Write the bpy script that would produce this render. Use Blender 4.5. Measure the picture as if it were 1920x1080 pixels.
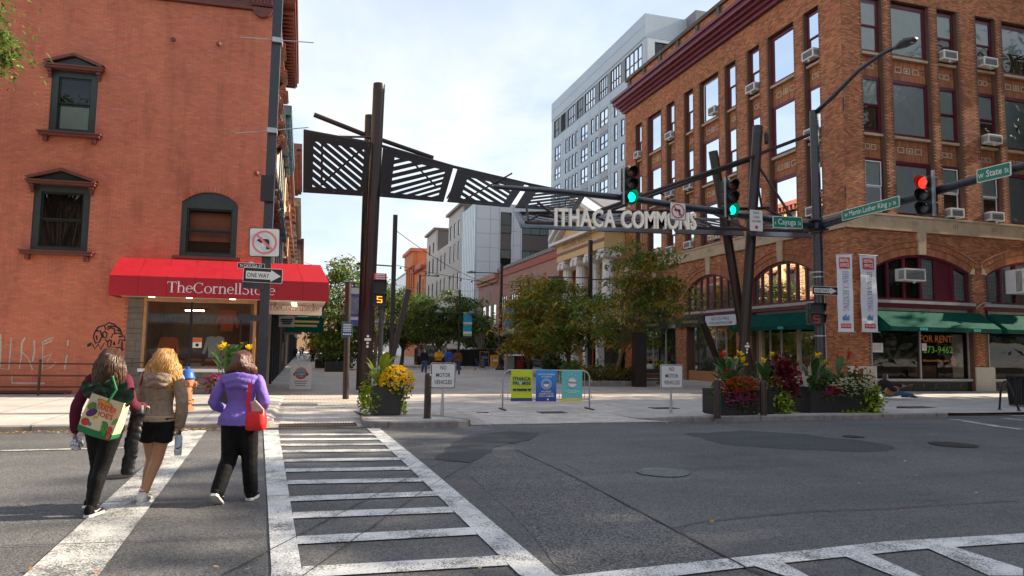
import bpy, bmesh, math, random
import numpy as np
from math import sin, cos, pi, radians, sqrt, atan2
from mathutils import Vector as V, Matrix, Quaternion

for _o in list(bpy.data.objects):
    bpy.data.objects.remove(_o)
SC = bpy.context.scene
COL = SC.collection
rnd = random.Random(7)
npr = np.random.RandomState(11)

# ---------------------------------------------------------------- camera
YAW, PITCH, ROLL, FPX, CH = radians(16.435), radians(5.037), radians(.849), 1319.2, 1.7
_f = V((sin(YAW)*cos(PITCH), cos(YAW)*cos(PITCH), sin(PITCH)))
_r0 = V((cos(YAW), -sin(YAW), 0))
_u0 = _r0.cross(_f)
_r = cos(ROLL)*_r0 + sin(ROLL)*_u0
_u = -sin(ROLL)*_r0 + cos(ROLL)*_u0
CO = V((0, 0, CH))
cam_d = bpy.data.cameras.new('camera')
cam = bpy.data.objects.new('camera', cam_d)
COL.objects.link(cam)
cam_d.sensor_width = 36
cam_d.lens = FPX/1920*36
cam_d.clip_end = 3000
cam_d.clip_start = .05
cam.matrix_world = Matrix(((_r.x, _u.x, -_f.x, CO.x), (_r.y, _u.y, -_f.y, CO.y), (_r.z, _u.z, -_f.z, CO.z), (0, 0, 0, 1)))
SC.camera = cam

# ---------------------------------------------------------------- light
SUN_EL, SUN_SKEW = radians(28), radians(2)          # the sun stands to the right of the camera (+X)
to_sun = V((cos(SUN_SKEW)*cos(SUN_EL), -sin(SUN_SKEW)*cos(SUN_EL), sin(SUN_EL)))
sun_d = bpy.data.lights.new('sun', 'SUN')
sun_d.energy = 5.0
sun_d.angle = radians(.6)
sun_d.color = (1, .86, .66)
sun = bpy.data.objects.new('sun', sun_d)
COL.objects.link(sun)
sun.rotation_euler = to_sun.to_track_quat('Z', 'Y').to_euler()
world = bpy.data.worlds.new('World')
SC.world = world
world.use_nodes = True
wt = world.node_tree
wt.nodes.clear()
def _wn(t, **k):
    n = wt.nodes.new(t)
    for a, b in k.items():
        setattr(n, a, b)
    return n
sky = _wn('ShaderNodeTexSky', sky_type='NISHITA', sun_disc=False, sun_elevation=SUN_EL, sun_rotation=pi/2+SUN_SKEW)
sky.air_density, sky.dust_density, sky.ozone_density = 1.0, 1.6, 1.0
tc = _wn('ShaderNodeTexCoord')
sep = _wn('ShaderNodeSeparateXYZ')
wt.links.new(tc.outputs['Generated'], sep.inputs[0])
def _wm(op, a, b=None, c=None):
    n = _wn('ShaderNodeMath', operation=op)
    for i, x in enumerate((a, b, c)):
        if x is None: continue
        if isinstance(x, (int, float)): n.inputs[i].default_value = x
        else: wt.links.new(x, n.inputs[i])
    return n.outputs[0]
zz = _wm('ADD', _wm('MAXIMUM', sep.outputs[2], 0.0), .12)
cmb = _wn('ShaderNodeCombineXYZ')
wt.links.new(_wm('DIVIDE', sep.outputs[0], zz), cmb.inputs[0])
wt.links.new(_wm('DIVIDE', sep.outputs[1], zz), cmb.inputs[1])
def _wnoise(scale, detail, rough, sx=1, off=0):
    mp = _wn('ShaderNodeMapping')
    mp.inputs['Scale'].default_value = (sx, 1, 1)
    mp.inputs['Rotation'].default_value = (0, 0, radians(35))
    mp.inputs['Location'].default_value = (off, off*.7, 0)
    wt.links.new(cmb.outputs[0], mp.inputs[0])
    n = _wn('ShaderNodeTexNoise')
    n.inputs['Scale'].default_value = scale
    n.inputs['Detail'].default_value = detail
    n.inputs['Roughness'].default_value = rough
    n.inputs['Distortion'].default_value = .25
    wt.links.new(mp.outputs[0], n.inputs[0])
    return n.outputs[0]
def _wramp(x, p0, p1):
    n = _wn('ShaderNodeMapRange')
    n.inputs[1].default_value, n.inputs[2].default_value = p0, p1
    n.interpolation_type = 'SMOOTHSTEP'
    wt.links.new(x, n.inputs[0])
    return n.outputs[0]
cum = _wramp(_wnoise(.62, 7, .58, 1, 3.1), .40, .60)
cir = _wramp(_wnoise(.5, 5, .6, 2.6, 8.3), .34, .74)
low = _wramp(sep.outputs[2], .62, .10)               # more cloud towards the horizon
cover = _wm('MINIMUM', _wm('ADD', _wm('MULTIPLY', cum, _wm('MULTIPLY_ADD', low, .62, .16)), _wm('MULTIPLY_ADD', cir, .40, .20)), .97)
shade = _wramp(_wnoise(1.3, 6, .6, 1, 5.0), .3, .72)
ccol = _wn('ShaderNodeMix', data_type='RGBA')
wt.links.new(shade, ccol.inputs[0])
CLOUD = 4.7
ccol.inputs[6].default_value = (CLOUD*.80, CLOUD*.89, CLOUD*.97, 1)
ccol.inputs[7].default_value = (CLOUD*.95, CLOUD*.98, CLOUD*1.0, 1)
smix = _wn('ShaderNodeMix', data_type='RGBA')
wt.links.new(cover, smix.inputs[0])
wt.links.new(sky.outputs[0], smix.inputs[6])
wt.links.new(ccol.outputs[2], smix.inputs[7])
bg = _wn('ShaderNodeBackground')
bg.inputs[1].default_value = .10
wt.links.new(smix.outputs[2], bg.inputs[0])
wo = _wn('ShaderNodeOutputWorld')
wt.links.new(bg.outputs[0], wo.inputs[0])
SC.view_settings.view_transform = 'Standard'
SC.view_settings.look = 'None'
SC.view_settings.gamma = 1
SC.view_settings.use_curve_mapping = False
SC.view_settings.exposure = 1.32
SC.render.engine = 'CYCLES'
SC.cycles.max_bounces = 6
SC.cycles.transparent_max_bounces = 24
SC.cycles.caustics_reflective = SC.cycles.caustics_refractive = False
SC.cycles.sample_clamp_indirect = 6
SC.cycles.use_denoising = True

# ---------------------------------------------------------------- picking real points from the fitted camera
def ray(x, y): return _f + _r*((x-960)/FPX) - _u*((y-540)/FPX)
def G(x, y, z=0.0):
    d = ray(x, y); return CO + d*((z-CH)/d.z)
def PY(x, y, Y):
    d = ray(x, y); return CO + d*(Y/d.y)
def PX(x, y, X):
    d = ray(x, y); return CO + d*(X/d.x)
def proj(p):
    q = V(p)-CO; z = q.dot(_f)
    return (960+FPX*q.dot(_r)/z, 540-FPX*q.dot(_u)/z)

# ---------------------------------------------------------------- materials
MATS = {}
def nt_of(name):
    m = bpy.data.materials.new(name); m.use_nodes = True
    t = m.node_tree; t.nodes.clear()
    out = t.nodes.new('ShaderNodeOutputMaterial')
    return m, t, out
def nd(t, typ, ins=None, **k):
    n = t.nodes.new(typ)
    for a, b in k.items(): setattr(n, a, b)
    for a, b in (ins or {}).items():
        s = n.inputs[a]
        if hasattr(b, 'is_output') or isinstance(b, bpy.types.NodeSocket): t.links.new(b, s)
        else: s.default_value = b
    return n
def c4(c): return (c[0], c[1], c[2], 1)
def mixc(t, fac, a, b, blend='MIX'):
    n = nd(t, 'ShaderNodeMix', data_type='RGBA', blend_type=blend)
    for i, x in ((0, fac), (6, a), (7, b)):
        if isinstance(x, bpy.types.NodeSocket): t.links.new(x, n.inputs[i])
        else: n.inputs[i].default_value = x if i == 0 else c4(x)
    return n.outputs[2]
def ramp(t, x, a, b, lo=0., hi=1.):
    n = nd(t, 'ShaderNodeMapRange', {0: x, 1: a, 2: b, 3: lo, 4: hi}); return n.outputs[0]
def pos(t): return nd(t, 'ShaderNodeNewGeometry').outputs['Position']
def noise(t, vec, scale, detail=4, rough=.55, dist=0.):
    return nd(t, 'ShaderNodeTexNoise', {'Vector': vec, 'Scale': scale, 'Detail': detail, 'Roughness': rough, 'Distortion': dist}).outputs[0]
def hsv_island(t, col, dv=.2, dh=.02, obj=False):
    g = nd(t, 'ShaderNodeNewGeometry')
    r = g.outputs['Random Per Island']
    if obj:
        r = nd(t, 'ShaderNodeMath', {0: r, 1: nd(t, 'ShaderNodeObjectInfo').outputs['Random']}, operation='ADD').outputs[0]
        r = nd(t, 'ShaderNodeMath', {0: r}, operation='FRACT').outputs[0]
    w = nd(t, 'ShaderNodeTexWhiteNoise', {'W': r}, noise_dimensions='1D')
    h = nd(t, 'ShaderNodeHueSaturation', {'Hue': ramp(t, w.outputs[0], 0, 1, .5-dh, .5+dh), 'Value': ramp(t, r, 0, 1, 1-dv, 1+dv), 'Color': col if isinstance(col, bpy.types.NodeSocket) else c4(col)})
    return h.outputs[0]
def mat(name, col=(.5, .5, .5), rough=.6, metal=0., var=.12, scale=3., bump=0., bscale=30., island=0., hue=.015, spec=.5, emit=None, dirt=0., coat=0., obj=False):
    if name in MATS: return MATS[name]
    m, t, out = nt_of(name)
    P = pos(t)
    base = hsv_island(t, col, island, hue, obj) if island else None
    c = base if base else nd(t, 'ShaderNodeRGB').outputs[0]
    if not base: c.default_value = c4(col)
    if var:
        n = noise(t, P, scale, 5, .6)
        n2 = noise(t, P, scale*9, 3, .6)
        v = ramp(t, n, .25, .75, 1-var, 1+var)
        v2 = ramp(t, n2, .25, .75, 1-var*.5, 1+var*.5)
        vv = nd(t, 'ShaderNodeMath', {0: v, 1: v2}, operation='MULTIPLY').outputs[0]
        c = nd(t, 'ShaderNodeVectorMath', {0: c, 'Scale': vv}, operation='SCALE').outputs[0]
    if dirt:
        n = ramp(t, noise(t, P, 1.7, 6, .7), .5, .8, 0, dirt)
        c = mixc(t, n, c, (.06, .05, .04))
    b = nd(t, 'ShaderNodeBsdfPrincipled', {'Base Color': c, 'Roughness': rough, 'Metallic': metal, 'Specular IOR Level': spec, 'Coat Weight': coat})
    if var:
        t.links.new(ramp(t, noise(t, P, scale*4, 3), .3, .7, max(rough-.08, .02), min(rough+.08, 1)), b.inputs['Roughness'])
    if emit:
        b.inputs['Emission Color'].default_value = c4(emit[0]); b.inputs['Emission Strength'].default_value = emit[1]
    if bump:
        bp = nd(t, 'ShaderNodeBump', {'Strength': bump, 'Distance': .02, 'Height': noise(t, P, bscale, 5, .65)})
        t.links.new(bp.outputs[0], b.inputs['Normal'])
    t.links.new(b.outputs[0], out.inputs[0])
    MATS[name] = m
    return m
def glass(name, tint=(.75, .8, .8), refl=1.0, rough=.015):
    """a real pane: lets light through and mirrors by angle"""
    if name in MATS: return MATS[name]
    m, t, out = nt_of(name)
    fr = nd(t, 'ShaderNodeFresnel', {'IOR': 1.55})
    P = pos(t)
    bp = nd(t, 'ShaderNodeBump', {'Strength': .012, 'Distance': .05, 'Height': noise(t, P, 1.3, 2)})
    gl = nd(t, 'ShaderNodeBsdfGlossy', {'Roughness': rough, 'Color': (1, 1, 1, 1), 'Normal': bp.outputs[0]})
    tr = nd(t, 'ShaderNodeBsdfTransparent', {'Color': c4(tint)})
    f2 = nd(t, 'ShaderNodeMath', {0: fr.outputs[0], 1: refl}, operation='MULTIPLY', use_clamp=True)
    mx = nd(t, 'ShaderNodeMixShader', {0: f2.outputs[0], 1: tr.outputs[0], 2: gl.outputs[0]})
    t.links.new(mx.outputs[0], out.inputs[0])
    MATS[name] = m
    return m
def leafmat(name, col, col2=None, f=.25, dv=.35, dh=.03, trans=.35, rough=.5, cscale=.7):
    if name in MATS: return MATS[name]
    m, t, out = nt_of(name)
    c = hsv_island(t, col, dv, dh)
    if col2:
        k = ramp(t, noise(t, pos(t), cscale, 3, .6), .72-f, .80-f*.7, 0, 1)
        w = nd(t, 'ShaderNodeTexWhiteNoise', {'W': nd(t, 'ShaderNodeNewGeometry').outputs['Random Per Island']}, noise_dimensions='1D').outputs[0]
        k = nd(t, 'ShaderNodeMath', {0: k, 1: w}, operation='MULTIPLY').outputs[0]
        c = mixc(t, k, c, hsv_island(t, col2, dv, dh))
    b = nd(t, 'ShaderNodeBsdfPrincipled', {'Base Color': c, 'Roughness': rough, 'Specular IOR Level': .3})
    tl = nd(t, 'ShaderNodeBsdfTranslucent', {'Color': c})
    mx = nd(t, 'ShaderNodeMixShader', {0: trans, 1: b.outputs[0], 2: tl.outputs[0]})
    t.links.new(mx.outputs[0], out.inputs[0])
    MATS[name] = m
    return m

# ---------------------------------------------------------------- mesh building
class M:
    def __init__(s): s.v = []; s.f = []; s.mi = []
    def add(s, vs, fs, mi=0):
        b = len(s.v)
        s.v += [tuple(p) for p in vs]
        s.f += [tuple(i+b for i in f) for f in fs]
        s.mi += [mi]*len(fs)
        return s
    def box(s, x0, x1, y0, y1, z0, z1, mi=0):
        return s.add([(x0, y0, z0), (x1, y0, z0), (x1, y1, z0), (x0, y1, z0), (x0, y0, z1), (x1, y0, z1), (x1, y1, z1), (x0, y1, z1)],
                     [(0, 3, 2, 1), (4, 5, 6, 7), (0, 1, 5, 4), (1, 2, 6, 5), (2, 3, 7, 6), (3, 0, 4, 7)], mi)
    def obox(s, c, u, v, w, mi=0):
        c, u, v, w = V(c), V(u), V(v), V(w)
        return s.add([c-u-v-w, c+u-v-w, c+u+v-w, c-u+v-w, c-u-v+w, c+u-v+w, c+u+v+w, c-u+v+w],
                     [(0, 3, 2, 1), (4, 5, 6, 7), (0, 1, 5, 4), (1, 2, 6, 5), (2, 3, 7, 6), (3, 0, 4, 7)], mi)
    def bar(s, p, q, w, h, up=(0, 0, 1), mi=0):
        p, q = V(p), V(q); d = (q-p); a = d.normalized()
        u = V(up)
        if abs(a.dot(u)) > .99: u = V((0, 1, 0))
        sd = a.cross(u).normalized(); uu = sd.cross(a)
        return s.obox((p+q)/2, d/2, sd*(w/2), uu*(h/2), mi)
    def loft(s, rings, cap=True, mi=0, closed=True):
        n = len(rings[0]); b = len(s.v); k = 0
        for r in rings: s.v += [tuple(p) for p in r]
        for i in range(len(rings)-1):
            for j in range(n if closed else n-1):
                j2 = (j+1) % n
                s.f.append((b+i*n+j, b+i*n+j2, b+(i+1)*n+j2, b+(i+1)*n+j)); s.mi.append(mi)
        if cap and closed:
            s.f.append(tuple(b+j for j in reversed(range(n)))); s.mi.append(mi)
            e = b+(len(rings)-1)*n
            s.f.append(tuple(e+j for j in range(n))); s.mi.append(mi)
        return s
    def tube(s, p, q, r, r2=None, n=10, mi=0, cap=True):
        return s.path([p, q], [r, r if r2 is None else r2], n, mi, cap)
    def path(s, pts, rad, n=8, mi=0, cap=True, sq=1.0):
        pts = [V(p) for p in pts]
        if not hasattr(rad, '__len__'): rad = [rad]*len(pts)
        rings = []; ref = None
        for i, p in enumerate(pts):
            a = pts[max(i-1, 0)]; c = pts[min(i+1, len(pts)-1)]
            t = (c-a).normalized()
            if ref is None:
                ref = V((0, 0, 1)) if abs(t.z) < .95 else V((0, 1, 0))
            u = (ref - t*ref.dot(t)).normalized(); w = t.cross(u); ref = u
            rings.append([p + u*(rad[i]*cos(2*pi*k/n+pi/n)) + w*(rad[i]*sq*sin(2*pi*k/n+pi/n)) for k in range(n)])
        return s.loft(rings, cap, mi)
    def prism(s, poly, vec, mi=0):
        n = len(poly); vec = V(vec)
        vs = [V(p) for p in poly]; vs += [p+vec for p in vs]
        fs = [tuple(reversed(range(n))), tuple(range(n, 2*n))] + [(i, (i+1) % n, n+(i+1) % n, n+i) for i in range(n)]
        return s.add(vs, fs, mi)
    def poly(s, pts, mi=0): return s.add(pts, [tuple(range(len(pts)))], mi)
    def lathe(s, prof, c=(0, 0, 0), n=16, mi=0, sx=1., sy=1.):
        c = V(c)
        return s.loft([[c+V((r*sx*cos(2*pi*k/n), r*sy*sin(2*pi*k/n), z)) for k in range(n)] for r, z in prof], True, mi)
    def ball(s, c, rx, ry=None, rz=None, n=12, m=8, mi=0):
        ry = rx if ry is None else ry; rz = rx if rz is None else rz
        return s.lathe([(max(sin(pi*i/m), .02), -cos(pi*i/m)*rz) for i in range(m+1)], c, n, mi, rx, ry)
    def disc(s, c, r, u, v, n=16, mi=0, r0=0.):
        c, u, v = V(c), V(u), V(v)
        P = [c+u*(r*cos(2*pi*k/n))+v*(r*sin(2*pi*k/n)) for k in range(n)]
        if r0:
            Q = [c+u*(r0*cos(2*pi*k/n))+v*(r0*sin(2*pi*k/n)) for k in range(n)]
            return s.add(Q+P, [(k, n+k, n+(k+1) % n, (k+1) % n) for k in range(n)], mi)
        return s.add(P, [tuple(range(n))], mi)
    def xf(s, fn):
        s.v = [tuple(fn(V(p))) for p in s.v]; return s
def root_loc(p):
    while p.parent: p = p.parent
    return p.location.copy()
def tag(o, label=None, cat=None, group=None, kind=None):
    if label: o['label'] = label
    if cat: o['category'] = cat
    if group: o['group'] = group
    if kind: o['kind'] = kind
    return o
def thing(name, loc, label, cat, group=None):
    o = bpy.data.objects.new(name, None); COL.objects.link(o)
    o.location = loc; o.empty_display_size = .2
    return tag(o, label, cat, group)
def ob(name, m, mats, parent=None, label=None, cat=None, group=None, kind=None, smooth=False, local=False, angle=None):
    """links builder m as ONE mesh object; world-space vertices unless local"""
    me = bpy.data.meshes.new(name)
    vs = np.array(m.v, float).reshape(-1, 3)
    if parent is not None:
        off = np.array(root_loc(parent)) if not local else np.zeros(3)
        loc = V((0, 0, 0))
    else:
        lo, hi = vs.min(0), vs.max(0)
        off = np.array([(lo[0]+hi[0])/2, (lo[1]+hi[1])/2, lo[2]]); loc = V(off)
    me.from_pydata((vs-off).tolist(), [], m.f)
    if not isinstance(mats, (list, tuple)): mats = [mats]
    for x in mats: me.materials.append(x)
    if len(mats) > 1: me.polygons.foreach_set('material_index', m.mi)
    if smooth:
        me.polygons.foreach_set('use_smooth', [True]*len(me.polygons))
        if angle: me.set_sharp_from_angle(angle=radians(angle))
    o = bpy.data.objects.new(name, me); COL.objects.link(o)
    o.location = loc
    if parent is not None: o.parent = parent
    return tag(o, label, cat, group, kind)
def dup(root, loc=None, rotz=None, label=None, scale=None):
    def cp(o, par):
        c = o.copy(); COL.objects.link(c); c.parent = par
        for ch in list(o.children): cp(ch, c)
        return c
    r = cp(root, None)
    if loc is not None: r.location = loc
    if rotz is not None: r.rotation_euler = (0, 0, rotz)
    if scale: r.scale = (scale,)*3
    if label: r['label'] = label
    return r
def npmesh(name, verts, quads, material, parent=None, nper=4, kind=None, label=None, mi=None, mats2=None):
    me = bpy.data.meshes.new(name)
    verts = np.asarray(verts, np.float32).reshape(-1, 3)
    if parent is not None: verts = verts - np.array(root_loc(parent), np.float32)
    quads = np.asarray(quads, np.int32).reshape(-1, nper)
    me.vertices.add(len(verts)); me.vertices.foreach_set('co', verts.ravel())
    me.loops.add(quads.size); me.loops.foreach_set('vertex_index', quads.ravel())
    me.polygons.add(len(quads))
    me.polygons.foreach_set('loop_start', np.arange(len(quads), dtype=np.int32)*nper)
    me.update(calc_edges=True); me.shade_flat()
    me.materials.append(material)
    for x in (mats2 or []): me.materials.append(x)
    if mi is not None: me.polygons.foreach_set('material_index', np.asarray(mi, np.int32))
    o = bpy.data.objects.new(name, me); COL.objects.link(o)
    if parent is not None: o.parent = parent
    return tag(o, label, None, None, kind)
# text as flat mesh or raised letters
_TX = {}
def txt(s, bold=0., depth=0., res=2):
    key = (s, bold, depth)
    if key in _TX: return _TX[key]
    c = bpy.data.curves.new('t', 'FONT'); c.body = s; c.size = 1; c.offset = bold; c.extrude = depth; c.resolution_u = res
    o = bpy.data.objects.new('t', c); COL.objects.link(o)
    me = bpy.data.meshes.new_from_object(o.evaluated_get(bpy.context.evaluated_depsgraph_get()))
    vs = np.array([v.co[:] for v in me.vertices], float).reshape(-1, 3); fs = [tuple(p.vertices) for p in me.polygons]
    bpy.data.objects.remove(o); bpy.data.curves.remove(c); bpy.data.meshes.remove(me)
    lo, hi = vs.min(0), vs.max(0)
    vs[:, 0] -= (lo[0]+hi[0])/2
    _TX[key] = (vs, fs, hi[0]-lo[0], hi[1])
    return _TX[key]
def text(m, s, o, r, u, w=None, h=None, bold=0., depth=0., eps=.004, mi=0, n=None):
    """puts s into builder m: centred at o (baseline), along r, up u; w = total width, h = cap height"""
    vs, fs, tw, th = txt(s, bold, depth)
    r, u, o = V(r).normalized(), V(u).normalized(), V(o)
    nn = V(n) if n else r.cross(u).normalized()
    hs = (h/.73) if h else None
    ws = (w/tw) if w else hs
    if hs is None: hs = ws
    m.add([o + r*(x*ws) + u*(y*hs) + nn*(eps+z*hs) for x, y, z in vs], fs, mi)
    return m
def wallgrid(m, s0, s1, z0, z1, holes, fn, th=.3):
    """a wall from (s0,z0) to (s1,z1) with rectangular holes; fn maps (s,depth,z) to a point"""
    S = sorted(set([s0, s1]+[a for h in holes for a in h[:2] if s0 < a < s1]))
    Z = sorted(set([z0, z1]+[a for h in holes for a in h[2:4] if z0 < a < z1]))
    for a, b in zip(S, S[1:]):
        c = (a+b)/2; run = None; runs = []
        for p, q in zip(Z, Z[1:]):
            d = (p+q)/2
            if any(h[0] < c < h[1] and h[2] < d < h[3] for h in holes):
                run = None
            elif run is None: run = [p, q]; runs.append(run)
            else: run[1] = q
        for p, q in runs:
            P = [fn(a, 0, p), fn(b, 0, p), fn(b, 0, q), fn(a, 0, q), fn(a, th, p), fn(b, th, p), fn(b, th, q), fn(a, th, q)]
            m.add(P, [(0, 1, 2, 3), (4, 7, 6, 5), (0, 4, 5, 1), (1, 5, 6, 2), (2, 6, 7, 3), (3, 7, 4, 0)])
    return m
UNITB = None
def bricks(parent, fn, s0, s1, z0, z1, bl, bh, skip, material, deep=.006, joint=.009, near=150, name='brick', soldier=False, edge=None):
    """bricks laid in running bond on a wall: the nearest ones as objects, the rest one joined part"""
    global UNITB
    if UNITB is None:
        b = M().box(-.5, .5, 0, 1, -.5, .5)
        UNITB = bpy.data.meshes.new('brick'); UNITB.from_pydata(b.v, [], b.f)
    key = 'unit_'+material.name
    um = bpy.data.meshes.get(key)
    if um is None:
        um = UNITB.copy(); um.name = key; um.materials.append(material)
    L = []
    rows = int((z1-z0)/bh)
    for i in range(rows):
        z = z0+(i+.5)*bh; off = (i % 2)*bl/2
        a = s0-off
        while a < s1-.02:
            x0, x1 = max(a, s0), min(a+bl, s1)
            a += bl
            if x1-x0 < bl*.3: continue
            c = (x0+x1)/2
            if skip(c, z, (x1-x0)/2): continue
            L.append((c, z, x1-x0-joint))
    if not L: return
    A = np.array(L)
    jit = npr.uniform(-1, 1, len(A))*min(.0012, deep*.12)
    O = fn(0, 0, 0); ex = fn(1, 0, 0)-O; ey = fn(0, 1, 0)-O; ez = fn(0, 0, 1)-O
    P = np.array(O)[None]+A[:, :1]*np.array(ex)[None]+A[:, 1:2]*np.array(ez)[None]
    d = np.linalg.norm(P-np.array(CO)[None], axis=1)
    order = np.argsort(d)
    nearset = order[:near]; far = order[near:]
    cx = np.array([[-.5, -1, -.5], [.5, -1, -.5], [.5, -1, .5], [-.5, -1, .5], [-.5, 0, -.5], [.5, 0, -.5], [.5, 0, .5], [-.5, 0, .5]])
    B = A[far]; dj = deep+jit[far]
    loc = cx[None]*np.stack([B[:, 2], dj, np.full(len(B), bh-joint)], 1)[:, None, :]
    loc[:, :, 0] += B[:, None, 0]; loc[:, :, 2] += B[:, None, 1]
    R = np.array([list(ex), list(ey), list(ez)])
    W = loc@R+np.array(O)[None, None]
    q = np.array([[0, 1, 2, 3], [0, 4, 5, 1], [1, 5, 6, 2], [2, 6, 7, 3], [3, 7, 4, 0]])
    Q = (np.arange(len(B))*8)[:, None, None]+q[None]
    npmesh(name+'_courses', W, Q, material, parent, kind='stuff')
    rot = Matrix((ex, ey, ez)).transposed().to_4x4()
    rl = root_loc(parent)
    for k in nearset:
        o = bpy.data.objects.new(name, um); COL.objects.link(o); o.parent = parent
        o.matrix_local = Matrix.Translation(V(P[k])-rl) @ rot @ Matrix.Diagonal((A[k, 2], -(deep+jit[k]), bh-joint, 1))
# ---------------------------------------------------------------- ground materials
def asphalt(name, col, grain=.5, var=.25, rough=.85):
    m, t, out = nt_of(name); P = pos(t)
    big = ramp(t, noise(t, P, .35, 5, .6), .3, .7, 1-var, 1+var)
    st = nd(t, 'ShaderNodeMapping', {'Vector': P, 'Scale': (.12, 1.1, 1)})
    streak = ramp(t, noise(t, st.outputs[0], 1.2, 4, .6), .3, .7, .88, 1.12)
    fine = noise(t, P, 95, 3, .75)
    vo = nd(t, 'ShaderNodeTexVoronoi', {'Vector': P, 'Scale': 70})
    agg = ramp(t, vo.outputs['Color'], .1, .9, 1-grain, 1+grain)
    f = ramp(t, fine, .3, .7, 1-grain*.7, 1+grain*.7)
    k = nd(t, 'ShaderNodeMath', {0: big, 1: f}, operation='MULTIPLY').outputs[0]
    k = nd(t, 'ShaderNodeMath', {0: k, 1: agg}, operation='MULTIPLY').outputs[0]
    k = nd(t, 'ShaderNodeMath', {0: k, 1: streak}, operation='MULTIPLY').outputs[0]
    c = nd(t, 'ShaderNodeVectorMath', {0: (col[0], col[1], col[2]), 'Scale': k}, operation='SCALE').outputs[0]
    oil = ramp(t, noise(t, P, 2.6, 4, .55, .6), .66, .74, 0, .45); c = mixc(t, oil, c, (.03, .03, .031))
    pale = ramp(t, noise(t, st.outputs[0], .8, 5, .7), .55, .75, 0, .4); c = mixc(t, pale, c, nd(t, 'ShaderNodeVectorMath', {0: c, 1: (1.5, 1.46, 1.42)}, operation='MULTIPLY').outputs[0])
    b = nd(t, 'ShaderNodeBsdfPrincipled', {'Base Color': c, 'Roughness': rough, 'Specular IOR Level': .35})
    h = nd(t, 'ShaderNodeMath', {0: fine, 1: vo.outputs['Distance']}, operation='ADD').outputs[0]
    bp = nd(t, 'ShaderNodeBump', {'Strength': .35, 'Distance': .012, 'Height': h})
    t.links.new(bp.outputs[0], b.inputs['Normal']); t.links.new(b.outputs[0], out.inputs[0])
    MATS[name] = m; return m
def roadpaint(name, col=(.72, .72, .70), wear=.5):
    m, t, out = nt_of(name); P = pos(t)
    n1 = noise(t, P, 2.2, 5, .7); n2 = noise(t, P, 60, 4, .8)
    s = nd(t, 'ShaderNodeMath', {0: ramp(t, n1, 0, 1, -.28, .28), 1: n2}, operation='ADD').outputs[0]
    k = ramp(t, s, wear, wear+.1, 0, 1)
    tone = ramp(t, noise(t, P, 4, 4, .6), .3, .7, .8, 1.05)
    pc = nd(t, 'ShaderNodeVectorMath', {0: col, 'Scale': tone}, operation='SCALE').outputs[0]
    c = mixc(t, k, pc, (.1, .1, .1))
    b = nd(t, 'ShaderNodeBsdfPrincipled', {'Base Color': c, 'Roughness': .7, 'Specular IOR Level': .3})
    bp = nd(t, 'ShaderNodeBump', {'Strength': .25, 'Distance': .01, 'Height': n2})
    t.links.new(bp.outputs[0], b.inputs['Normal']); t.links.new(b.outputs[0], out.inputs[0])
    MATS[name] = m; return m
def paver(name, col, bw=.24, bh=.12, mort=.3, var=.25, island=0.):
    m, t, out = nt_of(name); P = pos(t)
    br = nd(t, 'ShaderNodeTexBrick', {'Vector': P, 'Color1': c4([x*(1+var*.5) for x in col]), 'Color2': c4([x*(1-var*.6) for x in col]), 'Mortar': c4([x*mort for x in col]), 'Scale': 1., 'Mortar Size': .006, 'Mortar Smooth': .3, 'Bias': 0., 'Brick Width': bw, 'Row Height': bh})
    br.offset = .5
    st = ramp(t, noise(t, P, .45, 6, .65), .3, .72, .74, 1.14)
    c = nd(t, 'ShaderNodeVectorMath', {0: br.outputs[0], 'Scale': st}, operation='SCALE').outputs[0]
    pk = ramp(t, noise(t, P, .16, 3), .5, .62, 0, .4)
    c = mixc(t, pk, c, nd(t, 'ShaderNodeVectorMath', {0: c, 1: (1.12, .92, .84)}, operation='MULTIPLY').outputs[0])
    spots = ramp(t, noise(t, P, 9, 3, .7), .66, .72, 0, .45)
    c = mixc(t, spots, c, (.12, .115, .11))
    b = nd(t, 'ShaderNodeBsdfPrincipled', {'Base Color': c, 'Roughness': .75, 'Specular IOR Level': .35})
    hh = nd(t, 'ShaderNodeMath', {0: br.outputs['Fac'], 1: -1.}, operation='MULTIPLY').outputs[0]
    bp = nd(t, 'ShaderNodeBump', {'Strength': .5, 'Distance': .01, 'Height': hh})
    t.links.new(bp.outputs[0], b.inputs['Normal']); t.links.new(b.outputs[0], out.inputs[0])
    MATS[name] = m; return m
m_asph = asphalt('asphalt', (.118, .116, .116))
m_patch = asphalt('asphalt_new', (.062, .064, .068), .35, .12)
m_rough = asphalt('asphalt_coarse', (.12, .118, .115), .8, .2)
m_paint = roadpaint('road_paint')
m_paint2 = roadpaint('road_paint_worn', (.62, .61, .58), .47)
m_paver = paver('plaza_paver', (.55, .495, .445))
m_pavp = mat('paver_stone', (.55, .50, .455), .75, var=.16, scale=2, island=.16, hue=.01, obj=True)
m_conc = mat('sidewalk_concrete', (.46, .43, .40), .8, var=.2, scale=.9, bump=.15, bscale=40, dirt=.25)
m_gran = mat('granite_kerb', (.25, .225, .205), .8, var=.3, scale=6, bump=.5, bscale=45, island=.12)
m_crack = mat('crack_seal', (.018, .018, .019), .6, var=.1)
m_iron = mat('rusty_iron', (.085, .05, .038), .75, var=.35, scale=8, bump=.3, bscale=60)
m_miron = mat('manhole_iron', (.23, .24, .25), .5, metal=.3, var=.2, scale=10)

# ---------------------------------------------------------------- ground
def sheet(name, pts, z, m, lab=None):
    return ob(name, M().poly([(p[0], p[1], z) for p in pts]), m, kind='structure')
sheet('ground', [(-700, -500), (700, -500), (700, 900), (-700, 900)], -.03, m_conc)
sheet('road', [(-120, -70), (150, -70), (150, 15.62), (-120, 15.62)], 0, m_asph)
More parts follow.
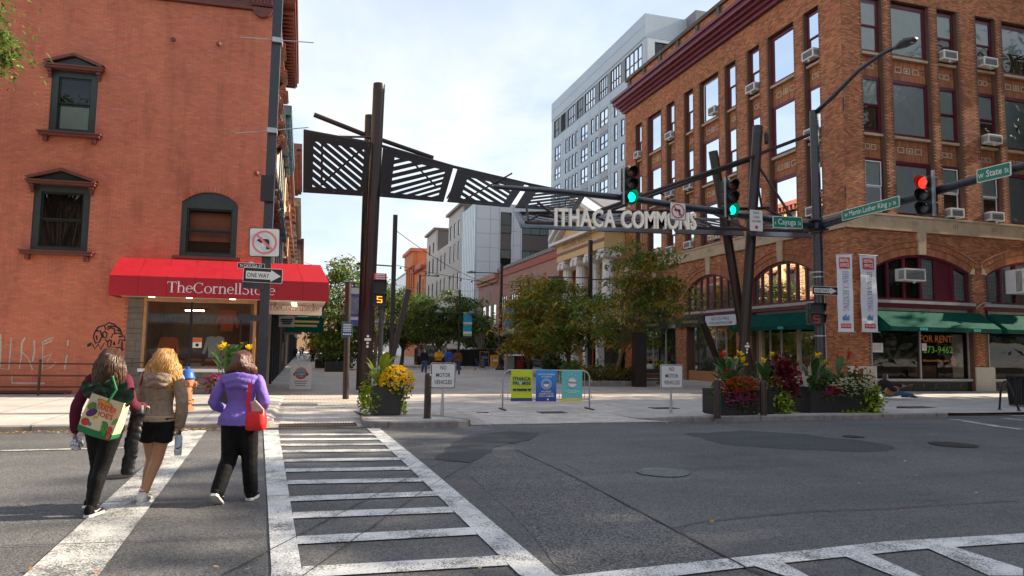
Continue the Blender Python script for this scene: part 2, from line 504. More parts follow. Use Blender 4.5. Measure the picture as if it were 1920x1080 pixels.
# the mall, flush with the road where the barricade stands
plz = ob('plaza', M().poly([(-1.9, 15.62, .012), (23.3, 15.62, .012), (23.3, 330, .012), (-1.9, 330, .012)]), m_paver, kind='structure')
# nearest pavers laid one by one
def lay_pavers():
    um = bpy.data.meshes.new('paver'); b = M().box(-.5, .5, -.5, .5, -1, 0)
    um.from_pydata(b.v, [], b.f); um.materials.append(m_pavp)
    L = []
    for i in range(36):
        y = 15.78+i*.15
        x = -.42+(i % 2)*.15
        while x < 9.2:
            if not (1.25 < x < 4.1 and y < 19.6) and not (x > 8.1 and y < 18+(x-8.1)): L.append((x, y))
            x += .3
    L.sort(key=lambda p: p[0]**2+p[1]**2)
    rest = []
    for k, (x, y) in enumerate(L):
        z = .022+rnd.uniform(-.0025, .0025)
        if k < 300:
            o = bpy.data.objects.new('paver', um); COL.objects.link(o); o.parent = plz
            o.location = V((x, y, z))-plz.location; o.scale = (.292, .142, .03)
        else: rest.append((x, y, z))
    A = np.array(rest)
    cx = np.array([[-.146, -.071, 0], [.146, -.071, 0], [.146, .071, 0], [-.146, .071, 0], [-.146, -.071, -.02], [.146, -.071, -.02], [.146, .071, -.02], [-.146, .071, -.02]])
    q = np.array([[0, 1, 2, 3], [4, 5, 1, 0], [5, 6, 2, 1], [6, 7, 3, 2], [7, 4, 0, 3]])
    npmesh('paver_courses', A[:, None, :]+cx[None], (np.arange(len(A))*8)[:, None, None]+q[None], m_pavp, plz, kind='stuff')
lay_pavers()
# raised corners: slab + separate kerb stones
def corner(name, outer, top, z, kw=.16, slabm=None, skip=(), inset=True):
    """outer: polyline of the kerb face (road side), top: the rest of the slab outline"""
    outer = [p for i, p in enumerate(outer) if i == 0 or (V(p[:2])-V(outer[i-1][:2])).length > 1e-4]
    H = [p[2] if len(p) > 2 else z for p in outer]
    inner = []
    n = len(outer)
    for i, p in enumerate(outer):
        a = V(outer[max(i-1, 0)][:2]); b = V(outer[min(i+1, n-1)][:2])
        d = (b-a).normalized(); nn = V((-d.y, d.x))
        inner.append(V(p[:2])+nn*kw)
    slab = M().poly([(q[0], q[1], q[2] if len(q) > 2 else z) for q in [(*p, h-.004) for p, h in zip(inner, H)]+list(top)])
    s = ob(name, slab, slabm or m_conc, kind='structure')
    k = ob('kerb', M().loft([[(p[0], p[1], -.05), (p[0], p[1], h-.02), (p[0]+(q.x-p[0])*.12, p[1]+(q.y-p[1])*.12, h), (q.x, q.y, h), (q.x, q.y, -.05)] for p, q, h in zip(outer, inner, H)], True), m_gran, kind='structure')
    # joints between the granite pieces
    j = M()
    L = 0
    for i in range(n-1):
        a, b = V(outer[i][:2]), V(outer[i+1][:2]); l = (b-a).length; d = (b-a)/l; nn = V((-d.y, d.x))
        t0 = (1.9-L) % 1.9; z = min(H[i], H[i+1])
        while t0 < l:
            p = a+d*t0
            j.obox((p.x+nn.x*kw*.5, p.y+nn.y*kw*.5, z*.5-.02), (d.x*.006, d.y*.006, 0), (nn.x*(kw*.5+.004), nn.y*(kw*.5+.004), 0), (0, 0, z*.5+.023)); t0 += 1.9
        L = (L+l) % 1.9
    if j.v: ob('kerb_joints', j, m_crack, k)
    return s
def arc(cx, cy, r, a0, a1, n=8): return [(cx+r*cos(radians(a0+(a1-a0)*i/n)), cy+r*sin(radians(a0+(a1-a0)*i/n))) for i in range(n+1)]
corner('sidewalk_left', [(-60, 15.62), (-5, 15.62), (-.95, 15.62)]+arc(-.95, 16.02, .4, -90, 0, 5)+[(-.55, 16.6)], [(-.55, 17.6, .03), (-.55, 25.2, .016), (-1.6, 25.2, .12), (-60, 28.5, .12)], .13)
corner('island', [(1.36, 17.0)]+arc(1.95, 16.0, .66, 190, 270, 6)+[(3.3, 15.33)]+arc(3.25, 15.75, .45, -80, 60, 6)+[(3.1, 17.0)], [(3.0, 19.4, .03), (1.36, 19.4, .03)], .13, slabm=paver('island_paver', (.44, .425, .405), .6, .1))
corner('sidewalk_right', [(8.0, 16.75, .022)]+[(x, y, .03+.1*min(1, i/6)) for i, (x, y) in enumerate(arc(9.3, 16.75, 1.2, 196, 262, 7))]+[(11, 15.5), (14, 15.46), (17.3, 15.55)], [(18.2, 15.8, .1), (60, 15.8, .12), (60, 25.72, .12), (23.4, 25.72, .1), (23, 24.6, .02), (11, 22.4, .02), (8.6, 19.4, .02)], .13)
# sidewalk slab joints along Cayuga Street
def joints():
    j = M()
    for x in range(-16, 0): j.box(x*1.5-.5, x*1.5-.488, 15.85, 24.9, .1268, .1275)
    for y in (18.1, 20.4, 22.7): j.box(-26, -.9, y, y+.012, .1268, .1276)
    for x in range(14): j.box(18.2+x*1.6, 18.212+x*1.6, 17.0, 25.6, .121, .1225)
    for y in (19.0, 21.6, 23.9): j.box(18, 42, y, y+.012, .121, .1227)
    ob('sidewalk_joints', j, m_crack, kind='structure')
joints()
# iron warning plates with domes at the ramps
def plate(x0, x1, y0, y1, z):
    m = M().box(x0, x1, y0, y1, z-.02, z)
    nx = int((x1-x0)/.06); ny = int((y1-y0)/.09)
    for i in range(nx):
        for k in range(ny):
            x, y = x0+(i+.5)*(x1-x0)/nx, y0+(k+.5)*(y1-y0)/ny
            m.box(x-.012, x+.012, y-.028, y+.028, z, z+.008)
    return ob('warning_plate', m, m_iron, kind='structure')
plate(-.42, 1.2, 15.66, 16.3, .028)
plate(17.5, 19.9, 15.72, 16.3, .045)
# drain and utility covers set in the paving
for (px, py, w, d, mm) in [(562, 758, 1.0, .55, m_miron), (620, 764, .8, .1, m_gran), (1035, 773, .75, .5, m_iron), (1245, 765, .8, .5, m_crack), (742, 770, .3, .12, m_paint), (905, 773, .3, .2, m_crack), (1720, 769, 1.0, .6, m_iron)]:
    g = G(px, py, .03); ob('utility_cover', M().box(g.x-w/2, g.x+w/2, g.y-d/2, g.y+d/2, .01, .033 if px < 1700 else .126), mm, kind='structure')
# patches, cracks, markings: thin sheets stacked 4 mm apart
def gpoly(pts, z): return [tuple(G(x, y, z)) for x, y in pts]
def rough(P, j=.03):
    Q = []
    for a, b in zip(P, P[1:]+P[:1]):
        a, b = V(a), V(b); n = max(1, int((b-a).length/.16))
        for i in range(n): Q.append(tuple(a.lerp(b, i/n)+V((rnd.uniform(-j, j), rnd.uniform(-j, j), 0))))
    return Q
def zpx(pts): return [(960+x/2, 780+y/2) for x, y in pts]
ob('asphalt_patch', M().poly(rough(gpoly([(905, 852), (965, 842), (1010, 862), (1060, 885), (1140, 925), (1230, 975), (1320, 1020), (1405, 1066), (1150, 1079), (1060, 1079), (960, 960), (870, 885)], .004), .012)), m_rough, kind='structure')
ob('asphalt_patch', M().poly(rough(gpoly([(812, 860), (835, 843), (855, 828), (880, 815), (960, 808), (1010, 812), (1000, 822), (930, 838), (900, 860), (880, 868)], .008), .04)), m_patch, kind='structure')
ob('asphalt_patch', M().poly(rough(gpoly(zpx([(640, 65), (760, 62), (860, 54), (960, 60), (1100, 67), (1180, 80), (1300, 90), (1400, 108), (1450, 122), (1380, 133), (1300, 134), (1200, 130), (1000, 122), (880, 113), (780, 105), (700, 82)]), .004), .05)), m_patch, kind='structure')
def strip(pts, w, z, jig=0., m=None, world=False):
    m = m or M(); P = [V(p) if world else G(x, y, z) for p in pts for x, y in [p[:2]]]
    Q = []
    for a, b in zip(P, P[1:]):
        n = max(1, int((b-a).length/.35))
        for i in range(n): Q.append(a.lerp(b, i/n)+V((rnd.uniform(-jig, jig), rnd.uniform(-jig, jig), 0)))
    Q.append(P[-1]); prev = None
    for i, p in enumerate(Q):
        d = (Q[min(i+1, len(Q)-1)]-Q[max(i-1, 0)]).normalized(); s = V((-d.y, d.x, 0))*(w*.5*rnd.uniform(.6, 1.3) if jig else w*.5)
        cur = (p-s, p+s)
        if prev: m.add([prev[0], prev[1], cur[1], cur[0]], [(0, 1, 2, 3)])
        prev = cur
    return m
cr = M()
for pts, w in [([(965, 842), (1060, 885), (1230, 975), (1405, 1066), (1440, 1079)], .022), ([(1258, 990), (1310, 978), (1425, 966), (1540, 957), (1680, 952), (1800, 944), (1918, 937)], .016),
               ([(415, 1079), (560, 1003), (640, 960), (690, 934), (790, 882), (840, 862)], .014), ([(570, 1079), (700, 985), (800, 915), (880, 868)], .014),
               ([(0, 948), (200, 941), (350, 936), (495, 930), (640, 924), (700, 921)], .009), ([(0, 1024), (200, 1017), (495, 1004)], .009), ([(660, 928), (720, 897), (780, 866)], .009),
               ([(1000, 868), (1060, 869), (1095, 888)], .01), ([(1170, 894), (1220, 887)], .01), ([(1280, 877), (1375, 876), (1392, 884), (1420, 889)], .01), ([(1370, 876), (1384, 869)], .008), ([(1090, 870), (1280, 872)], .006),
               ([(1600, 826), (1740, 840), (1840, 854), (1918, 863)], .016), ([(980, 836), (1160, 830), (1330, 829)], .006), ([(1050, 815), (1200, 812), (1500, 822), (1600, 826)], .006)]:
    strip(pts, w, .0135, .012, cr)
mk = M()
def quadpx(pts, z=.012): mk.poly(gpoly(pts, z))
# near crossing: two edge lines and the rungs
mk.poly([tuple(G(494, 806, .012)), tuple(G(522, 806, .012)), tuple(G(566, 1070, .012)), tuple(V((.12, 3.2, .012))), tuple(V((-.16, 3.2, .012))), tuple(G(509, 1070, .012))])
mk.poly([tuple(G(688, 803, .012)), tuple(G(712, 803, .012)), tuple(G(800, 874, .012)), tuple(G(1040, 1076, .012)), tuple(V((2.6, 3.2, .012))), tuple(V((2.2, 3.2, .012))), tuple(G(972, 1076, .012)), tuple(G(765, 874, .012))])
for (yl, yr) in [(815, 814), (824, 822.5), (834, 832), (846, 844), (863, 860), (881.5, 877.5), (904, 899), (935, 925), (966, 955), (1012.5, 995), (1072, 1050)]:
    fl = (yl-806)/264; xl = 521+(566-521)*fl; fr = (yr-803)/273; xr = 692+(972-692)*fr
    a, b = G(xl, yl, .0125), G(xr, yr, .0125); d = (b-a).normalized(); s = V((-d.y, d.x, 0))*.135
    mk.poly([a-s, b-s, b+s, a+s])
mk2 = M()
mk2.poly([tuple(G(345, 806, .012)), tuple(G(388, 806, .012)), tuple(G(185, 1078, .012)), tuple(V((-1.35, 4.6, .012))), tuple(V((-2.05, 4.6, .012))), tuple(G(45, 1078, .012))])
strip([(0, 845), (120, 842), (258, 839)], .12, .012, 0, mk2)
# crossing in front on the right
top = [(1045, 1077), (1360, 1047), (1520, 1030), (1660, 1015), (1917, 1000)]; bot = [(1270, 1079), (1417, 1061), (1560, 1046), (1720, 1030), (1917, 1017)]
tw = [G(*p, .012) for p in top]; bw = [G(*p, .012) for p in bot]
tw.append(tw[-1]+(tw[-1]-tw[-2])*6); bw.append(bw[-1]+(bw[-1]-bw[-2])*6)
mk.poly([tw[0]+V((-.05, -.05, 0))]+tw[1:]+list(reversed(bw))+[V((2.75, 4.6, .012))])
for pts in [[(1415, 1061), (1470, 1055), (1515, 1079), (1470, 1079)], [(1585, 1043), (1632, 1038), (1725, 1079), (1675, 1079)], [(1740, 1028), (1785, 1024), (1918, 1066), (1918, 1079), (1855, 1079)]]:
    q = gpoly(pts, .0125); q = [V(x) for x in q]
    if len(q) == 4: q = [q[0], q[1], q[2]+(q[2]-q[1])*2, q[3]+(q[3]-q[0])*2]
    mk.poly(q)
for k in range(4):
    a = tw[4]+V((1.0+k*1.25, -.3, .0005)); mk.poly([a, a+V((.36, 0, 0)), a+V((1.1, -2.2, 0)), a+V((.74, -2.2, 0))])
strip([(1788, 786), (1875, 800), (1918, 805)], .3, .012, 0, mk2)
strip([(1880, 784), (1918, 788)], .25, .012, 0, mk2)
ob('crossing_markings', mk, m_paint, kind='structure')
ob('road_lines', mk2, m_paint2, kind='structure')
ob('road_cracks', cr, m_crack, kind='structure')
# manhole covers
def manhole(px, py, r, m, lat=True):
    g = G(px, py, .014); b = M()
    b.disc((g.x, g.y, .014), r, (1, 0, 0), (0, 1, 0), 28, 0, r*.88).disc((g.x, g.y, .0142), r*.86, (1, 0, 0), (0, 1, 0), 28)
    if lat:
        k = int(r/.06)
        for i in range(-k, k+1):
            y = i*.06; hw = sqrt(max((r*.8)**2-y*y, 0)); nn = int(hw/.05)
            for x in range(-nn, nn+1): b.box(g.x+x*.07-.022, g.x+x*.07+.022, g.y+y-.018, g.y+y+.018, .0142, .02)
    ob('manhole_cover', b, m, kind='structure')
manhole(1243, 885, .36, m_miron); manhole(1787, 833, .42, m_crack, False); manhole(1600, 818, .22, m_crack, False)
manhole(220, 893, .17, m_crack, False)
# dead leaves: a line of litter along the kerb and single ones on the road
def litter():
    L = []
    for k in range(420): L.append((rnd.uniform(-7.5, -.7), 15.55-abs(rnd.gauss(0, .13))))
    for k in range(90): L.append((rnd.uniform(1.4, 17), 15.27-abs(rnd.gauss(0, .12))))
    for px, py in [(35, 954), (57, 1073), (405, 1071), (443, 1072), (463, 1075), (1335, 983), (1435, 1015), (1464, 882), (1697, 868), (1719, 895), (1831, 928), (1903, 989), (1056, 904), (900, 1073), (180, 1078), (1774, 917), (1690, 962), (1611, 910), (755, 808), (822, 808), (870, 808), (550, 790), (640, 775), (1400, 792), (1480, 791), (1552, 792), (1790, 868), (802, 955)]:
        g = G(px, py); L.append((g.x, g.y, .75))
    for k in range(200): L.append((rnd.uniform(-3, 22), 16+abs(rnd.gauss(0, 9)), .8))
    vs = []; n = 0
    for l in L:
        s = rnd.uniform(.025, .055)*(l[2] if len(l) > 2 else .9); a = rnd.uniform(0, 6.3); z = .018+rnd.uniform(0, .012)
        if l[1] > 15.62: z += .018
        u = V((cos(a), sin(a), rnd.uniform(-.3, .3)))*s; w = V((-sin(a), cos(a), rnd.uniform(-.3, .3)))*s*.6
        p = V((l[0], l[1], z+.01)); vs += [p-u, p-w, p+u, p+w]; n += 1
    npmesh('fallen_leaves', [tuple(v) for v in vs], np.arange(n*4).reshape(-1, 4), leafmat('dry_leaf', (.42, .22, .06), None, dv=.5, dh=.04, trans=.1), kind='stuff')
litter()
# ---------------------------------------------------------------- serif lettering (own outlines)
def _arcp(cx, cy, rx, ry, a0, a1, wt, wn, n=14):
    """crescent stroke: thick where it runs upright, thin where it runs flat"""
    o, i = [], []
    for k in range(n+1):
        a = radians(a0+(a1-a0)*k/n); c, s_ = cos(a), sin(a); w = wn+(wt-wn)*c*c
        o.append((cx+(rx+w*.5)*c, cy+(ry+wn*.5)*s_)); i.append((cx+(rx-w*.5)*c, cy+(ry-wn*.5)*s_))
    return [(o[k], o[k+1], i[k+1], i[k]) for k in range(n)]
def _v(x, y0, y1, w): return [((x-w/2, y0), (x+w/2, y0), (x+w/2, y1), (x-w/2, y1))]
def _h(x0, x1, y, w): return [((x0, y), (x1, y), (x1, y+w), (x0, y+w))]
def _d(x0, y0, x1, y1, w): return [((x0-w/2, y0), (x0+w/2, y0), (x1+w/2, y1), (x1-w/2, y1))]
T_, N_ = .1, .035
GL = {
 'T': (.62, _h(0, .6, .665, N_)+_v(.3, 0, .68, T_)+_h(.18, .42, 0, N_)+_d(.02, .56, 0, .69, .03)+_d(.58, .56, .6, .69, .03)),
 'h': (.56, _v(.11, 0, .74, .085)+_h(.01, .22, 0, N_)+_h(.03, .11, .71, N_)+_arcp(.28, .3, .16, .165, 0, 150, .085, .05)+_v(.44, 0, .32, .085)+_h(.33, .54, 0, N_)),
 'n': (.56, _v(.11, 0, .48, .085)+_h(.01, .22, 0, N_)+_h(.03, .11, .45, N_)+_arcp(.28, .3, .16, .165, 0, 150, .085, .05)+_v(.44, 0, .32, .085)+_h(.33, .54, 0, N_)),
 'e': (.48, _arcp(.24, .24, .185, .225, 0, 318, .085, N_)+_h(.06, .42, .25, N_)),
 'o': (.54, _arcp(.27, .24, .21, .225, 0, 360, .085, N_, 22)),
 'C': (.70, _arcp(.37, .34, .30, .335, 42, 318, T_, N_, 18)+_v(.60, .5, .69, .03)+_v(.60, 0, .16, .02)),
 'r': (.40, _v(.11, 0, .48, .085)+_h(.01, .24, 0, N_)+_h(.03, .11, .45, N_)+_arcp(.27, .33, .13, .13, 60, 160, .085, .06)+_h(.29, .37, .39, .08)),
 'l': (.26, _v(.12, 0, .74, .085)+_h(.02, .23, 0, N_)+_h(.03, .12, .71, N_)),
 'S': (.50, _arcp(.25, .52, .16, .155, 35, 270, .07, .045)+_arcp(.25, .19, .18, .175, -145, 90, .08, .045)+_v(.41, .52, .69, .025)+_v(.06, 0, .18, .025)),
 't': (.32, _v(.13, .06, .62, .085)+_h(.03, .29, .44, N_)+_arcp(.21, .09, .09, .09, 180, 310, .07, .04)),
 'I': (.34, _v(.16, 0, .7, T_)+_h(.04, .28, 0, N_)+_h(.04, .28, .665, N_)),
 'H': (.72, _v(.14, 0, .7, T_)+_v(.55, 0, .7, T_)+_h(.14, .55, .34, N_)+_h(.03, .25, 0, N_)+_h(.03, .25, .665, N_)+_h(.44, .66, 0, N_)+_h(.44, .66, .665, N_)),
 'A': (.68, _d(.1, 0, .32, .7, .035)+_d(.55, 0, .33, .7, .1)+_h(.18, .46, .24, N_)+_h(.02, .2, 0, N_)+_h(.45, .65, 0, N_)),
 'R': (.64, _v(.14, 0, .7, T_)+_h(.03, .26, 0, N_)+_h(.03, .14, .665, N_)+_arcp(.28, .52, .19, .16, -90, 90, .09, N_)+_h(.14, .3, .345, N_)+_h(.14, .3, .665, N_)+_d(.56, 0, .32, .36, .1)),
 'E': (.58, _v(.14, 0, .7, T_)+_h(.03, .5, 0, N_)+_h(.03, .48, .665, N_)+_h(.14, .4, .34, N_)+_v(.49, 0, .14, .025)+_v(.47, .56, .7, .025)),
 'N': (.74, _v(.13, 0, .7, .04)+_v(.6, 0, .7, .04)+_d(.58, 0, .15, .7, .11)+_h(.03, .23, 0, N_)+_h(.5, .7, .665, N_)),
 'G': (.74, _arcp(.37, .34, .30, .335, 42, 330, T_, N_, 18)+_v(.62, .05, .32, T_)+_h(.5, .72, .3, N_)+_v(.60, .5, .69, .03)),
 ' ': (.3, []),
}
def serif(m, s, o, r, u, w=None, h=None, eps=.004, mi=0):
    r, u, o = V(r).normalized(), V(u).normalized(), V(o); nn = r.cross(u).normalized()
    W = sum(GL[c][0] for c in s); hs = h/.7 if h else w/W; ws = w/W if w else hs
    x = -W/2
    for c in s:
        for q in GL[c][1]:
            m.add([o+r*((x+a)*ws)+u*(b*hs)+nn*eps for a, b in q], [(0, 1, 2, 3)])
        x += GL[c][0]
    return m

# ---------------------------------------------------------------- left corner building (painted brick)
def painted(name, col, var=.12):
    m, t, out = nt_of(name); P = pos(t)
    c = hsv_island(t, col, .09, .006, True)
    st = nd(t, 'ShaderNodeMapping', {'Vector': P, 'Scale': (1, 1, .16)})
    v = ramp(t, noise(t, P, .5, 6, .65), .3, .7, 1-var, 1+var)
    v2 = ramp(t, noise(t, st.outputs[0], 1.6, 5, .7), .5, .8, 1, .6)
    k = nd(t, 'ShaderNodeMath', {0: v, 1: v2}, operation='MULTIPLY').outputs[0]
    c = nd(t, 'ShaderNodeVectorMath', {0: c, 'Scale': k}, operation='SCALE').outputs[0]
    chip = ramp(t, noise(t, P, 7, 6, .8), .62, .72, 0, .55)
    c = mixc(t, chip, c, (.16, .05, .03))
    b = nd(t, 'ShaderNodeBsdfPrincipled', {'Base Color': c, 'Roughness': .7, 'Specular IOR Level': .2})
    bp = nd(t, 'ShaderNodeBump', {'Strength': .35, 'Distance': .012, 'Height': noise(t, P, 22, 4, .7)})
    t.links.new(bp.outputs[0], b.inputs['Normal']); t.links.new(b.outputs[0], out.inputs[0])
    MATS[name] = m; return m
m_red = painted('painted_brick', (.60, .19, .11))
m_redm = mat('painted_mortar', (.48, .15, .085), .7, var=.2, scale=2)
m_trim = mat('maroon_trim', (.16, .045, .03), .5, var=.15, scale=4)
m_dgreen = mat('dark_green_paint', (.030, .042, .036), .4, var=.2, scale=5)
m_sash = mat('black_sash', (.012, .016, .015), .35, var=.1)
m_pane = glass('window_glass', (.88, .91, .90), 1.0)
m_paned = glass('shop_glass', (.85, .87, .86), 3.0)
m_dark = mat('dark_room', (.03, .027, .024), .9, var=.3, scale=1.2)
m_room = mat('shop_room', (.20, .12, .075), .9, var=.4, scale=1.4)
m_blind_refl = mat('pale_blind_and_reflection', (.62, .68, .62), .7, var=.06, scale=2)
m_bwht = mat('white_blind', (.74, .77, .76), .7, var=.05, scale=2)
m_grayb = mat('grey_blind', (.64, .67, .69), .7, var=.1, scale=2)
m_cream = mat('cream_stucco', (.62, .50, .36), .8, var=.12, scale=1.5)
m_stone = mat('grey_slate_stone', (.15, .125, .10), .7, var=.3, scale=3, island=.35, hue=.02, bump=.3, bscale=14)
m_wood = mat('oak_frame', (.42, .22, .10), .45, var=.25, scale=6)
m_white = mat('white_paint', (.78, .77, .74), .5, var=.06)
m_black = mat('black_metal', (.012, .0125, .014), .38, var=.15)
m_blackp = mat('black_spray', (.010, .010, .012), .6, var=.0)
m_chalk = mat('pale_chalk', (.50, .50, .40), .9, var=.4, scale=25)

PHI = radians(-3.485); L0 = V((-1.6, 24.9, 0)); LX = V((cos(PHI), sin(PHI), 0)); LY = V((-sin(PHI), cos(PHI), 0)); UP = V((0, 0, 1))
def fL(s, d, z): return L0+LX*s+LY*d+UP*z
lb = thing('brick_building', (-8, 29, 0), 'orange red painted brick corner building with dark green windows and red shop awning below', 'building')
HW = [(-6.49, -5.14, 8.42, 10.5), (-6.75, -5.13, 4.6, 6.72), (-2.41, -.66, 4.62, 6.78), (-3.82, .2, .05, 3.25)]
wall = wallgrid(M(), -16, .22, 0, 13.2, HW, fL, .34)
SX = -1.42
def fS(s, d, z): return V((SX-d, s, z))          # facade on the mall: s runs along +Y, depth to -X
HS = [(y, y+1.15, z, z+2.2) for y in (26.3, 28.9, 31.3) for z in (4.6, 8.3)]+[(y, y+1.15, 11.1, 12.6) for y in (26.3, 28.9, 31.3)]+[(25.3, 33.0, .05, 3.3)]
ob('wall', wall, m_redm, lb)
ob('facade', wallgrid(M(), 25.2, 33.4, 0, 13.2, HS, fS, .3), m_cream, lb)
ob('roof', M().box(-17, SX-.35, 25.4, 33.4, 13.3, 13.6).box(-17, -1.8, 33.2, 33.4, 0, 13.2), m_dark, lb)
def _skL(c, z, h):
    for a, b, p, q in HW:
        if a-h < c < b+h and p-.03 < z < q+.03:
            if q == 6.78 and z > 6.3:
                # segmental head
                cc = (a+b)/2; R = 1.22; top = 6.80-(R-sqrt(max(R*R-(c-cc)**2, 0)))
                if z > top+.02: return False
            return True
    return False
bricks(lb, fL, -9.2, .20, .02, 13.18, .215, .0715, _skL, m_red, near=300, deep=.0045, joint=.007)
# arch ring and infill above the arched window
hd = M(); cc = (-2.41-.66)/2; R = 1.22
arcpts = [(cc+x, 6.78-(R-sqrt(R*R-x*x))) for x in [(-.875+1.75*i/12) for i in range(13)]]
for (x0, zz0), (x1, zz1) in zip(arcpts, arcpts[1:]):
    hd.add([fL(x0, .01, zz0), fL(x1, .01, zz1), fL(x1, .01, 6.79), fL(x0, .01, 6.79)], [(0, 1, 2, 3)])
ob('arch_infill', hd, m_redm, lb)
for i in range(17):
    a = radians(47+86*i/16.); c0 = V((cc, 6.78-R)); 
    p, q = (R+.02), (R+.20)
    w = .042
    da = w/R
    pts = [(c0.x+cos(a+k*da)*rr, c0.y+sin(a+k*da)*rr) for k, rr in ((-1, p), (1, p), (1, q), (-1, q))]
    ob('brick', M().prism([fL(x, -.006, z) for x, z in pts], -LY*.012), m_red, lb)
def hood(m, fn, a, b, zb, za, pr=.24):
    m.add([], [])
    for (x0, x1, z0, z1, d) in ((a, b, zb, zb+.07, pr), (a-.03, b+.03, zb+.07, zb+.12, pr+.04)):
        P = [fn(x0, -d, z0), fn(x1, -d, z0), fn(x1, -.004, z0), fn(x0, -.004, z0), fn(x0, -d, z1), fn(x1, -d, z1), fn(x1, -.004, z1), fn(x0, -.004, z1)]
        m.add(P, [(0, 3, 2, 1), (4, 5, 6, 7), (0, 1, 5, 4), (1, 2, 6, 5), (2, 3, 7, 6), (3, 0, 4, 7)])
    c = (a+b)/2; z0 = zb+.125; t = .075
    for s_ in (-1, 1):
        e = a if s_ < 0 else b
        m.prism([fn(e-.04*-s_*-1, -.28, z0), fn(c, -.28, za), fn(c, -.28, za+t*1.25), fn(e+.04*s_, -.28, z0+t)], fn(0, .26, 0)-fn(0, 0, 0))
    for e in (a+.12, b-.12):
        for (w, z0, z1, d) in ((.065, zb-.10, zb-.003, .17), (.05, zb-.2, zb-.103, .11), (.04, zb-.27, zb-.203, .07)):
            P = [fn(e+x*w, -y, z) for z in (z0, z1) for x, y in ((-1, d), (1, d), (1, .003), (-1, .003))]
            m.add(P, [(0, 3, 2, 1), (4, 5, 6, 7), (0, 1, 5, 4), (1, 2, 6, 5), (2, 3, 7, 6), (3, 0, 4, 7)])
    return m
def fbox(m, fn, s0, s1, d0, d1, z0, z1, mi=0):
    P = [fn(s, d, z) for z in (z0, z1) for s, d in ((s0, d0), (s1, d0), (s1, d1), (s0, d1))]
    return m.add(P, [(0, 3, 2, 1), (4, 5, 6, 7), (0, 1, 5, 4), (1, 2, 6, 5), (2, 3, 7, 6), (3, 0, 4, 7)], mi)
def fquad(m, fn, s0, s1, d, z0, z1): return m.poly([fn(s0, d, z0), fn(s1, d, z0), fn(s1, d, z1), fn(s0, d, z1)])
def sashwin(par, fn, a, b, z0, z1, fm, sm, case=.16, dep=.12, mid=True, gm=None, back=None, blind_or_reflection=None, bl=(0, 1), head=None, fw=.05, name='window', bd=.06, lab=None):
    """casing + two sashes + panes + whatever hangs behind; window is the part, pane etc. its sub-parts"""
    m = M(); c = case
    fbox(m, fn, a, a+c, .03, dep+.08, z0, z1); fbox(m, fn, b-c, b, .03, dep+.08, z0, z1)
    fbox(m, fn, a+c, b-c, .033, dep+.08, z0, z0+c*.7); fbox(m, fn, a+c, b-c, .033, dep+.08, z1-c*1.1, z1)
    w = ob(name, m, fm, par, label=lab)
    A, B, Z0, Z1 = a+c, b-c, z0+c*.7, z1-c*1.1
    zm = (Z0+Z1)/2
    s = M()
    rows = ((Z0, zm, dep), (zm, Z1, dep-.04)) if mid else ((Z0, Z1, dep),)
    for p, q, d in rows:
        fbox(s, fn, A, A+fw, d, d+.04, p, q); fbox(s, fn, B-fw, B, d, d+.04, p, q)
        fbox(s, fn, A+fw, B-fw, d+.002, d+.038, p, p+fw); fbox(s, fn, A+fw, B-fw, d+.002, d+.038, q-fw, q)
    ob('sash', s, sm, w)
    for p, q, d in rows:
        ob('pane', fquad(M(), fn, A+fw, B-fw, d+.018, p+fw, q-fw), gm or m_pane, w)
    if back is not None:
        ob('room', fbox(M(), fn, a+.01, b-.01, dep+.45, dep+.47, z0, z1), back, w)
    if blind_or_reflection is not None:
        ob('blind_or_reflection', fbox(M(), fn, A+.01, B-.01, dep+bd, dep+bd+.01, Z0+(Z1-Z0)*bl[0], Z0+(Z1-Z0)*bl[1]), blind_or_reflection, w)
    return w
for i, (a, b, z0, z1) in enumerate(HW[:2]):
    w = sashwin(lb, fL, a, b, z0, z1, m_dgreen, m_sash, .2, .13, back=m_dark, blind_or_reflection=(m_blind_refl if i == 0 else m_dark), bl=(0, .5))  # upper window: pale lower board is a reflection put in as colour
    ob('window_hood', hood(M(), fL, a-.16, b+.16, z1-.01, z1+.42), m_trim, lb)
    s = M(); fbox(s, fL, a-.2, b+.2, -.22, .02, z0-.13, z0-.04); fbox(s, fL, a-.24, b+.24, -.26, .0, z0-.04, z0)
    for e in (a-.02, b+.02): fbox(s, fL, e-.06, e+.06, -.15, -.003, z0-.3, z0-.133)
    ob('window_sill', s, m_trim, lb)
    ob('tympanum', M().prism([fL(a, -.16, z1+.12), fL(b, -.16, z1+.12), fL((a+b)/2, -.16, z1+.4)], LY*.04), m_sash, lb)
w = sashwin(lb, fL, -2.41, -.66, 4.62, 6.42, m_dgreen, m_sash, .17, .13, back=m_dark, blind_or_reflection=m_redm, bl=(.3, .95), bd=.3)
ah = M(); pts = [fL(-2.41, .06, 6.38), fL(-.66, .06, 6.38)]+[fL(x, .06, z-.005) for x, z in reversed(arcpts)]
ob('arched_head', ah.prism(pts, LY*.1), m_dgreen, lb)
s = M(); fbox(s, fL, -2.6, -.5, -.1, .02, 4.52, 4.62); ob('window_sill', s, m_trim, lb)
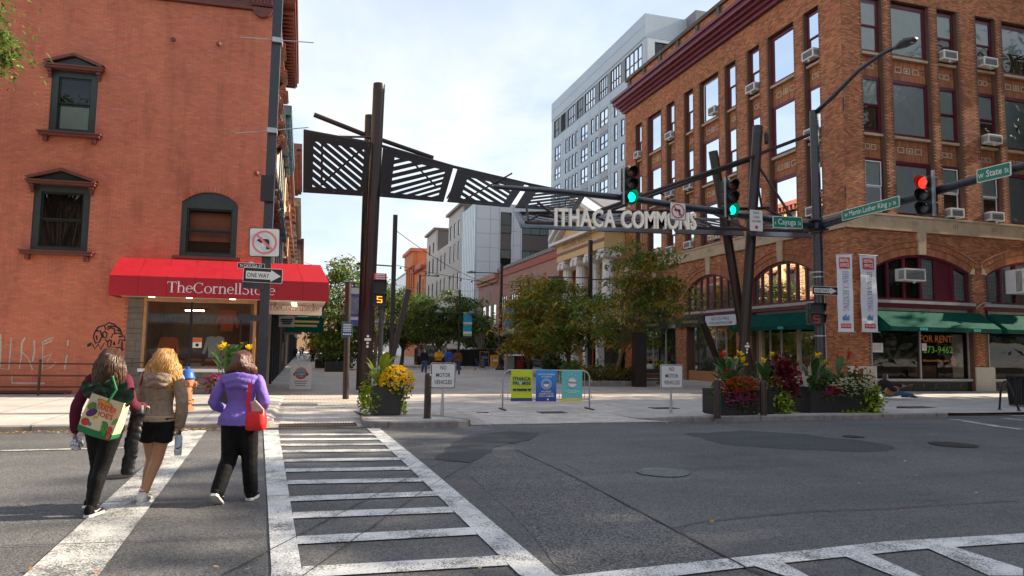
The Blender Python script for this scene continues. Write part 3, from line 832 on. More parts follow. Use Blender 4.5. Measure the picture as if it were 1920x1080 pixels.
# cornice on the street corner and along the mall
co = M()
for s0, s1 in ((-16, .3),):
    fbox(co, fL, s0, s1, -.12, .1, 13.22, 13.3); fbox(co, fL, s0, s1, -.06, .1, 13.3, 13.9); fbox(co, fL, s0, s1, -.2, .1, 13.9, 14.05); fbox(co, fL, s0, s1, -.55, .1, 14.05, 14.35)
k = -8.
while k < -.5:
    for i in range(3): fbox(co, fL, k+i*.11, k+i*.11+.05, -.11, -.06, 13.5, 13.85)
    k += .62
fbox(co, fL, -.52, .2, -.2, -.06, 13.34, 13.9)
for i in range(6): fbox(co, fL, -.48+i*.115, -.42+i*.115, -.24, -.2, 13.38, 13.82)
co.prism([fL(-.16+.34*cos(a), -.16, 13.3+.34*sin(a)) for a in [radians(180+180*i/12) for i in range(13)]], LY*.1)
for sx in (-.3, -.04): co.disc(fL(sx, -.17, 13.14), .05, LX, UP, 8)
ob('cornice', co, m_trim, lb)
ev = M().box(SX-.02, -.72, 25.0, 33.4, 13.72, 13.95).box(SX-.02, -.66, 24.6, 33.5, 13.95, 14.35).box(SX-.02, -1.2, 25.2, 33.4, 13.2, 13.5)
ob('eave', ev, m_trim, lb)
for i in range(23):
    y = 25.5+i*.34; ob('bracket', M().box(SX+.002, -.78, y, y+.14, 13.56, 13.716), m_trim, lb)
for y in (26.3, 28.9, 31.3):
    for z, h in ((4.6, 2.2), (8.3, 2.2), (11.1, 1.5)):
        sashwin(lb, fS, y, y+1.15, z, z+h, m_trim, m_sash, .12, .1, back=m_dark)
        hh = hood(M(), fS, y-.15, y+1.3, z+h, z+h+.34, .34); fbox(hh, fS, y-.15, y+1.3, -.2, .01, z-.12, z)
        ob('window_hood', hh, m_trim, lb)
for px, py in ((325, 75), (410, 83), (481, 325)):
    q = PY(px, py, 24.9); ob('anchor_plate', M().lathe([(.09, 0), (.09, .02), (.04, .05)], (0, 0, 0), 8).xf(lambda p, q=q: V((q.x+p.x, q.y-.02-p.z, q.z+p.y))), m_trim, lb)
# shop front on the street side
pm = M()
z = .05
while z < 3.2:
    h = rnd.choice((.16, .2, .24, .3)); x = -3.82
    while x < -3.36:
        wd = min(rnd.uniform(.2, .46), -3.36-x)
        if -3.36-x-wd < .12: wd = -3.36-x
        ob('stone', fbox(M(), fL, x+.004, x+wd-.004, -rnd.uniform(.05, .075), .3, z+.004, z+h-.004), m_stone, lb); x += wd
    z += h
x = -3.3
z = .12
while z < .84:
    x = -3.35; h = .178
    while x < .18:
        wd = min(rnd.uniform(.25, .6), .18-x)
        ob('stone', fbox(M(), fL, x+.004, x+wd-.004, -rnd.uniform(.03, .05), .2, z+.004, z+h-.004), m_stone, lb); x += wd
    z += .18
sf = M()
fbox(sf, fL, -3.36, -3.27, -.06, .2, .9, 3.25); fbox(sf, fL, .0, .09, -.06, .2, .9, 3.25); fbox(sf, fL, -3.27, 0, -.05, .2, 3.1, 3.25)
ob('shopfront_frame', sf, m_wood, lb)
sl = M(); fbox(sl, fL, -3.4, .2, -.2, .25, .84, .94); ob('shopfront_sill', sl, m_white, lb)
ob('shop_window', fquad(M(), fL, -3.27, 0, .062, .94, 3.1), m_paned, lb)
for _a, _b in ((-1.97, -1.9), (-.42, -.39)): ob('mullion', fbox(M(), fL, _a, _b, .0, .055, .94, 3.1), m_black, lb)
rm = M(); fbox(rm, fL, -3.3, .1, 2.2, 2.25, .2, 3.3); fbox(rm, fL, -3.3, .1, .09, 2.2, .3, .36); fbox(rm, fL, -3.33, -3.3, .09, 2.2, .3, 3.3); fbox(rm, fL, .1, .13, .09, 2.2, .3, 3.3)
ob('shop_interior', rm, m_room, lb)
# things set out in the window
m_col = [mat('paint_'+n, c, .6, var=.05) for n, c in (('orange', (.75, .25, .03)), ('yellow', (.8, .55, .03)), ('teal', (.02, .4, .5)), ('lime', (.35, .55, .05)), ('rust', (.7, .12, .03)), ('sky', (.1, .35, .7)))]
def sweat(m, c, w, h):
    x, z = c
    return m.prism([fL(x+a*w, .75, z+b*h) for a, b in ((-.32, 0), (.32, 0), (.34, .62), (.5, .15), (.62, .2), (.42, .95), (.14, 1), (0, .94), (-.14, 1), (-.42, .95), (-.62, .2), (-.5, .15), (-.34, .62))], LY*.12)
for c, mm in (((-2.75, 1.25), m_col[4]), ((-1.3, 1.3), m_white), ((-.95, 2.2), m_col[4]), ((-.1, 1.2), m_dgreen)):
    ob('sweatshirt', sweat(M(), c, .62, .72), mm, None, 'sweatshirt on a stand in the shop window, %s' % {m_col[4]: 'rust red', m_white: 'white', m_dgreen: 'dark grey'}[mm]+(' hung high' if c[1] > 2 else ' set low'), 'sweatshirt')
fx = thing('strip_light', fL(-2.2, 1.1, 2.85), 'lit white fluorescent strip light high inside the corner shop', 'lamp')
ob('tube', fbox(M(), fL, -2.35, -1.75, 1.05, 1.1, 2.86, 2.9), mat('lit_tube', (.9, .9, .85), .5, var=0, emit=((1, .85, .62), 9.)), fx); ob('fixture', fbox(M(), fL, -2.5, -1.6, .98, 1.17, 2.905, 2.97), m_black, fx)
for q_, (s_, z_) in enumerate(((-2.7, .0), (-2.1, .0), (-1.5, .0), (-.6, .0))):
    ob('shelf_board', fbox(M(), fL, s_-.28, s_+.28, 1.6, 2.0, .9+.0*q_, .94), m_wood, lb)
    for k in range(4): ob('folded_shirt', fbox(M(), fL, s_-.24, s_+.22, 1.62, 1.96, .945+k*.075, 1.015+k*.075), [m_col[4], m_white, m_grayb, m_trim][(k+q_) % 4], lb)
pt = thing('painting', fL(-.85, .5, .95), 'painting of bright leaf shapes in the shop window behind the cannas', 'painting')
ob('canvas', fbox(M(), fL, -1.15, -.52, .55, .58, 1.0, 1.75), m_grayb, pt)
for k in range(34):
    cx, cz = rnd.uniform(-1.1, -.57), rnd.uniform(1.04, 1.7); r = rnd.uniform(.04, .065); a = rnd.uniform(0, 3)
    ob('paint_dab', M().add([fL(cx+cos(a+b)*r*rr, .546-.0005*k, cz+sin(a+b)*r*rr) for b, rr in ((0, 1), (1.57, .6), (3.14, 1), (4.71, .6))], [(0, 1, 2, 3)]), m_col[k % 6], pt)
nt = thing('notice', fL(-1.78, .0, 2.0), 'small red and white face covering notice on shop window glass', 'notice')
ob('sheet', fbox(M(), fL, -1.86, -1.58, .045, .05, 1.62, 1.95), m_white, nt)
ob('red_panel', fbox(M(), fL, -1.855, -1.585, .041, .044, 1.8, 1.945), m_col[4], nt)
ob('print', M().disc(fL(-1.72, .043, 1.71), .055, LX, UP, 12), m_black, nt)
# graffiti on the wall
def scrawl(lines, m, w, d=-.0085):
    for L in lines:
        pts = [fL(x, d, z) for x, z in L]; prev = None
        for i, p in enumerate(pts):
            t = (pts[min(i+1, len(pts)-1)]-pts[max(i-1, 0)]).normalized(); s_ = t.cross(LY).normalized()*w*rnd.uniform(.35, .6)
            cur = (p-s_, p+s_)
            if prev: m.add([prev[0], prev[1], cur[1], cur[0]], [(0, 1, 2, 3)])
            prev = cur
    return m
def gz(p):   # from the enlarged view of the photo (x, y) to wall coordinates
    q = PY(p[0]/4.5, 560+p[1]/4.5, 25.12); d = q-CO; t = (L0-CO).dot(LY)/d.dot(LY); q = CO+d*t
    return ((q-L0).dot(LX), q.z)
g1 = [[(805, 275), (830, 240), (880, 225), (895, 262)], [(885, 225), (920, 203), (965, 218), (980, 235), (1010, 255), (1030, 300)], [(800, 280), (790, 330), (805, 375), (840, 365), (860, 320), (850, 275), (815, 270), (800, 280)], [(815, 310), (818, 350)], [(865, 290), (872, 325), (895, 330), (905, 295), (885, 275), (865, 290)], [(905, 262), (935, 245), (965, 255), (970, 300)], [(905, 240), (940, 232), (985, 240)], [(940, 330), (950, 300), (1000, 290), (1050, 320), (1055, 355), (1010, 345), (1000, 385)], [(985, 262), (1015, 275)], [(1000, 320), (1035, 322)], [(740, 390), (775, 372), (765, 392), (738, 402), (740, 390)], [(780, 385), (800, 425), (830, 385), (850, 430), (880, 375), (905, 405), (915, 355), (940, 350), (935, 400), (915, 408)], [(890, 340), (900, 365), (935, 345)], [(955, 385), (965, 362), (970, 385), (955, 388)], [(1030, 360), (1028, 415)], [(870, 460), (900, 432), (950, 414), (1010, 415), (1045, 432)], [(1020, 440), (1035, 436)]]
ob('graffiti', scrawl([[gz(p) for p in L] for L in g1], M(), .05), m_blackp, lb, label='black spray tag of a lumpy grinning face')
g2 = [[(5, 300), (8, 420), (2, 590), (75, 597), (90, 420), (98, 330)], [(215, 325), (185, 380), (182, 470), (165, 590)], [(190, 455), (240, 500), (275, 600)], [(290, 350), (292, 450), (275, 530)], [(362, 360), (358, 600), (430, 580), (475, 535)], [(370, 360), (450, 328)], [(370, 385), (440, 355)], [(365, 495), (440, 465), (400, 530)], [(575, 350), (572, 395)], [(565, 470), (545, 600)], [(555, 500), (575, 480)], [(100, 640), (102, 712), (380, 714)]]
ob('graffiti', scrawl([[gz(p) for p in L] for L in g2], M(), .04), m_chalk, lb, label='pale scratched letters on the lower wall')
ob('vent_slot', fbox(M(), fL, -7.6, -5.5, -.03, .02, .02, .16), m_black, lb)
ob('wall_ledge', fbox(M(), fL, -8, -5.3, -.1, .02, .16, .24), m_trim, lb)

# ---------------------------------------------------------------- red awning of the corner shop
m_awn = mat('red_awning_cloth', (.43, .006, .016), .55, var=.08, scale=1.2)
m_sof = mat('awning_soffit', (.66, .60, .50), .7, var=.05)
aw = thing('shop_awning', (-2, 24, 0), 'long red fabric awning with white shop name wrapping round building corner', 'awning')
A0, A1 = fL(-4.04, -1.3, 0), V((.74, 23.46, 0)); A2 = V((.74, 34.5, 0))
T0, T1, T2 = fL(-3.98, -.62, 0), V((.46, 24.1, 0)), V((.46, 34.5, 0))
W0, W1 = fL(-4.04, -.012, 0), fL(-3.98, -.012, 0)
ZB, ZV, ZT = 3.17, 3.78, 4.42
def zz(p, z): return V((p.x, p.y, z))
c = M()
for a, b in ((A0, A1), (A1, A2)): c.add([zz(a, ZB), zz(b, ZB), zz(b, ZV), zz(a, ZV)], [(0, 1, 2, 3)])
c.add([zz(A0, ZV), zz(A1, ZV), zz(T1, ZT), zz(T0, ZT)], [(0, 1, 2, 3)]); c.add([zz(A1, ZV), zz(A2, ZV), zz(T2, ZT), zz(T1, ZT)], [(0, 1, 2, 3)])
c.add([zz(W0, ZB), zz(A0, ZB), zz(A0, ZV), zz(T0, ZT), zz(W1, ZT)], [(0, 1, 2, 3, 4)])
cB = fL(.24, -.012, 0); cS = V((SX+.02, 34.5, 0))
c.add([zz(T0, ZT), zz(T1, ZT), zz(cB, ZT+.05), zz(W1, ZT+.05)], [(0, 1, 2, 3)]); c.add([zz(T1, ZT), zz(T2, ZT), zz(cS, ZT+.05), zz(cB, ZT+.05)], [(0, 1, 2, 3)])
c.add([zz(A2, ZB), zz(cS, ZB), zz(cS, ZT), zz(T2, ZT), zz(A2, ZV)], [(0, 1, 2, 3, 4)])
for a, b, n in ((A0, A1, V((0, -.004, 0))), (A1, A2, V((.004, 0, 0)))): c.add([zz(a, ZV-.012)+n, zz(b, ZV-.012)+n, zz(b, ZV+.012)+n, zz(a, ZV+.012)+n], [(0, 1, 2, 3)])
ob('canopy', c, m_awn, aw)
sm_ = M()
for a, b, ta, tb, n_ in ((A0, A1, T0, T1, 8), (A1, A2, T1, T2, 10)):
    for k in range(1, n_):
        p, q = a.lerp(b, k/n_), ta.lerp(tb, k/n_); dd = (b-a).normalized()*.012; nn_ = V((dd.y, -dd.x, 0)).normalized()*.003
        sm_.add([zz(p, ZB)-dd+nn_, zz(p, ZB)+dd+nn_, zz(p, ZV)+dd+nn_, zz(p, ZV)-dd+nn_], [(0, 1, 2, 3)]); u_ = UP*.003
        sm_.add([zz(p, ZV)-dd+nn_+u_, zz(p, ZV)+dd+nn_+u_, zz(q, ZT)+dd+nn_+u_, zz(q, ZT)-dd+nn_+u_], [(0, 1, 2, 3)])
ob('seam', sm_, mat('red_awning_seam', (.30, .004, .010), .6, var=.05), aw, kind='stuff')
i0, i1, i2 = A0+V((.05, .05, 0)), A1+V((-.05, .05, 0)), A2+V((-.05, 0, 0))
ob('soffit', M().poly([zz(W0, ZB+.06), zz(i0, ZB+.06), zz(i1, ZB+.06), zz(cB, ZB+.06)]).poly([zz(cB, ZB+.06), zz(i1, ZB+.06), zz(i2, ZB+.06), zz(cS, ZB+.06)]), m_sof, aw)
for q in [fL(-3.0, -.6, 0), fL(-1.9, -.6, 0), fL(-.6, -.6, 0), V((-.35, 25.5, 0)), V((-.35, 26.6, 0)), V((-.35, 27.7, 0))]:
    ob('downlight', M().lathe([(.09, ZB+.02), (.09, ZB+.055), (.06, ZB+.056)], (q.x, q.y, 0), 10), mat('lit_downlight', (.9, .85, .7), .5, var=0, emit=((1, .85, .6), 2.5)), aw)
d = (A1-A0).normalized()
q0, q1 = PY(312, 545, 23.68), PY(516, 552, 23.5)
mid = (q0+q1)/2; mid = A0+d*((mid-A0).dot(d))
ob('lettering', serif(M(), 'TheCornellStore', zz(mid, 3.32), d, UP, (q1-q0).length, .33, .006), m_white, aw)
# hanging sign below the awning
hs = thing('hanging_sign', (-.35, 25.6, 2.5), 'white hanging sign with red shop name under awning soffit', 'sign')
a, b = PY(498, 590, 25.6), PY(603, 595, 25.6); zt = PY(550, 574, 25.6).z
ob('panel', M().box(a.x, b.x, 25.58, 25.64, a.z+.02, zt), mat('sign_white', (.74, .68, .62), .5, var=.03), hs)
ob('lettering', serif(M(), 'TheCornellStore', ((a.x+b.x)/2, 25.58, a.z+.16), (1, 0, 0), UP, (b.x-a.x)*.9, .22, .005), mat('sign_red', (.55, .02, .02), .5, var=0), hs)
ob('hanger', M().tube((a.x+.3, 25.61, zt), (a.x+.3, 25.61, ZB+.06), .012, n=6).tube((b.x-.3, 25.61, zt), (b.x-.3, 25.61, ZB+.06), .012, n=6), m_black, hs)
# rail on the pavement
ra = thing('pavement_rail', (-9, 24.4, .12), 'rusty brown metal rail with three bars along painted wall', 'railing')
m_rust = mat('rusty_rail', (.07, .035, .025), .6, var=.3, scale=8)
rp = M()
rr = [(-5.95, 24.5), (-7.6, 24.6), (-9.4, 24.7), (-11.4, 24.8)]
for x, y in rr: ob('post', M().tube((x, y, .1), (x, y, 1.15), .035, n=8).ball((x, y, 1.17), .045, n=8, m=5), m_rust, ra)
for z in (1.08, .72, .38): ob('rail', M().path([(x, y, z) for x, y in rr], .024, 8), m_rust, ra)
ob('rail', M().path([(-5.95, 24.5, 1.08), (-4.6, 24.95, 1.14)], .02, 8), m_rust, ra)
# ---------------------------------------------------------------- right corner building
def brickmat(name, col, dv=.22, dh=.012):
    m, t, out = nt_of(name); P = pos(t)
    c = hsv_island(t, col, dv, dh, True)
    st = nd(t, 'ShaderNodeMapping', {'Vector': P, 'Scale': (1, 1, .2)})
    v = ramp(t, noise(t, P, .4, 5, .6), .3, .7, .86, 1.12); v2 = ramp(t, noise(t, st.outputs[0], 1.3, 5, .7), .55, .8, 1, .78)
    k = nd(t, 'ShaderNodeMath', {0: v, 1: v2}, operation='MULTIPLY').outputs[0]
    c = nd(t, 'ShaderNodeVectorMath', {0: c, 'Scale': k}, operation='SCALE').outputs[0]
    b = nd(t, 'ShaderNodeBsdfPrincipled', {'Base Color': c, 'Roughness': .8, 'Specular IOR Level': .3})
    bp = nd(t, 'ShaderNodeBump', {'Strength': .3, 'Distance': .01, 'Height': noise(t, P, 40, 3, .7)})
    t.links.new(bp.outputs[0], b.inputs['Normal']); t.links.new(b.outputs[0], out.inputs[0])
    MATS[name] = m; return m
m_brk = brickmat('brown_brick', (.46, .18, .086), .36, .016)
m_brk2 = brickmat('brown_brick_panel', (.41, .158, .074), .22)
m_mort = mat('brown_mortar', (.15, .08, .048), .9, var=.2, scale=2)
m_plum = mat('plum_paint', (.115, .012, .028), .4, var=.15, scale=5)
m_plumd = mat('plum_cornice', (.16, .03, .045), .35, var=.15, scale=3)
m_lime = mat('limestone', (.50, .37, .24), .8, var=.18, scale=1.6, dirt=.35, bump=.12, bscale=30)
m_tile = mat('cream_tile', (.52, .38, .24), .6, var=.12, scale=8)
m_plinth = mat('pale_stone', (.52, .47, .41), .8, var=.12, scale=1.5, dirt=.2)
m_ac = mat('ac_white', (.74, .72, .68), .5, var=.06)
m_acg = mat('ac_grille', (.20, .20, .20), .6, var=.1)
m_ggrn = mat('green_awning_cloth', (.004, .068, .05), .9, var=.2, scale=1.4, dirt=.12, spec=.08)
m_cav = mat('recess_dark', (.022, .018, .016), .9, var=.2)
m_lead = mat('leaded_came', (.10, .10, .10), .5, var=.1)
m_ledge = mat('grey_ledge', (.42, .41, .40), .6, var=.15, scale=3)
m_sky = mat('curtain_pale', (.72, .76, .76), .8, var=.08, scale=3)
RX, RY = 23.2, 25.7
rb = thing('corner_building', (30, 36, 0), 'brown brick office building with plum cornice, arched lower windows and green shop awnings', 'building')
def fW(s, d, z): return V((RX+s, RY+d, z))                 # west face, s to the right
def fN(s, d, z): return V((RX+d, RY+s, z))                 # mall face, s away from the camera
NCOL = [(1.5, 2.5, 0), (3.3, 5.3, 1), (6.1, 7.1, 0), (8.3, 9.3, 0), (10.05, 12.05, 1), (12.9, 13.9, 0), (15.25, 16.2, 0), (17.1, 19.0, 1), (20.0, 20.9, 0)]
WCOL = [(1.15, 2.3, 0), (2.9, 5.1, 1), (5.67, 6.85, 0), (8.1, 9.3, 0), (9.8, 12.0, 1), (12.6, 13.8, 0)]
ROWS = [(8.2, 10.78), (11.97, 14.70), (15.85, 18.45)]
NARCH = [(2.1, 6.95), (8.7, 13.7), (15.4, 20.4)]; WARCH = [(1.3, 7.0), (8.05, 13.9)]
AZ0, ASP, ACR = 4.22, 5.62, 6.36
LEN_N, LEN_W = 22.7, 20.
def arch_z(a, b, s):
    c, h = (a+b)/2, (b-a)/2; r = (h*h+(ACR-ASP)**2)/(2*(ACR-ASP)); return ACR-(r-sqrt(max(r*r-(s-c)**2, 0)))
for side, fn, cols, archs, ln in (('N', fN, NCOL, NARCH, LEN_N), ('W', fW, WCOL, WARCH, LEN_W)):
    slots = [(a-.02, b+.02, 8.18, 18.52) for a, b, _ in cols]
    aholes = [(a, b, AZ0, ACR) for a, b in archs]
    shops = [(a-.15, b+.1, .0, 3.95) for a, b in archs]
    ob('wall', wallgrid(M(), 0 if side == 'W' else .3, ln, 0, 20.0, slots+aholes+shops, fn, .3), m_mort, rb)
    ob('spandrel_wall', fbox(M(), fn, .5, ln, .301, .36, 7.9, 19), m_mort, rb)
    def sk(c, z, h, A=archs, S=slots, SH=shops):
        if 7.47 < z < 8.2: return True
        if c > ln-.0: return True
        for a, b, p, q in S+SH:
            if a-h < c < b+h and p-.02 < z < q+.02: return True
        for a, b in A:
            if a-h < c < b+h and AZ0-.2 < z < arch_z(a, b, min(max(c, a), b))+.42: return True
            if a-.4 < c < b+.4 and ASP < z < arch_z(a, b, min(max(c, a), b))+.42 and z > ASP: return True
        return False
    bricks(rb, fn, 0.0, min(ln, 16) if side == 'W' else ln, .03, 19.93, .225, .0765, sk, m_brk, deep=.007, joint=.014, near=150)
    # upright (soldier) bricks on the panels between the storeys
    pans = []
    for a, b, big in cols:
        pans += [(a, b, 10.84, 11.85), (a, b, 14.76, 15.73)]
    L = M()
    for a, b, z0, z1 in pans:
        for zz0, zz1 in ((z0, z0+.3), (z0+.31, z1-.31), (z1-.3, z1)):
            if zz1-zz0 < .1: continue
            if zz1-zz0 < .32:
                n = int((b-a)/.076)
                for i in range(n):
                    s = a+(b-a)*i/n; fbox(L, fn, s+.004, s+(b-a)/n-.005, .302-rnd.uniform(.01, .016), .303, zz0, zz1)
            else:
                k = int((zz1-zz0)/.0765); n = max(int((b-a)/.225), 1)
                for r in range(k):
                    for i in range(n): fbox(L, fn, a+(b-a)*i/n+.005, a+(b-a)*(i+1)/n-.006, .302-rnd.uniform(.01, .015), .303, zz0+r*.0765, zz0+r*.0765+.066)
    ob('soldier_courses', L, m_brk2, rb, kind='stuff')
    # cream tile inlays
    for a, b, z0, z1 in pans:
        zc = (z0+z1)/2+.02; cs = [((a+b)/2+k*.52) for k in (-1, 0, 1)] if b-a > 1.5 else [(a+b)/2-.17, (a+b)/2+.17]
        for i, c in enumerate(cs):
            t = M(); w, h = (.2, .15) if b-a > 1.5 else (.15, .14)
            for x0, x1, y0, y1 in ((c-w, c+w, zc+h-.055, zc+h), (c-w, c+w, zc-h, zc-h+.055), (c-w, c-w+.055, zc-h+.056, zc+h-.056), (c+w-.055, c+w, zc-h+.056, zc+h-.056)):
                fbox(t, fn, x0, x1, .27, .302, y0, y1)
            if i == 1 and b-a > 1.5: t.prism([fn(c+x, .282, zc+y) for x, y in ((0, -.1), (.1, 0), (0, .1), (-.1, 0))], fn(0, .02, 0)-fn(0, 0, 0))
            ob('tile', t, m_tile, rb)
    # upper windows
    for ci, (a, b, big) in enumerate(cols):
        for ri, (z0, z1) in enumerate(ROWS):
            key = (side, ci, ri)
            wh = key in (('N', 4, 2), ('W', 0, 0), ('W', 2, 0), ('W', 3, 0))
            k = (ci*7+ri*5+(3 if side == 'W' else 0)) % 5
            bl = {0: (m_bwht, (0, 1)), 1: (m_grayb, (0, 1)), 2: (m_blind_refl, (.5, 1)), 3: (m_sky, (0, 1)), 4: (m_bwht, (.45, 1))}[k]
            if key in (('W', 1, 2), ): bl = (m_blind_refl, (0, 1))
            if key in (('W', 1, 1), ('W', 1, 0)): bl = (m_grayb, (0, 1))
            if key == ('W', 4, 2): bl = (m_bwht, (.45, 1))
            if key == ('W', 0, 1): bl = (m_blind_refl, (.5, 1))
            if key == ('W', 2, 1): bl = (m_blind_refl, (0, 1))
            sashwin(rb, lambda s, d, z, fn=fn: fn(s, d+.16, z), a, b, z0+.02, z1, m_plum, m_white if wh else m_plum, .1 if not big else .13, .05, mid=not big, back=m_dark, blind_or_reflection=bl[0], bl=bl[1], fw=.045 if big else .055, bd=.05)
            s = M(); fbox(s, fn, a-.06, b+.06, .10, .30, z0-.12, z0); ob('window_sill', s, m_lime, rb)
    # stone band
    s = M(); fbox(s, fn, -.06, ln, -.09, .02, 7.5, 8.08); fbox(s, fn, -.1, ln, -.14, .02, 8.081, 8.17); fbox(s, fn, -.1, ln, -.13, .02, 7.42, 7.499)
    ob('stone_band', s, m_lime, rb)
    x = 1.2
    while x < ln-1:
        g = M()
        for i in range(3): fbox(g, fn, x+i*.12, x+i*.12+.05, -.1, -.091, 7.72, 7.92)
        ob('band_ornament', g, mat('dark_stone_tone', (.33, .24, .16), .8, var=.1), rb, kind='stuff'); x += 2.42  # ornament bars in a darker stone colour than the band
    # arches: two rings of upright bricks, keystone, skewbacks, windows
    for ai, (a, b) in enumerate(archs):
        c, h = (a+b)/2, (b-a)/2; r = (h*h+(ACR-ASP)**2)/(2*(ACR-ASP)); zc = ACR-r; am = math.asin(h/r)
        for r0, r1, dd in ((r+.02, r+.34, -.035), (r+.36, r+.60, -.06)):
            nn = int(2*am*r/.078); R_ = M()
            for i in range(nn):
                t0 = -am*1.04+2*am*1.04*i/nn; t1 = t0+2*am*1.04/nn*.88
                R_.prism([fn(c+rr*sin(t), dd+rnd.uniform(-.004, .004), zc+rr*cos(t)) for rr, t in ((r0, t0), (r0, t1), (r1, t1), (r1, t0))], fn(0, .06-dd, 0)-fn(0, 0, 0))
            ob('arch_ring', R_, m_brk2, rb, kind='stuff')
        rib = M(); P = [(c+(r+.62)*sin(-am*1.04+2*am*1.04*i/24), zc+(r+.62)*cos(-am*1.04+2*am*1.04*i/24)) for i in range(25)]
        for (x0, z0), (x1, z1) in zip(P, P[1:]):
            rib.add([fn(x0, -.09, z0), fn(x1, -.09, z1), fn(x1, -.09, z1+.05), fn(x0, -.09, z0+.05), fn(x0, .0, z0), fn(x1, .0, z1), fn(x1, 0, z1+.05), fn(x0, 0, z0+.05)], [(0, 1, 2, 3), (3, 2, 6, 7), (0, 4, 5, 1)])
        ob('arch_moulding', rib, m_brk2, rb)
        # wall between the arch line and the square hole
        inf = M(); P = [(a+2*h*i/24, arch_z(a, b, a+2*h*i/24)) for i in range(25)]
        for (x0, z0), (x1, z1) in zip(P, P[1:]):
            inf.add([fn(x0, .002, z0), fn(x1, .002, z1), fn(x1, .002, ACR+.01), fn(x0, .002, ACR+.01), fn(x0, .28, z0), fn(x1, .28, z1)], [(0, 1, 2, 3), (0, 4, 5, 1)])
        ob('arch_infill', inf, m_mort, rb)
        ks = M(); ks.prism([fn(c-.2, -.12, ACR+.02), fn(c+.2, -.12, ACR+.02), fn(c+.25, -.12, 7.42), fn(c-.25, -.12, 7.42)], fn(0, .11, 0)-fn(0, 0, 0)); ob('keystone', ks, m_lime, rb)
        for e, sg in ((a, -1), (b, 1)):
            kk = M().prism([fn(e, -.05, ASP-.02), fn(e+sg*.3, -.05, ASP-.02), fn(e+sg*.3, -.05, ASP+.5)], fn(0, .1, 0)-fn(0, 0, 0)); ob('springer_stone', kk, m_lime, rb)
        # window group in the arch
        fr = M(); n = 7 if side == 'N' else 6
        w0 = ob('arched_window', fr.poly([fn(a, .3, AZ0), fn(b, .3, AZ0), fn(b, .3, ASP)]+[fn(x, .3, z) for x, z in reversed(P)]), m_cav, rb)
        f2 = M(); fbox(f2, fn, a, b, .06, .2, AZ0, AZ0+.12)
        for (x0, z0), (x1, z1) in zip(P, P[1:]):
            f2.add([fn(x0, .06, z0-.1), fn(x1, .06, z1-.1), fn(x1, .06, z1), fn(x0, .06, z0), fn(x0, .2, z0-.1), fn(x1, .2, z1-.1)], [(0, 1, 2, 3), (0, 4, 5, 1)])
        for i in range(n+1):
            x = a+2*h*i/n; x = min(max(x, a+.05), b-.05); fbox(f2, fn, x-.06, x+.06, .05, .19, AZ0+.12, arch_z(a, b, x)-.02)
        ob('mullion_frame', f2, m_plum, w0)
        for i in range(n):
            x0, x1 = a+2*h*i/n+.06, a+2*h*(i+1)/n-.06; zt0, zt1 = arch_z(a, b, max(x0, a))-.1, arch_z(a, b, min(x1, b))-.1
            kind = {('W', 0): 'dDdLPL', ('W', 1): 'LLLLPL', ('N', 0): 'LLLdDLL', ('N', 1): 'LLdLDLL', ('N', 2): 'LdLLDLL'}[(side, ai)][i]
            if kind == 'P': ob('plum_panel', M().poly([fn(x0, .1, AZ0+.12), fn(x1, .1, AZ0+.12), fn(x1, .1, zt1), fn(x0, .1, zt0)]), m_plum, w0); continue
            ob('pane', M().poly([fn(x0, .13, AZ0+.12), fn(x1, .13, AZ0+.12), fn(x1, .13, zt1), fn(x0, .13, zt0)]), m_pane, w0)
            if kind == 'L':
                ob('pale_back', M().poly([fn(x0, .27, AZ0+.12), fn(x1, .27, AZ0+.12), fn(x1, .27, zt1), fn(x0, .27, zt0)]), m_grayb, w0)  # plain grey board behind the leaded glass
                g = M(); k = x0+.09
                while k < x1-.04: fbox(g, fn, k-.006, k+.006, .115, .122, AZ0+.13, min(zt0, zt1)); k += .1
                z = AZ0+.3
                while z < max(zt0, zt1)-.04: fbox(g, fn, x0, x1, .112, .119, z-.006, z+.006); z += .2
                ob('leading', g, m_lead, w0, kind='stuff')
        lg = M(); fbox(lg, fn, a-.2, b+.2, -.12, .05, 4.08, 4.22); ob('ledge', lg, m_ledge, rb)
        l2 = M(); fbox(l2, fn, a-.2, b+.15, -.1, .05, 3.9, 4.075); ob('sign_band', l2, m_plum, rb)
# cornice and brick parapet
cp = M()
for d, z0, z1 in ((.22, 20.0, 20.22), (.4, 20.22, 20.42), (.62, 20.42, 20.62), (.85, 20.62, 20.92), (1.0, 20.92, 21.12)):
    cp.box(RX-d, RX+.5, RY-d, RY+LEN_N+d*.6, z0, z1).box(RX+.501, RX+LEN_W, RY-d, RY+.5, z0, z1)
ob('cornice', cp, m_plumd, rb)
pp = M().box(RX+.12, RX+.5, RY+.12, RY+LEN_N-.1, 21.12, 22.5).box(RX+.5, RX+LEN_W, RY+.12, RY+.5, 21.12, 22.5)
ob('parapet', pp, m_mort, rb)
bricks(rb, lambda s, d, z: V((RX+.12+d, RY+s, z)), .15, LEN_N-.1, 21.14, 22.46, .225, .0765, lambda c, z, h: (c % 2.42) < .32, m_brk, near=0)
pl = M(); y = RY+.2
while y < RY+LEN_N: pl.box(RX+.02, RX+.12, y, y+.3, 21.13, 22.5); y += 2.42
pl.box(RX-.04, RX+.55, RY, RY+LEN_N, 22.5, 22.74).box(RX+.55, RX+LEN_W, RY, RY+.55, 22.5, 22.74)
ob('coping', pl, mat('weathered_coping', (.13, .10, .08), .9, var=.3, scale=3), rb)
ob('roof', M().box(RX+.4, RX+LEN_W, RY+.4, RY+LEN_N, 20.6, 20.8).box(RX+.37, RX+LEN_W, RY+LEN_N-.3, RY+LEN_N, 0, 21).box(RX+LEN_W-.2, RX+LEN_W, RY+.37, RY+LEN_N, 0, 21), m_cav, rb)
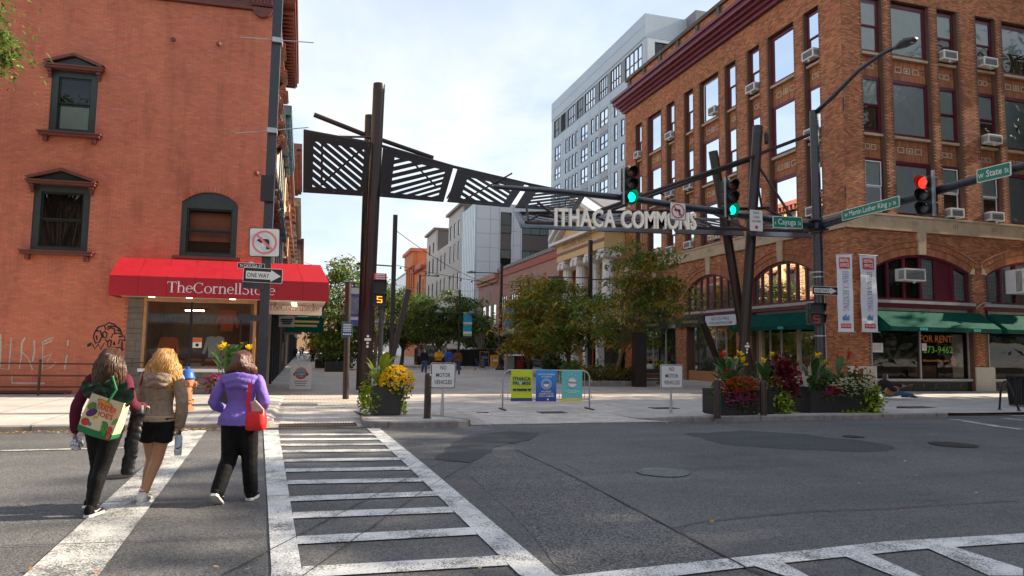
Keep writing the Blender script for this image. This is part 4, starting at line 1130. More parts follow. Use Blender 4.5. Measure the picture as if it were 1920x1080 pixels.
ob('floor_slab', M().box(RX+.4, RX+LEN_W, RY+.4, RY+LEN_N, 3.96, 4.06), m_cav, rb)
ob('cornice_bracket', M().tube((RX-.1, RY-.12, 9.0), (RX-.25, RY-.3, 9.0), .02).tube((RX-.1, RY-.12, 13.1), (RX-.25, RY-.3, 13.1), .02).bar((RX-.05, RY-.05, 8.7), (RX-.05, RY-.05, 9.3), .04, .04).bar((RX-.05, RY-.05, 12.8), (RX-.05, RY-.05, 13.4), .04, .04), m_black, rb)
m_paner = glass('shop_glass_dark', (.8, .82, .82), .75)
# shop fronts -------------------------------------------------
def shop(fn, a, b, z0, mull, back=1.6):
    f = M()
    fbox(f, fn, a, a+.07, .25, .35, z0, 3.6); fbox(f, fn, b-.07, b, .25, .35, z0, 3.6); fbox(f, fn, a+.07, b-.07, .25, .35, 3.3, 3.9)
    for x in mull: fbox(f, fn, x-.035, x+.035, .25, .35, z0, 3.3)
    ob('shopfront_frame', f, m_ledge, rb)
    xs = [a+.07]+list(mull)+[b-.07]
    for x0, x1 in zip(xs, xs[1:]): ob('shop_pane', fquad(M(), fn, x0+.035, x1-.035, .29, z0, 3.3), m_paner, rb)
    r = M(); fbox(r, fn, a-.1, b+.1, back, back+.05, 0, 3.9); fbox(r, fn, a-.1, a, .36, back, 0, 3.9); fbox(r, fn, b, b+.1, .36, back, 0, 3.9); fbox(r, fn, a, b, .36, back, 0, z0-.01)
    ob('shop_interior', r, m_dark, rb)
shop(fW, 1.4, 7.15, .66, [4.2]); shop(fW, 8.3, 13.9, .66, [11])
for a, b in ((1.4, 7.15), (8.3, 13.9)):
    s = M(); fbox(s, fW, a-.05, b+.05, .1, .36, .55, .66); ob('shop_sill', s, m_ledge, rb)
    s = M(); fbox(s, fW, a, b, .2, .36, .1, .55)
    x = a+.05
    while x < b-.6:
        fbox(s, fW, x, x+.62, .17, .2, .16, .2); fbox(s, fW, x, x+.62, .17, .2, .46, .5)
        for i in range(5): s.tube(fW(x+.06+i*.12, .185, .2), fW(x+.12+i*.12, .185, .46), .012, n=5)
        x += .72
    ob('iron_grille', s, m_black, rb)
for x0, x1 in ((7.15, 8.25), (.0, 1.35)):
    s = M(); fbox(s, fW, x0-.03, x1+.03, -.06, .1, .0, 1.22); ob('plinth_stone', s, m_plinth, rb)
cur = M(); fbox(cur, fW, 6.35, 7.0, .5, .52, .68, 2.75); ob('curtain', cur, mat('tan_curtain', (.36, .30, .22), .8, var=.15), rb)
fl = M(); fbox(fl, fW, 4.6, 5.9, 1.0, 1.4, .68, 1.25); ob('display_box', fl, mat('clay_box', (.22, .10, .06), .8), rb)
lt = M(); text(lt, 'FOR RENT', fW(5.15, .27, 2.35), (1, 0, 0), UP, 1.9, .34, .004); 
m_or = mat('orange_vinyl', (.62, .20, .03), .5, var=0.); m_lg = mat('lime_vinyl', (.16, .50, .05), .5, var=0.)
ob('window_lettering', lt, m_or, rb); ob('window_lettering', text(M(), '273-9462', fW(5.25, .27, 1.86), (1, 0, 0), UP, 1.75, .32, .006), m_lg, rb)
ob('window_lettering', text(M(), 'ithacarenting.com', fW(5.1, .27, 1.45), (1, 0, 0), UP, 1.55, .13, .004), m_or, rb)
lg = M()
for i, (w, z) in enumerate(((.3, 0), (.24, .1), (.3, .2))): fbox(lg, fW, 6.12-w/2, 6.12+w/2, .262, .266, 1.32+z, 1.40+z)
lg.prism([fW(6.0, .262, 1.62), fW(6.24, .262, 1.62), fW(6.12, .262, 1.78)], V((0, .004, 0))); ob('window_emblem', lg, mat('pinkish_print', (.5, .25, .24), .6), rb)
for x, z, w, h in ((1.75, 2.05, .62, .42), (4.42, 2.12, .28, .34)):
    n = thing('paper_notice', fW(x, .2, z), 'white paper notice taped inside shop glass %s' % ('by the corner pier' if x < 3 else 'left of green phone number'), 'notice')
    s = M(); fbox(s, fW, x-w/2, x+w/2, .25, .254, z-h/2, z+h/2); ob('sheet', s, m_white, n)
    s = M()
    for i in range(4): fbox(s, fW, x-w*.35, x+w*.35, .246, .2495, z+h*.25-i*h*.16, z+h*.28-i*h*.16)
    ob('print', s, m_acg, n, kind='stuff')
# mall side: near shop is a dark recess with doors, far shop has a pale window
shop(fN, 2.1, 7.1, .15, [3.6, 5.0, 5.9], 2.2)
for _a, _b in ((3.62, 3.75), (6.5, 6.8)): ob('door_post', fbox(M(), fN, _a, _b, .2, .36, .1, 3.3), m_lime, rb)
ob('wood_panel', fbox(M(), fN, 4.9, 6.3, .8, .84, .2, 3.1), mat('walnut', (.09, .055, .04), .5, var=.3, scale=3), rb)
shop(fN, 8.8, 13.9, .6, [9.9, 10.9], 1.2)
ob('window_blank', fbox(M(), fN, 11.0, 13.8, .45, .47, .62, 3.2), mat('pale_window_board', (.22, .20, .17), .8, var=.1), rb)  # plain pale board filling the wide pane from behind
s = M(); fbox(s, fN, 8.6, 14.2, .1, .45, 0, .6); ob('shop_bulkhead', s, m_brk2, rb)
shop(fN, 15.4, 20.6, .5, [17, 18.8], 1.8)
for i in range(9):
    x = 15.7+i*.5; w = .2
    ob('poster', fbox(M(), fN, x, x+w, .38, .385, .7+(i % 3)*.5, 1.1+(i % 3)*.5), [m_white, m_col[2], m_col[3]][i % 3], rb)
def sign_board(name, fn, a, b, z0, z1, d, pm, lines, tm, label, fwd):
    t = thing(name, fn((a+b)/2, -d, z0), label, 'sign')
    ob('panel', fbox(M(), fn, a, b, -d, -d+.06, z0, z1), pm, t)
    lt = M()
    for s_, zc, h, w in lines: text(lt, s_, fn((a+b)/2, -d-.0, zc), fwd, UP, w, h, .004)
    ob('lettering', lt, tm, t)
    return t
m_gold = mat('gold_letter', (.62, .42, .10), .5, var=0); m_navy = mat('navy_print', (.03, .05, .11), .5, var=0)
sign_board('fascia_sign', fN, 11.6, 15.0, 3.3, 3.88, .14, mat('dark_green_sign', (.010, .022, .018), .5), [('COMMONS WEST PLAZA', 3.53, .17, 2.0)], m_gold, 'dark fascia sign with small gold plaza name over brick doorway', (0, -1, 0))
sign_board('fascia_sign', fN, 8.3, 11.4, 3.28, 3.88, .16, m_grayb, [('607-273-9462', 3.6, .2, 1.8), ('ITHACARENTING.COM', 3.36, .16, 2.3)], m_navy, 'white fascia sign with phone number beside gold lettered sign', (0, -1, 0))
sign_board('fascia_sign', fN, 16.2, 20.2, 3.3, 3.85, .14, m_cav, [('Ten Crowns', 3.48, .2, 2.0)], m_gold, 'black fascia sign with gold lettering half hidden by locust tree', (0, -1, 0))
def gawn(fn, a, b, zt, zb, d, label, txt_=None, fwd=(1, 0, 0)):
    t = thing('shop_awning', fn((a+b)/2, -d/2, zb), label, 'awning', 'green shop awnings on the brown building')
    c = M(); val = .2
    c.add([fn(a, -.02, zt), fn(b, -.02, zt), fn(b, -d, zb+val), fn(a, -d, zb+val)], [(0, 3, 2, 1)])
    for e in (a, b): c.add([fn(e, -.02, zt), fn(e, -d, zb+val), fn(e, -d, zb), fn(e, -.02, zb)], [(0, 1, 2, 3)])
    nv = int((b-a)/.4)
    for i in range(nv):
        x0, x1 = a+(b-a)*i/nv, a+(b-a)*(i+1)/nv
        c.add([fn(x0, -d-.004, zb+rnd.uniform(0, .01)), fn(x1, -d-.004, zb), fn(x1, -d-.002, zb+val), fn(x0, -d-.002, zb+val)], [(0, 1, 2, 3)])
    ob('canopy', c, m_ggrn, t)
    fr = M()
    for x in (a+.04, (a+b)/2, b-.04): fr.tube(fn(x, -.02, zb+.1), fn(x, -d+.02, zb+.15), .015, n=6).tube(fn(x, -.03, zt-.05), fn(x, -d+.02, zb+val-.02), .015, n=6)
    fr.tube(fn(a, -d+.015, zb+val-.02), fn(b, -d+.015, zb+val-.02), .015, n=6); ob('frame', fr, m_acg, t)
    if txt_:
        lt = M(); text(lt, txt_, fn((a+b)/2+(.2 if fwd[0] else 0), -d-.008, zb+.05), fwd, UP, 2.1, .12, .003); ob('lettering', lt, mat('dark_green_letter', (.012, .028, .024), .6), t)
        s = M()
        for o in (-1.55, 1.5):
            for i in range(3): fbox(s, fn, (a+b)/2+.2+o+(i-1)*.15-.06, (a+b)/2+.2+o+(i-1)*.15+.06, -d-.012, -d-.006, zb+.05, zb+.17)
        ob('square_mark', s, mat('teal_mark', (.05, .45, .42), .6), t, kind='stuff')
    return t
gawn(fW, 1.25, 7.55, 3.75, 2.78, 1.05, 'green awning over the FOR RENT shop window on the street side', "The Pack 'n Ship Store")
gawn(fW, 7.95, 14.2, 3.75, 2.78, 1.05, 'dark green awning at right photo edge beyond the brick pier')
gawn(fN, 2.0, 7.6, 3.75, 2.86, .95, 'green awning over dark shop doors behind the leaning gateway columns', "The Pack 'n Ship Store", (0, -1, 0))
# window air conditioners
ACS = [('W', 5.75, 6.6, 15.95, 'top row third window of street side'), ('W', 8.25, 9.15, 15.95, 'top row fourth window of street side'), ('W', 8.3, 9.2, 12.08, 'middle row fourth window of street side'), ('W', 5.8, 6.6, 8.25, 'lowest row third window of street side'), ('W', 8.25, 9.1, 8.25, 'lowest row fourth window of street side'),
       ('N', 1.6, 2.4, 16.0, 'top row window nearest building corner on mall side'), ('N', 1.6, 2.4, 12.1, 'middle row window behind lamp pole'), ('N', 1.6, 2.4, 8.3, 'lowest row window behind lamp pole'), ('N', 6.2, 7.0, 16.0, 'top row third window on mall side'), ('N', 10.1, 10.8, 16.0, 'white framed wide window on mall side'), ('N', 15.3, 16.1, 16.0, 'top row seventh window on mall side'), ('N', 20.1, 20.8, 15.95, 'top row end window on mall side'),
       ('N', 12.95, 13.75, 12.05, 'middle row sixth window on mall side'), ('N', 15.3, 16.1, 12.05, 'middle row seventh window on mall side'), ('N', 12.95, 13.75, 8.25, 'lowest row sixth window over right tree'), ('N', 15.3, 16.1, 8.25, 'lowest row seventh window over right tree')]
def acunit(fn, a, b, z, label, d0=-.24, h=.44, grp='window air conditioners', d1=.14):
    t = thing('air_conditioner', fn((a+b)/2, d0/2, z), 'white window air conditioner in '+label, 'air conditioner', grp)
    ob('case', fbox(M(), fn, a, b, d0, d1, z, z+h), m_ac, t)
    g = M(); fbox(g, fn, a+.07, b-.07, d0-.006, d0-.001, z+.06, z+h-.06); ob('grille', g, m_acg, t)
    v = M()
    for i in range(5): fbox(v, fn, a-.004, a-.001, d0+.06+i*.06, d0+.09+i*.06, z+.08, z+h-.08)
    for i in range(6): fbox(v, fn, a+.1, b-.1, d0-.009, d0-.0065, z+.09+i*(h-.2)/6, z+.105+i*(h-.2)/6)
    ob('louvres', v, m_black, t, kind='stuff')
    ob('drain', fbox(M(), fn, (a+b)/2-.04, (a+b)/2+.04, d0+.05, d0+.13, z-.1, z), m_ac, t)
    return t
for sd, a, b, z, lab in ACS: acunit(fW if sd == 'W' else fN, a, b, z, lab)
acunit(fW, 2.75, 3.95, 5.1, 'big arched window over FOR RENT shop', -.42, .56)
bx = acunit(fW, 9.4, 11.6, 4.75, 'arched window at right photo edge, big and gridded', -.75, 1.15)
g = M()
for z in (4.75, 5.3, 5.86): fbox(g, fW, 9.36, 11.64, -.79, -.751, z, z+.06)
for x in (9.36, 9.9, 10.6, 11.58): fbox(g, fW, x, x+.06, -.792, -.752, 4.81, 5.86)
ob('guard_frame', g, m_ac, bx)
# the two long banners on the corner pier
m_ban = mat('banner_white', (.72, .71, .74), .7, var=.05, scale=1.5)
m_bred = mat('banner_red', (.55, .03, .02), .6, var=0)
def banner(name, o, r, w, z0, z1, label, wob=.02):
    r = V(r).normalized(); n = r.cross(UP)
    t = thing(name, V((o.x, o.y, z0)), label, 'banner', 'rental office banners on the corner pier')
    c = M(); N = 14
    rows = [[zz(o+r*(w*(i/3-.5))+n*(wob*sin(k*.8+i)), z0+(z1-z0)*k/N) for i in range(4)] for k in range(N+1)]
    c.loft(rows, False, 0, False); ob('cloth', c, m_ban, t)
    e = wob+.006
    s = M(); s.add([zz(o+r*x+n*e, z) for x, z in ((-w*.34, z1-.62), (w*.34, z1-.62), (w*.34, z1-.14), (-w*.34, z1-.14))], [(0, 1, 2, 3)]); s.add([zz(o+r*x+n*e, z) for x, z in ((-w*.33, z0+.16), (w*.33, z0+.16), (w*.33, z0+.36), (-w*.33, z0+.36))], [(0, 1, 2, 3)])
    ob('red_panel', s, m_bred, t, kind='stuff')
    l = M()
    for i, q in enumerate(('RENTAL', 'OFFICE')): text(l, q, zz(o+n*e, z1-.34-i*.21), r, UP, w*.58, .15, .02, eps=.004)
    text(l, '607-273-9462', zz(o+n*e, z0+.22), r, UP, w*.56, .1, .01, eps=.004)
    ob('lettering', l, m_white, t)
    l = M(); serif(l, 'ITHACA RENTING', zz(o+n*e-r*.1, (z0+z1)/2+.08), -UP, r, 1.75, .25, .004); ob('lettering', l, mat('slate_blue', (.10, .16, .26), .6, var=0), t)
    b = M()
    for i in range(5): b.add([zz(o+n*e+r*(-.14+i*.06), z0+.5), zz(o+n*e+r*(-.09+i*.06), z0+.5), zz(o+n*e+r*(-.09+i*.06), z0+.68+.05*(i % 3)), zz(o+n*e+r*(-.14+i*.06), z0+.66+.05*(i % 3))], [(0, 1, 2, 3)])
    ob('emblem', b, mat('emblem_blue', (.10, .22, .42), .6, var=0), t, kind='stuff')
    br = M()
    for z in (z0, z1): br.tube(zz(o-r*(w*.55), z), zz(o+r*(w*.62), z), .02, n=6)
    ob('rod', br, m_ledge, t)
banner('pier_banner', V((22.62, 25.25, 0)), (.93, -.36, 0), .66, 2.7, 6.1, 'long white rental banner left of pier corner, seen turned away')
banner('pier_banner', V((23.85, 25.2, 0)), (1, -.05, 0), .84, 2.72, 6.12, 'long white rental banner facing the street beside the arched window')
cd = M().path([fW(1.1, -.05, 4.0), fW(.2, -.05, 4.0)], .02, 6).path([fW(7.3, -.05, 4.0), fW(7.7, -.06, 4.25), fW(8.2, -.06, 4.27)], .025, 6).path([fW(8.05, -.05, 4.25), fW(8.05, -.05, 2.9)], .02, 6)
ob('conduit', cd, m_ledge, rb)
# ---------------------------------------------------------------- buildings farther along the mall
def panelmat(name, col, pw, ph, joint=.5, var=.06, rough=.45, axis='y', lap=False):
    """cladding with real joints added as geometry elsewhere; this gives sheen and tone only"""
    return mat(name, col, rough, var=var, scale=.4)
def grid_win(par, fn, cols, rows, fm, gm=None, dep=.12, fr=.07, bars=1, back=None, tr=0):
    for (a, b) in cols:
        for (z0, z1) in rows:
            m = M(); fbox(m, fn, a, a+fr, -.03, dep, z0, z1); fbox(m, fn, b-fr, b, -.03, dep, z0, z1); fbox(m, fn, a+fr, b-fr, -.03, dep, z0, z0+fr); fbox(m, fn, a+fr, b-fr, -.03, dep, z1-fr, z1)
            for i in range(1, bars+1):
                x = a+(b-a)*i/(bars+1); fbox(m, fn, x-fr*.3, x+fr*.3, -.02, dep, z0+fr, z1-fr)
            if tr: fbox(m, fn, a+fr, b-fr, -.018, dep, z0+(z1-z0)*tr-fr*.3, z0+(z1-z0)*tr+fr*.3)
            w = ob('window', m, fm, par)
            ob('pane', fquad(M(), fn, a+fr, b-fr, .06, z0+fr, z1-fr), gm or m_pane, w)
            if back is not False: ob('room', fquad(M(), fn, a, b, .28, z0, z1), back or m_dark, w)
def holes(cols, rows): return [(a, b, p, q) for a, b in cols for p, q in rows]
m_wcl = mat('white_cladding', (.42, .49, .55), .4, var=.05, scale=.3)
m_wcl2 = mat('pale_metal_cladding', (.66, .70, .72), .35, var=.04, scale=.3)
m_gcl = mat('grey_cladding', (.20, .20, .21), .5, var=.08, scale=.4)
m_tcl = mat('taupe_cladding', (.40, .36, .33), .55, var=.08, scale=.5)
m_dcl = mat('dark_brown_cladding', (.13, .11, .10), .5, var=.1)
m_jnt = mat('cladding_joint', (.25, .26, .28), .7, var=0)
m_frd = mat('dark_window_frame', (.025, .025, .028), .4, var=0)
m_tgl = glass('teal_glass', (.40, .62, .62), 1.1)
m_teal = mat('teal_shade', (.30, .46, .44), .6, var=.15, scale=.6)
# -- white apartment tower behind the brick building
TX = 36.; TY0, TY1, TZ = 69.9, 101.4, 40.2
tw_ = thing('apartment_tower', (46, 86, 0), 'tall white panelled apartment tower rising behind brown brick building', 'building')
def fT(s, d, z): return V((TX+d, TY0+s, z))
tcols = [(1.0, 3.5), (5.4, 6.35), (7.4, 8.35), (10.2, 12.7), (13.3, 14.2), (14.8, 15.7), (16.8, 19.3), (20.5, 21.35), (21.85, 22.7), (23.15, 24.0), (24.5, 25.35), (27.4, 29.9)]
fl_h = 3.0
trows = [(TZ-6.6-fl_h*(k+1), TZ-6.6-fl_h*(k+1)+2.1) for k in range(10)]
toprow = [(a, b) for a, b in ((.8, 5.2), (6.4, 9.4), (10.4, 13.0), (14.4, 17.8), (18.6, 20.8), (21.6, 24.4), (25.4, 27.2), (28.0, 30.4))]
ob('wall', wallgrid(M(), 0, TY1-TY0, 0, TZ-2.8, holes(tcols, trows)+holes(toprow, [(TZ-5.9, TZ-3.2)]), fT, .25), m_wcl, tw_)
ob('parapet', M().box(TX-.05, TX+14, TY0-.05, TY1, TZ-2.8, TZ), m_wcl, tw_)
grid_win(tw_, fT, [c for c in tcols if c[1]-c[0] > 1], trows, m_frd, m_tgl, bars=1, tr=.35, back=m_teal)
grid_win(tw_, fT, [c for c in tcols if c[1]-c[0] < 1], trows, m_frd, m_tgl, bars=0, back=m_teal)
grid_win(tw_, fT, toprow, [(TZ-5.9, TZ-3.2)], m_frd, m_tgl, bars=3, tr=.4, back=m_teal)
for a, b in toprow[:-1]:
    pass
j = M()
for k in range(12):
    z = TZ-3.3-k*fl_h*1.0+.5; fbox(j, fT, 0, TY1-TY0, -.012, -.002, z-2.95, z-2.92)
    fbox(j, fT, 0, TY1-TY0, -.012, -.002, z-4.5, z-4.47)
for z in (TZ-2.82, TZ-1.4): fbox(j, fT, 0, TY1-TY0, -.062, -.052, z, z+.05)
for s in (4.4, 9.4, 13.0, 16.2, 20.0, 26.4): fbox(j, fT, s-.02, s+.02, -.013, -.003, 0, TZ-6.2)
ob('panel_joint', j, m_jnt, tw_, kind='stuff')
gp = M()
for a, b in [c for c in tcols if c[1]-c[0] > 1]:
    for z0, z1 in trows[::2]: fbox(gp, fT, a, b, -.03, -.002, z0-1.2, z0-.03)
ob('grey_panel', gp, mat('light_grey_panel', (.36, .37, .39), .5, var=.05), tw_, kind='stuff')
for a, b in zip([5.2, 9.4, 13.0, 17.8, 20.8, 24.4, 27.2], [6.4, 10.4, 14.4, 18.6, 21.6, 25.4, 28.0]):
    ob('dark_panel', fbox(M(), fT, a+.05, b-.05, -.03, -.003, TZ-5.9, TZ-3.2), m_gcl, tw_)
def fTw(s, d, z): return V((TX+s, TY0+d, z))
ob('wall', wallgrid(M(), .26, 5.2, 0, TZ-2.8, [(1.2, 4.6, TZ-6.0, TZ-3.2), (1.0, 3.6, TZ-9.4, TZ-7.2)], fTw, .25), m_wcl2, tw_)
grid_win(tw_, fTw, [(1.2, 4.6)], [(TZ-6.0, TZ-3.2)], m_frd, m_tgl, bars=2); grid_win(tw_, fTw, [(1.0, 3.6)], [(TZ-9.4, TZ-7.2)], m_frd, m_tgl, bars=1)
ob('dark_wing', M().box(TX+5.3, TX+14, TY0-2.0, TY1, 0, TZ+.3), m_gcl, tw_)
ob('balcony', M().box(TX+.6, TX+5.3, TY0-1.9, TY0-.02, TZ-7.4, TZ-6.3), m_gcl, tw_)
rl = M()
for i in range(8): rl.bar((TX+.7+i*.65, TY0-1.85, TZ-6.3), (TX+.7+i*.65, TY0-1.85, TZ-5.3), .05, .05)
rl.bar((TX+.65, TY0-1.85, TZ-5.3), (TX+5.3, TY0-1.85, TZ-5.3), .06, .06); ob('balcony_rail', rl, m_white, tw_)
ob('roof', M().box(TX+.26, TX+5.3, TY0+.26, TY1, TZ-3, TZ-2.9).box(TX+.3, TX+14, TY1-.3, TY1-.1, 0, TZ-3), m_gcl, tw_)
# -- Colonial building: pediment on four columns
CX = 21.6; CY0, CY1 = 44.0+5, 59.2
m_yel = mat('cream_yellow_paint', (.66, .47, .22), .6, var=.08, scale=1)
m_wtr = mat('white_trim', (.74, .72, .70), .5, var=.06)
m_brn = mat('brown_moulding', (.20, .07, .045), .5, var=.1)
cb = thing('temple_front_building', (24, 54, 0), 'cream yellow building with white pediment and tall white ionic columns', 'building')
EB, ET = 9.55, 11.25
ob('wall', M().box(CX+2.4, CX+9, 48.5, CY1+.3, 0, 12.6), m_yel, cb)
ob('entablature', M().box(CX-.05, CX+2.39, 48.6, CY1-.2, EB, ET), m_yel, cb)
ob('moulding', M().box(CX-.12, CX-.055, 48.6, CY1-.1, EB+.55, EB+.75), m_brn, cb)
ca, cz = (48.6+CY1)/2, 14.35
ped = M().prism([(CX+.15, 48.6, ET+.02), (CX+.15, CY1-.2, ET+.02), (CX+.15, ca, cz-.35)], (2.2, 0, 0)); ob('tympanum', ped, m_yel, cb)
for i, (d, t) in enumerate(((.0, .22), (.22, .3))):
    e = .35+i*.3
    r_ = M().prism([(CX-e, 48.2-i*.3, ET+.02+d), (CX-e, ca, cz-.3+d), (CX-e, ca, cz-.3+d+t), (CX-e, 48.2-i*.3, ET+.02+d+t)], (1.2+e, 0, 0))
    r_.prism([(CX-e, CY1+.2+i*.3, ET+.02+d), (CX-e, CY1+.2+i*.3, ET+.02+d+t), (CX-e, ca, cz-.3+d+t), (CX-e, ca, cz-.3+d)], (1.2+e, 0, 0)); ob('raking_cornice', r_, m_wtr, cb)
ob('pediment_roof', M().prism([(CX-.6, 47.8, ET+.6), (CX-.6, CY1+.6, ET+.6), (CX-.6, ca, cz+.3)], (8, 0, 0)).xf(lambda p: p+V((1.3, 0, .03))), m_gcl, cb)
ob('cornice', M().box(CX-.6, CX+2.3, 48.0, CY1+.5, ET-.22, ET), m_wtr, cb)
ob('lettering', text(M(), 'COLONIAL BUILDING', (CX-.05, ca+.3, EB+.98), (0, -1, 0), UP, 6.6, .5, .02, eps=.01), mat('bronze_letters', (.20, .13, .06), .4, var=0), cb)
col_me = None
for i, y in enumerate((58.0, 54.9, 52.0, 49.4)):
    m = M(); n = 24
    rings = []
    for z, r in ((3.9, .50), (6.5, .49), (8.85, .42)):
        rings.append([V((CX+.65+cos(2*pi*k/n)*r*(1 if k % 2 else .93), y+sin(2*pi*k/n)*r*(1 if k % 2 else .93), z)) for k in range(n)])
    m.loft(rings); c_ = ob('column', m, m_wtr, cb)
    cp_ = M().box(CX+.0, CX+1.3, y-.65, y+.65, 9.33, 9.54).box(CX+.1, CX+1.2, y-.5, y+.5, 8.86, 9.32)
    for sy in (-.5, .5): cp_.tube((CX-.08, y+sy, 9.05), (CX+1.38, y+sy, 9.05), .27, n=14)
    ob('capital', cp_, m_wtr, c_)
ob('ledge', M().box(CX-.3, CX+2.4, 48.5, CY1, 3.4, 3.9), m_wtr, cb)
for y in (57.8, 55.2, 52.6, 50.0): ob('pilaster', M().box(CX+.0, CX+.5, y-.25, y+.25, 0, 3.4), m_wtr, cb)
ob('shopfront', M().box(CX+1.4, CX+1.5, 48.8, 59, 0, 3.4), m_dark, cb)
ob('wood_door', M().box(CX+1.2, CX+1.38, 55.6, 57.3, 0, 2.7), m_wood, cb)
ps = ob('menu_panel', M().box(CX+.9, CX+.96, 52.9, 54.8, .35, 2.5), mat('red_orange_poster', (.66, .08, .02), .5, var=.05), cb)
for i in range(8):
    y, z = 53.1+(i % 4)*.43, .55+(i//4)*1.0
    ob('menu_print', M().box(CX+.885, CX+.897, y, y+.32, z, z+.62), m_yel if i % 3 else m_white, ps)
ob('teal_sign', M().box(CX-.3, CX-.2, 51.4, 53.4, 5.6, 6.1), mat('teal_board', (.01, .18, .24), .5), cb)
grid_win(cb, lambda s, d, z: V((CX+2.4+d, s, z)), [(49.3, 50.9), (52.4, 53.8), (55.4, 56.8)], [(4.6, 7.6)], m_wtr, bars=1, tr=.5, dep=-.02)
# -- pink sandstone shop
pk = thing('sandstone_shop', (27, 76, 0), 'low pink sandstone shop with red fascia below white modern block', 'building')
m_pink = mat('pink_sandstone', (.40, .21, .165), .7, var=.15, scale=.8, dirt=.15)
m_brd = mat('brick_red_trim', (.36, .065, .03), .6, var=.1)
PXX = 22.0
def fP(s, d, z): return V((PXX+d, s, z))
pw = [(83.6, 85.2, 4.6, 7.2), (86.0, 88.0, 4.6, 7.2), (81.0, 82.8, 4.6, 7.2), (76.5, 79.8, 6.4, 7.9), (71.5, 75.0, 6.4, 7.9), (66, 69.5, 6.4, 7.9)]
ob('wall', wallgrid(M(), 59.6, 90.2, 0, 10.2, pw+[(80.6, 89.2, 0, 2.75), (60.2, 79.6, 0, 3.2)], fP, .3), m_pink, pk)
for a, b, p, q in pw: grid_win(pk, fP, [(a, b)], [(p, q)], m_dcl, bars=0 if b-a < 2.5 else 3, back=(m_sky if b > 81 else m_dark))
ob('arched_light', M().prism([fP(84.4+.8*cos(a), -.03, 7.6+1.3*sin(a)) for a in [radians(180*i/10) for i in range(11)]], (.1, 0, 0)), m_dcl, pk)
ob('cornice', M().box(PXX-.5, PXX+.3, 80.3, 90.4, 10.2, 10.8).box(PXX-.25, PXX+.3, 80.3, 90.3, 9.8, 10.2), mat('pink_cornice', (.44, .22, .14), .7, var=.1), pk)
tr = M().box(PXX-.1, PXX+.4, 59.6, 80.2, 10.2, 10.9)
ob('parapet', tr, m_brd, pk)
bt = M(); y = 59.8
while y < 80: bt.box(PXX-.2, PXX+.4, y, y+.62, 10.95, 11.3); y += .8
ob('parapet_block', bt, m_acg, pk, kind='stuff')
ob('end_wall', M().box(PXX+.31, 45, 59.5, 59.8, 0, 10.9).box(PXX+.31, 45, 60, 90, 10.0, 10.1), m_brd, pk)
ob('fascia', M().box(PXX-.25, PXX+.02, 80.4, 89.4, 2.8, 4.2), m_brd, pk); ob('fascia_moulding', M().box(PXX-.35, PXX+.02, 80.2, 89.6, 4.2, 4.6).box(PXX-.4, PXX+.02, 80.2, 89.6, 2.55, 2.8), mat('pale_moulding', (.48, .40, .34), .7), pk)
sg = thing('shop_sign', (PXX-.3, 85, 3), 'white painted shop sign on red fascia of the sandstone shop', 'sign')
ob('panel', M().box(PXX-.36, PXX-.27, 83.4, 86.4, 2.95, 4.1), m_white, sg); ob('lettering', text(M(), "Trader K's", (PXX-.36, 84.9, 3.3), (0, -1, 0), UP, 2.5, .55, .02, eps=.01), m_navy, sg)
ob('shop_interior', M().box(PXX+1.2, PXX+1.3, 60, 89.4, 0, 3.3), m_dark, pk)
ob('blue_lining', M().box(PXX+.6, PXX+.64, 84.5, 88.8, 2.0, 2.75), mat('blue_lining', (.01, .22, .38), .6), pk)
for i in range(7):
    ob('garment', M().box(PXX+.3, PXX+.5, 82+i*.55, 82.4+i*.55, .9+(i % 3)*.1, 1.9), [m_white, m_navy, m_col[5], m_bred, m_dark, m_teal, m_white][i], pk)
ob('awning', M().prism([(PXX, 62, 3.9), (PXX-1.2, 62, 3.2), (PXX, 62, 3.2)], (0, 17, 0)), m_black, pk)
# -- modern white and grey block
mb = thing('modern_block', (32, 108, 0), 'modern white block with dark window bays and grey stepped side', 'building')
MX, MY = 22.8, 95.
def fMw(s, d, z): return V((MX+s, MY+d, z))
mcw = [(3.4, 5.0), (6.6, 10.6), (12.2, 13.4)]
ob('wall', wallgrid(M(), 0, 22, 0, 22.4, holes(mcw, [(13.0, 21.2)]), fMw, .3), m_wcl2, mb)
for a, b in mcw:
    ob('dark_panel', fbox(M(), fMw, a, b, .08, .12, 15.9, 18.2), m_dcl, mb)
    n = 2 if b-a > 3 else 0
    grid_win(mb, fMw, [(a, b)], [(13.0, 15.9), (18.2, 21.2)], m_frd, bars=n, tr=.4, back=m_teal if b-a > 3 else m_dark, dep=.1)
j = M()
for s in (1.9, 3.2, 5.3, 6.4, 10.9, 11.9, 13.7, 15.9, 17.9): fbox(j, fMw, s-.02, s+.02, -.012, -.002, 3, 22.4)
for z in range(4, 22, 2): fbox(j, fMw, 0, 3.3, -.014, -.003, z, z+.035); fbox(j, fMw, 13.6, 22, -.014, -.003, z, z+.035); fbox(j, fMw, 5.1, 6.5, -.014, -.003, z+.5, z+.535)
ob('panel_joint', j, m_jnt, mb, kind='stuff')
def fMn(s, d, z): return V((MX-.2+d, MY+s, z))
nc = [(2.4, 3.2), (5.4, 6.2), (8.0, 8.8)]
ob('curtain_wall', fbox(M(), fMn, .2, 9.0, .0, .3, 0, 22.4), mat('blue_grey_glazing', (.42, .50, .54), .15, var=.08, scale=.4, spec=.7), mb)
j = M()
for i in range(9): fbox(j, fMn, .3+i*1.05, .36+i*1.05, -.05, -.002, 3, 22.4)
ob('glazing_fin', j, m_wcl2, mb, kind='stuff')
c1 = [(10.6, 11.8), (13.8, 15.0), (17.0, 18.2)]
zr = [(6.2, 8.8), (11.0, 13.6), (15.6, 18.4), (19.4, 21.8)]
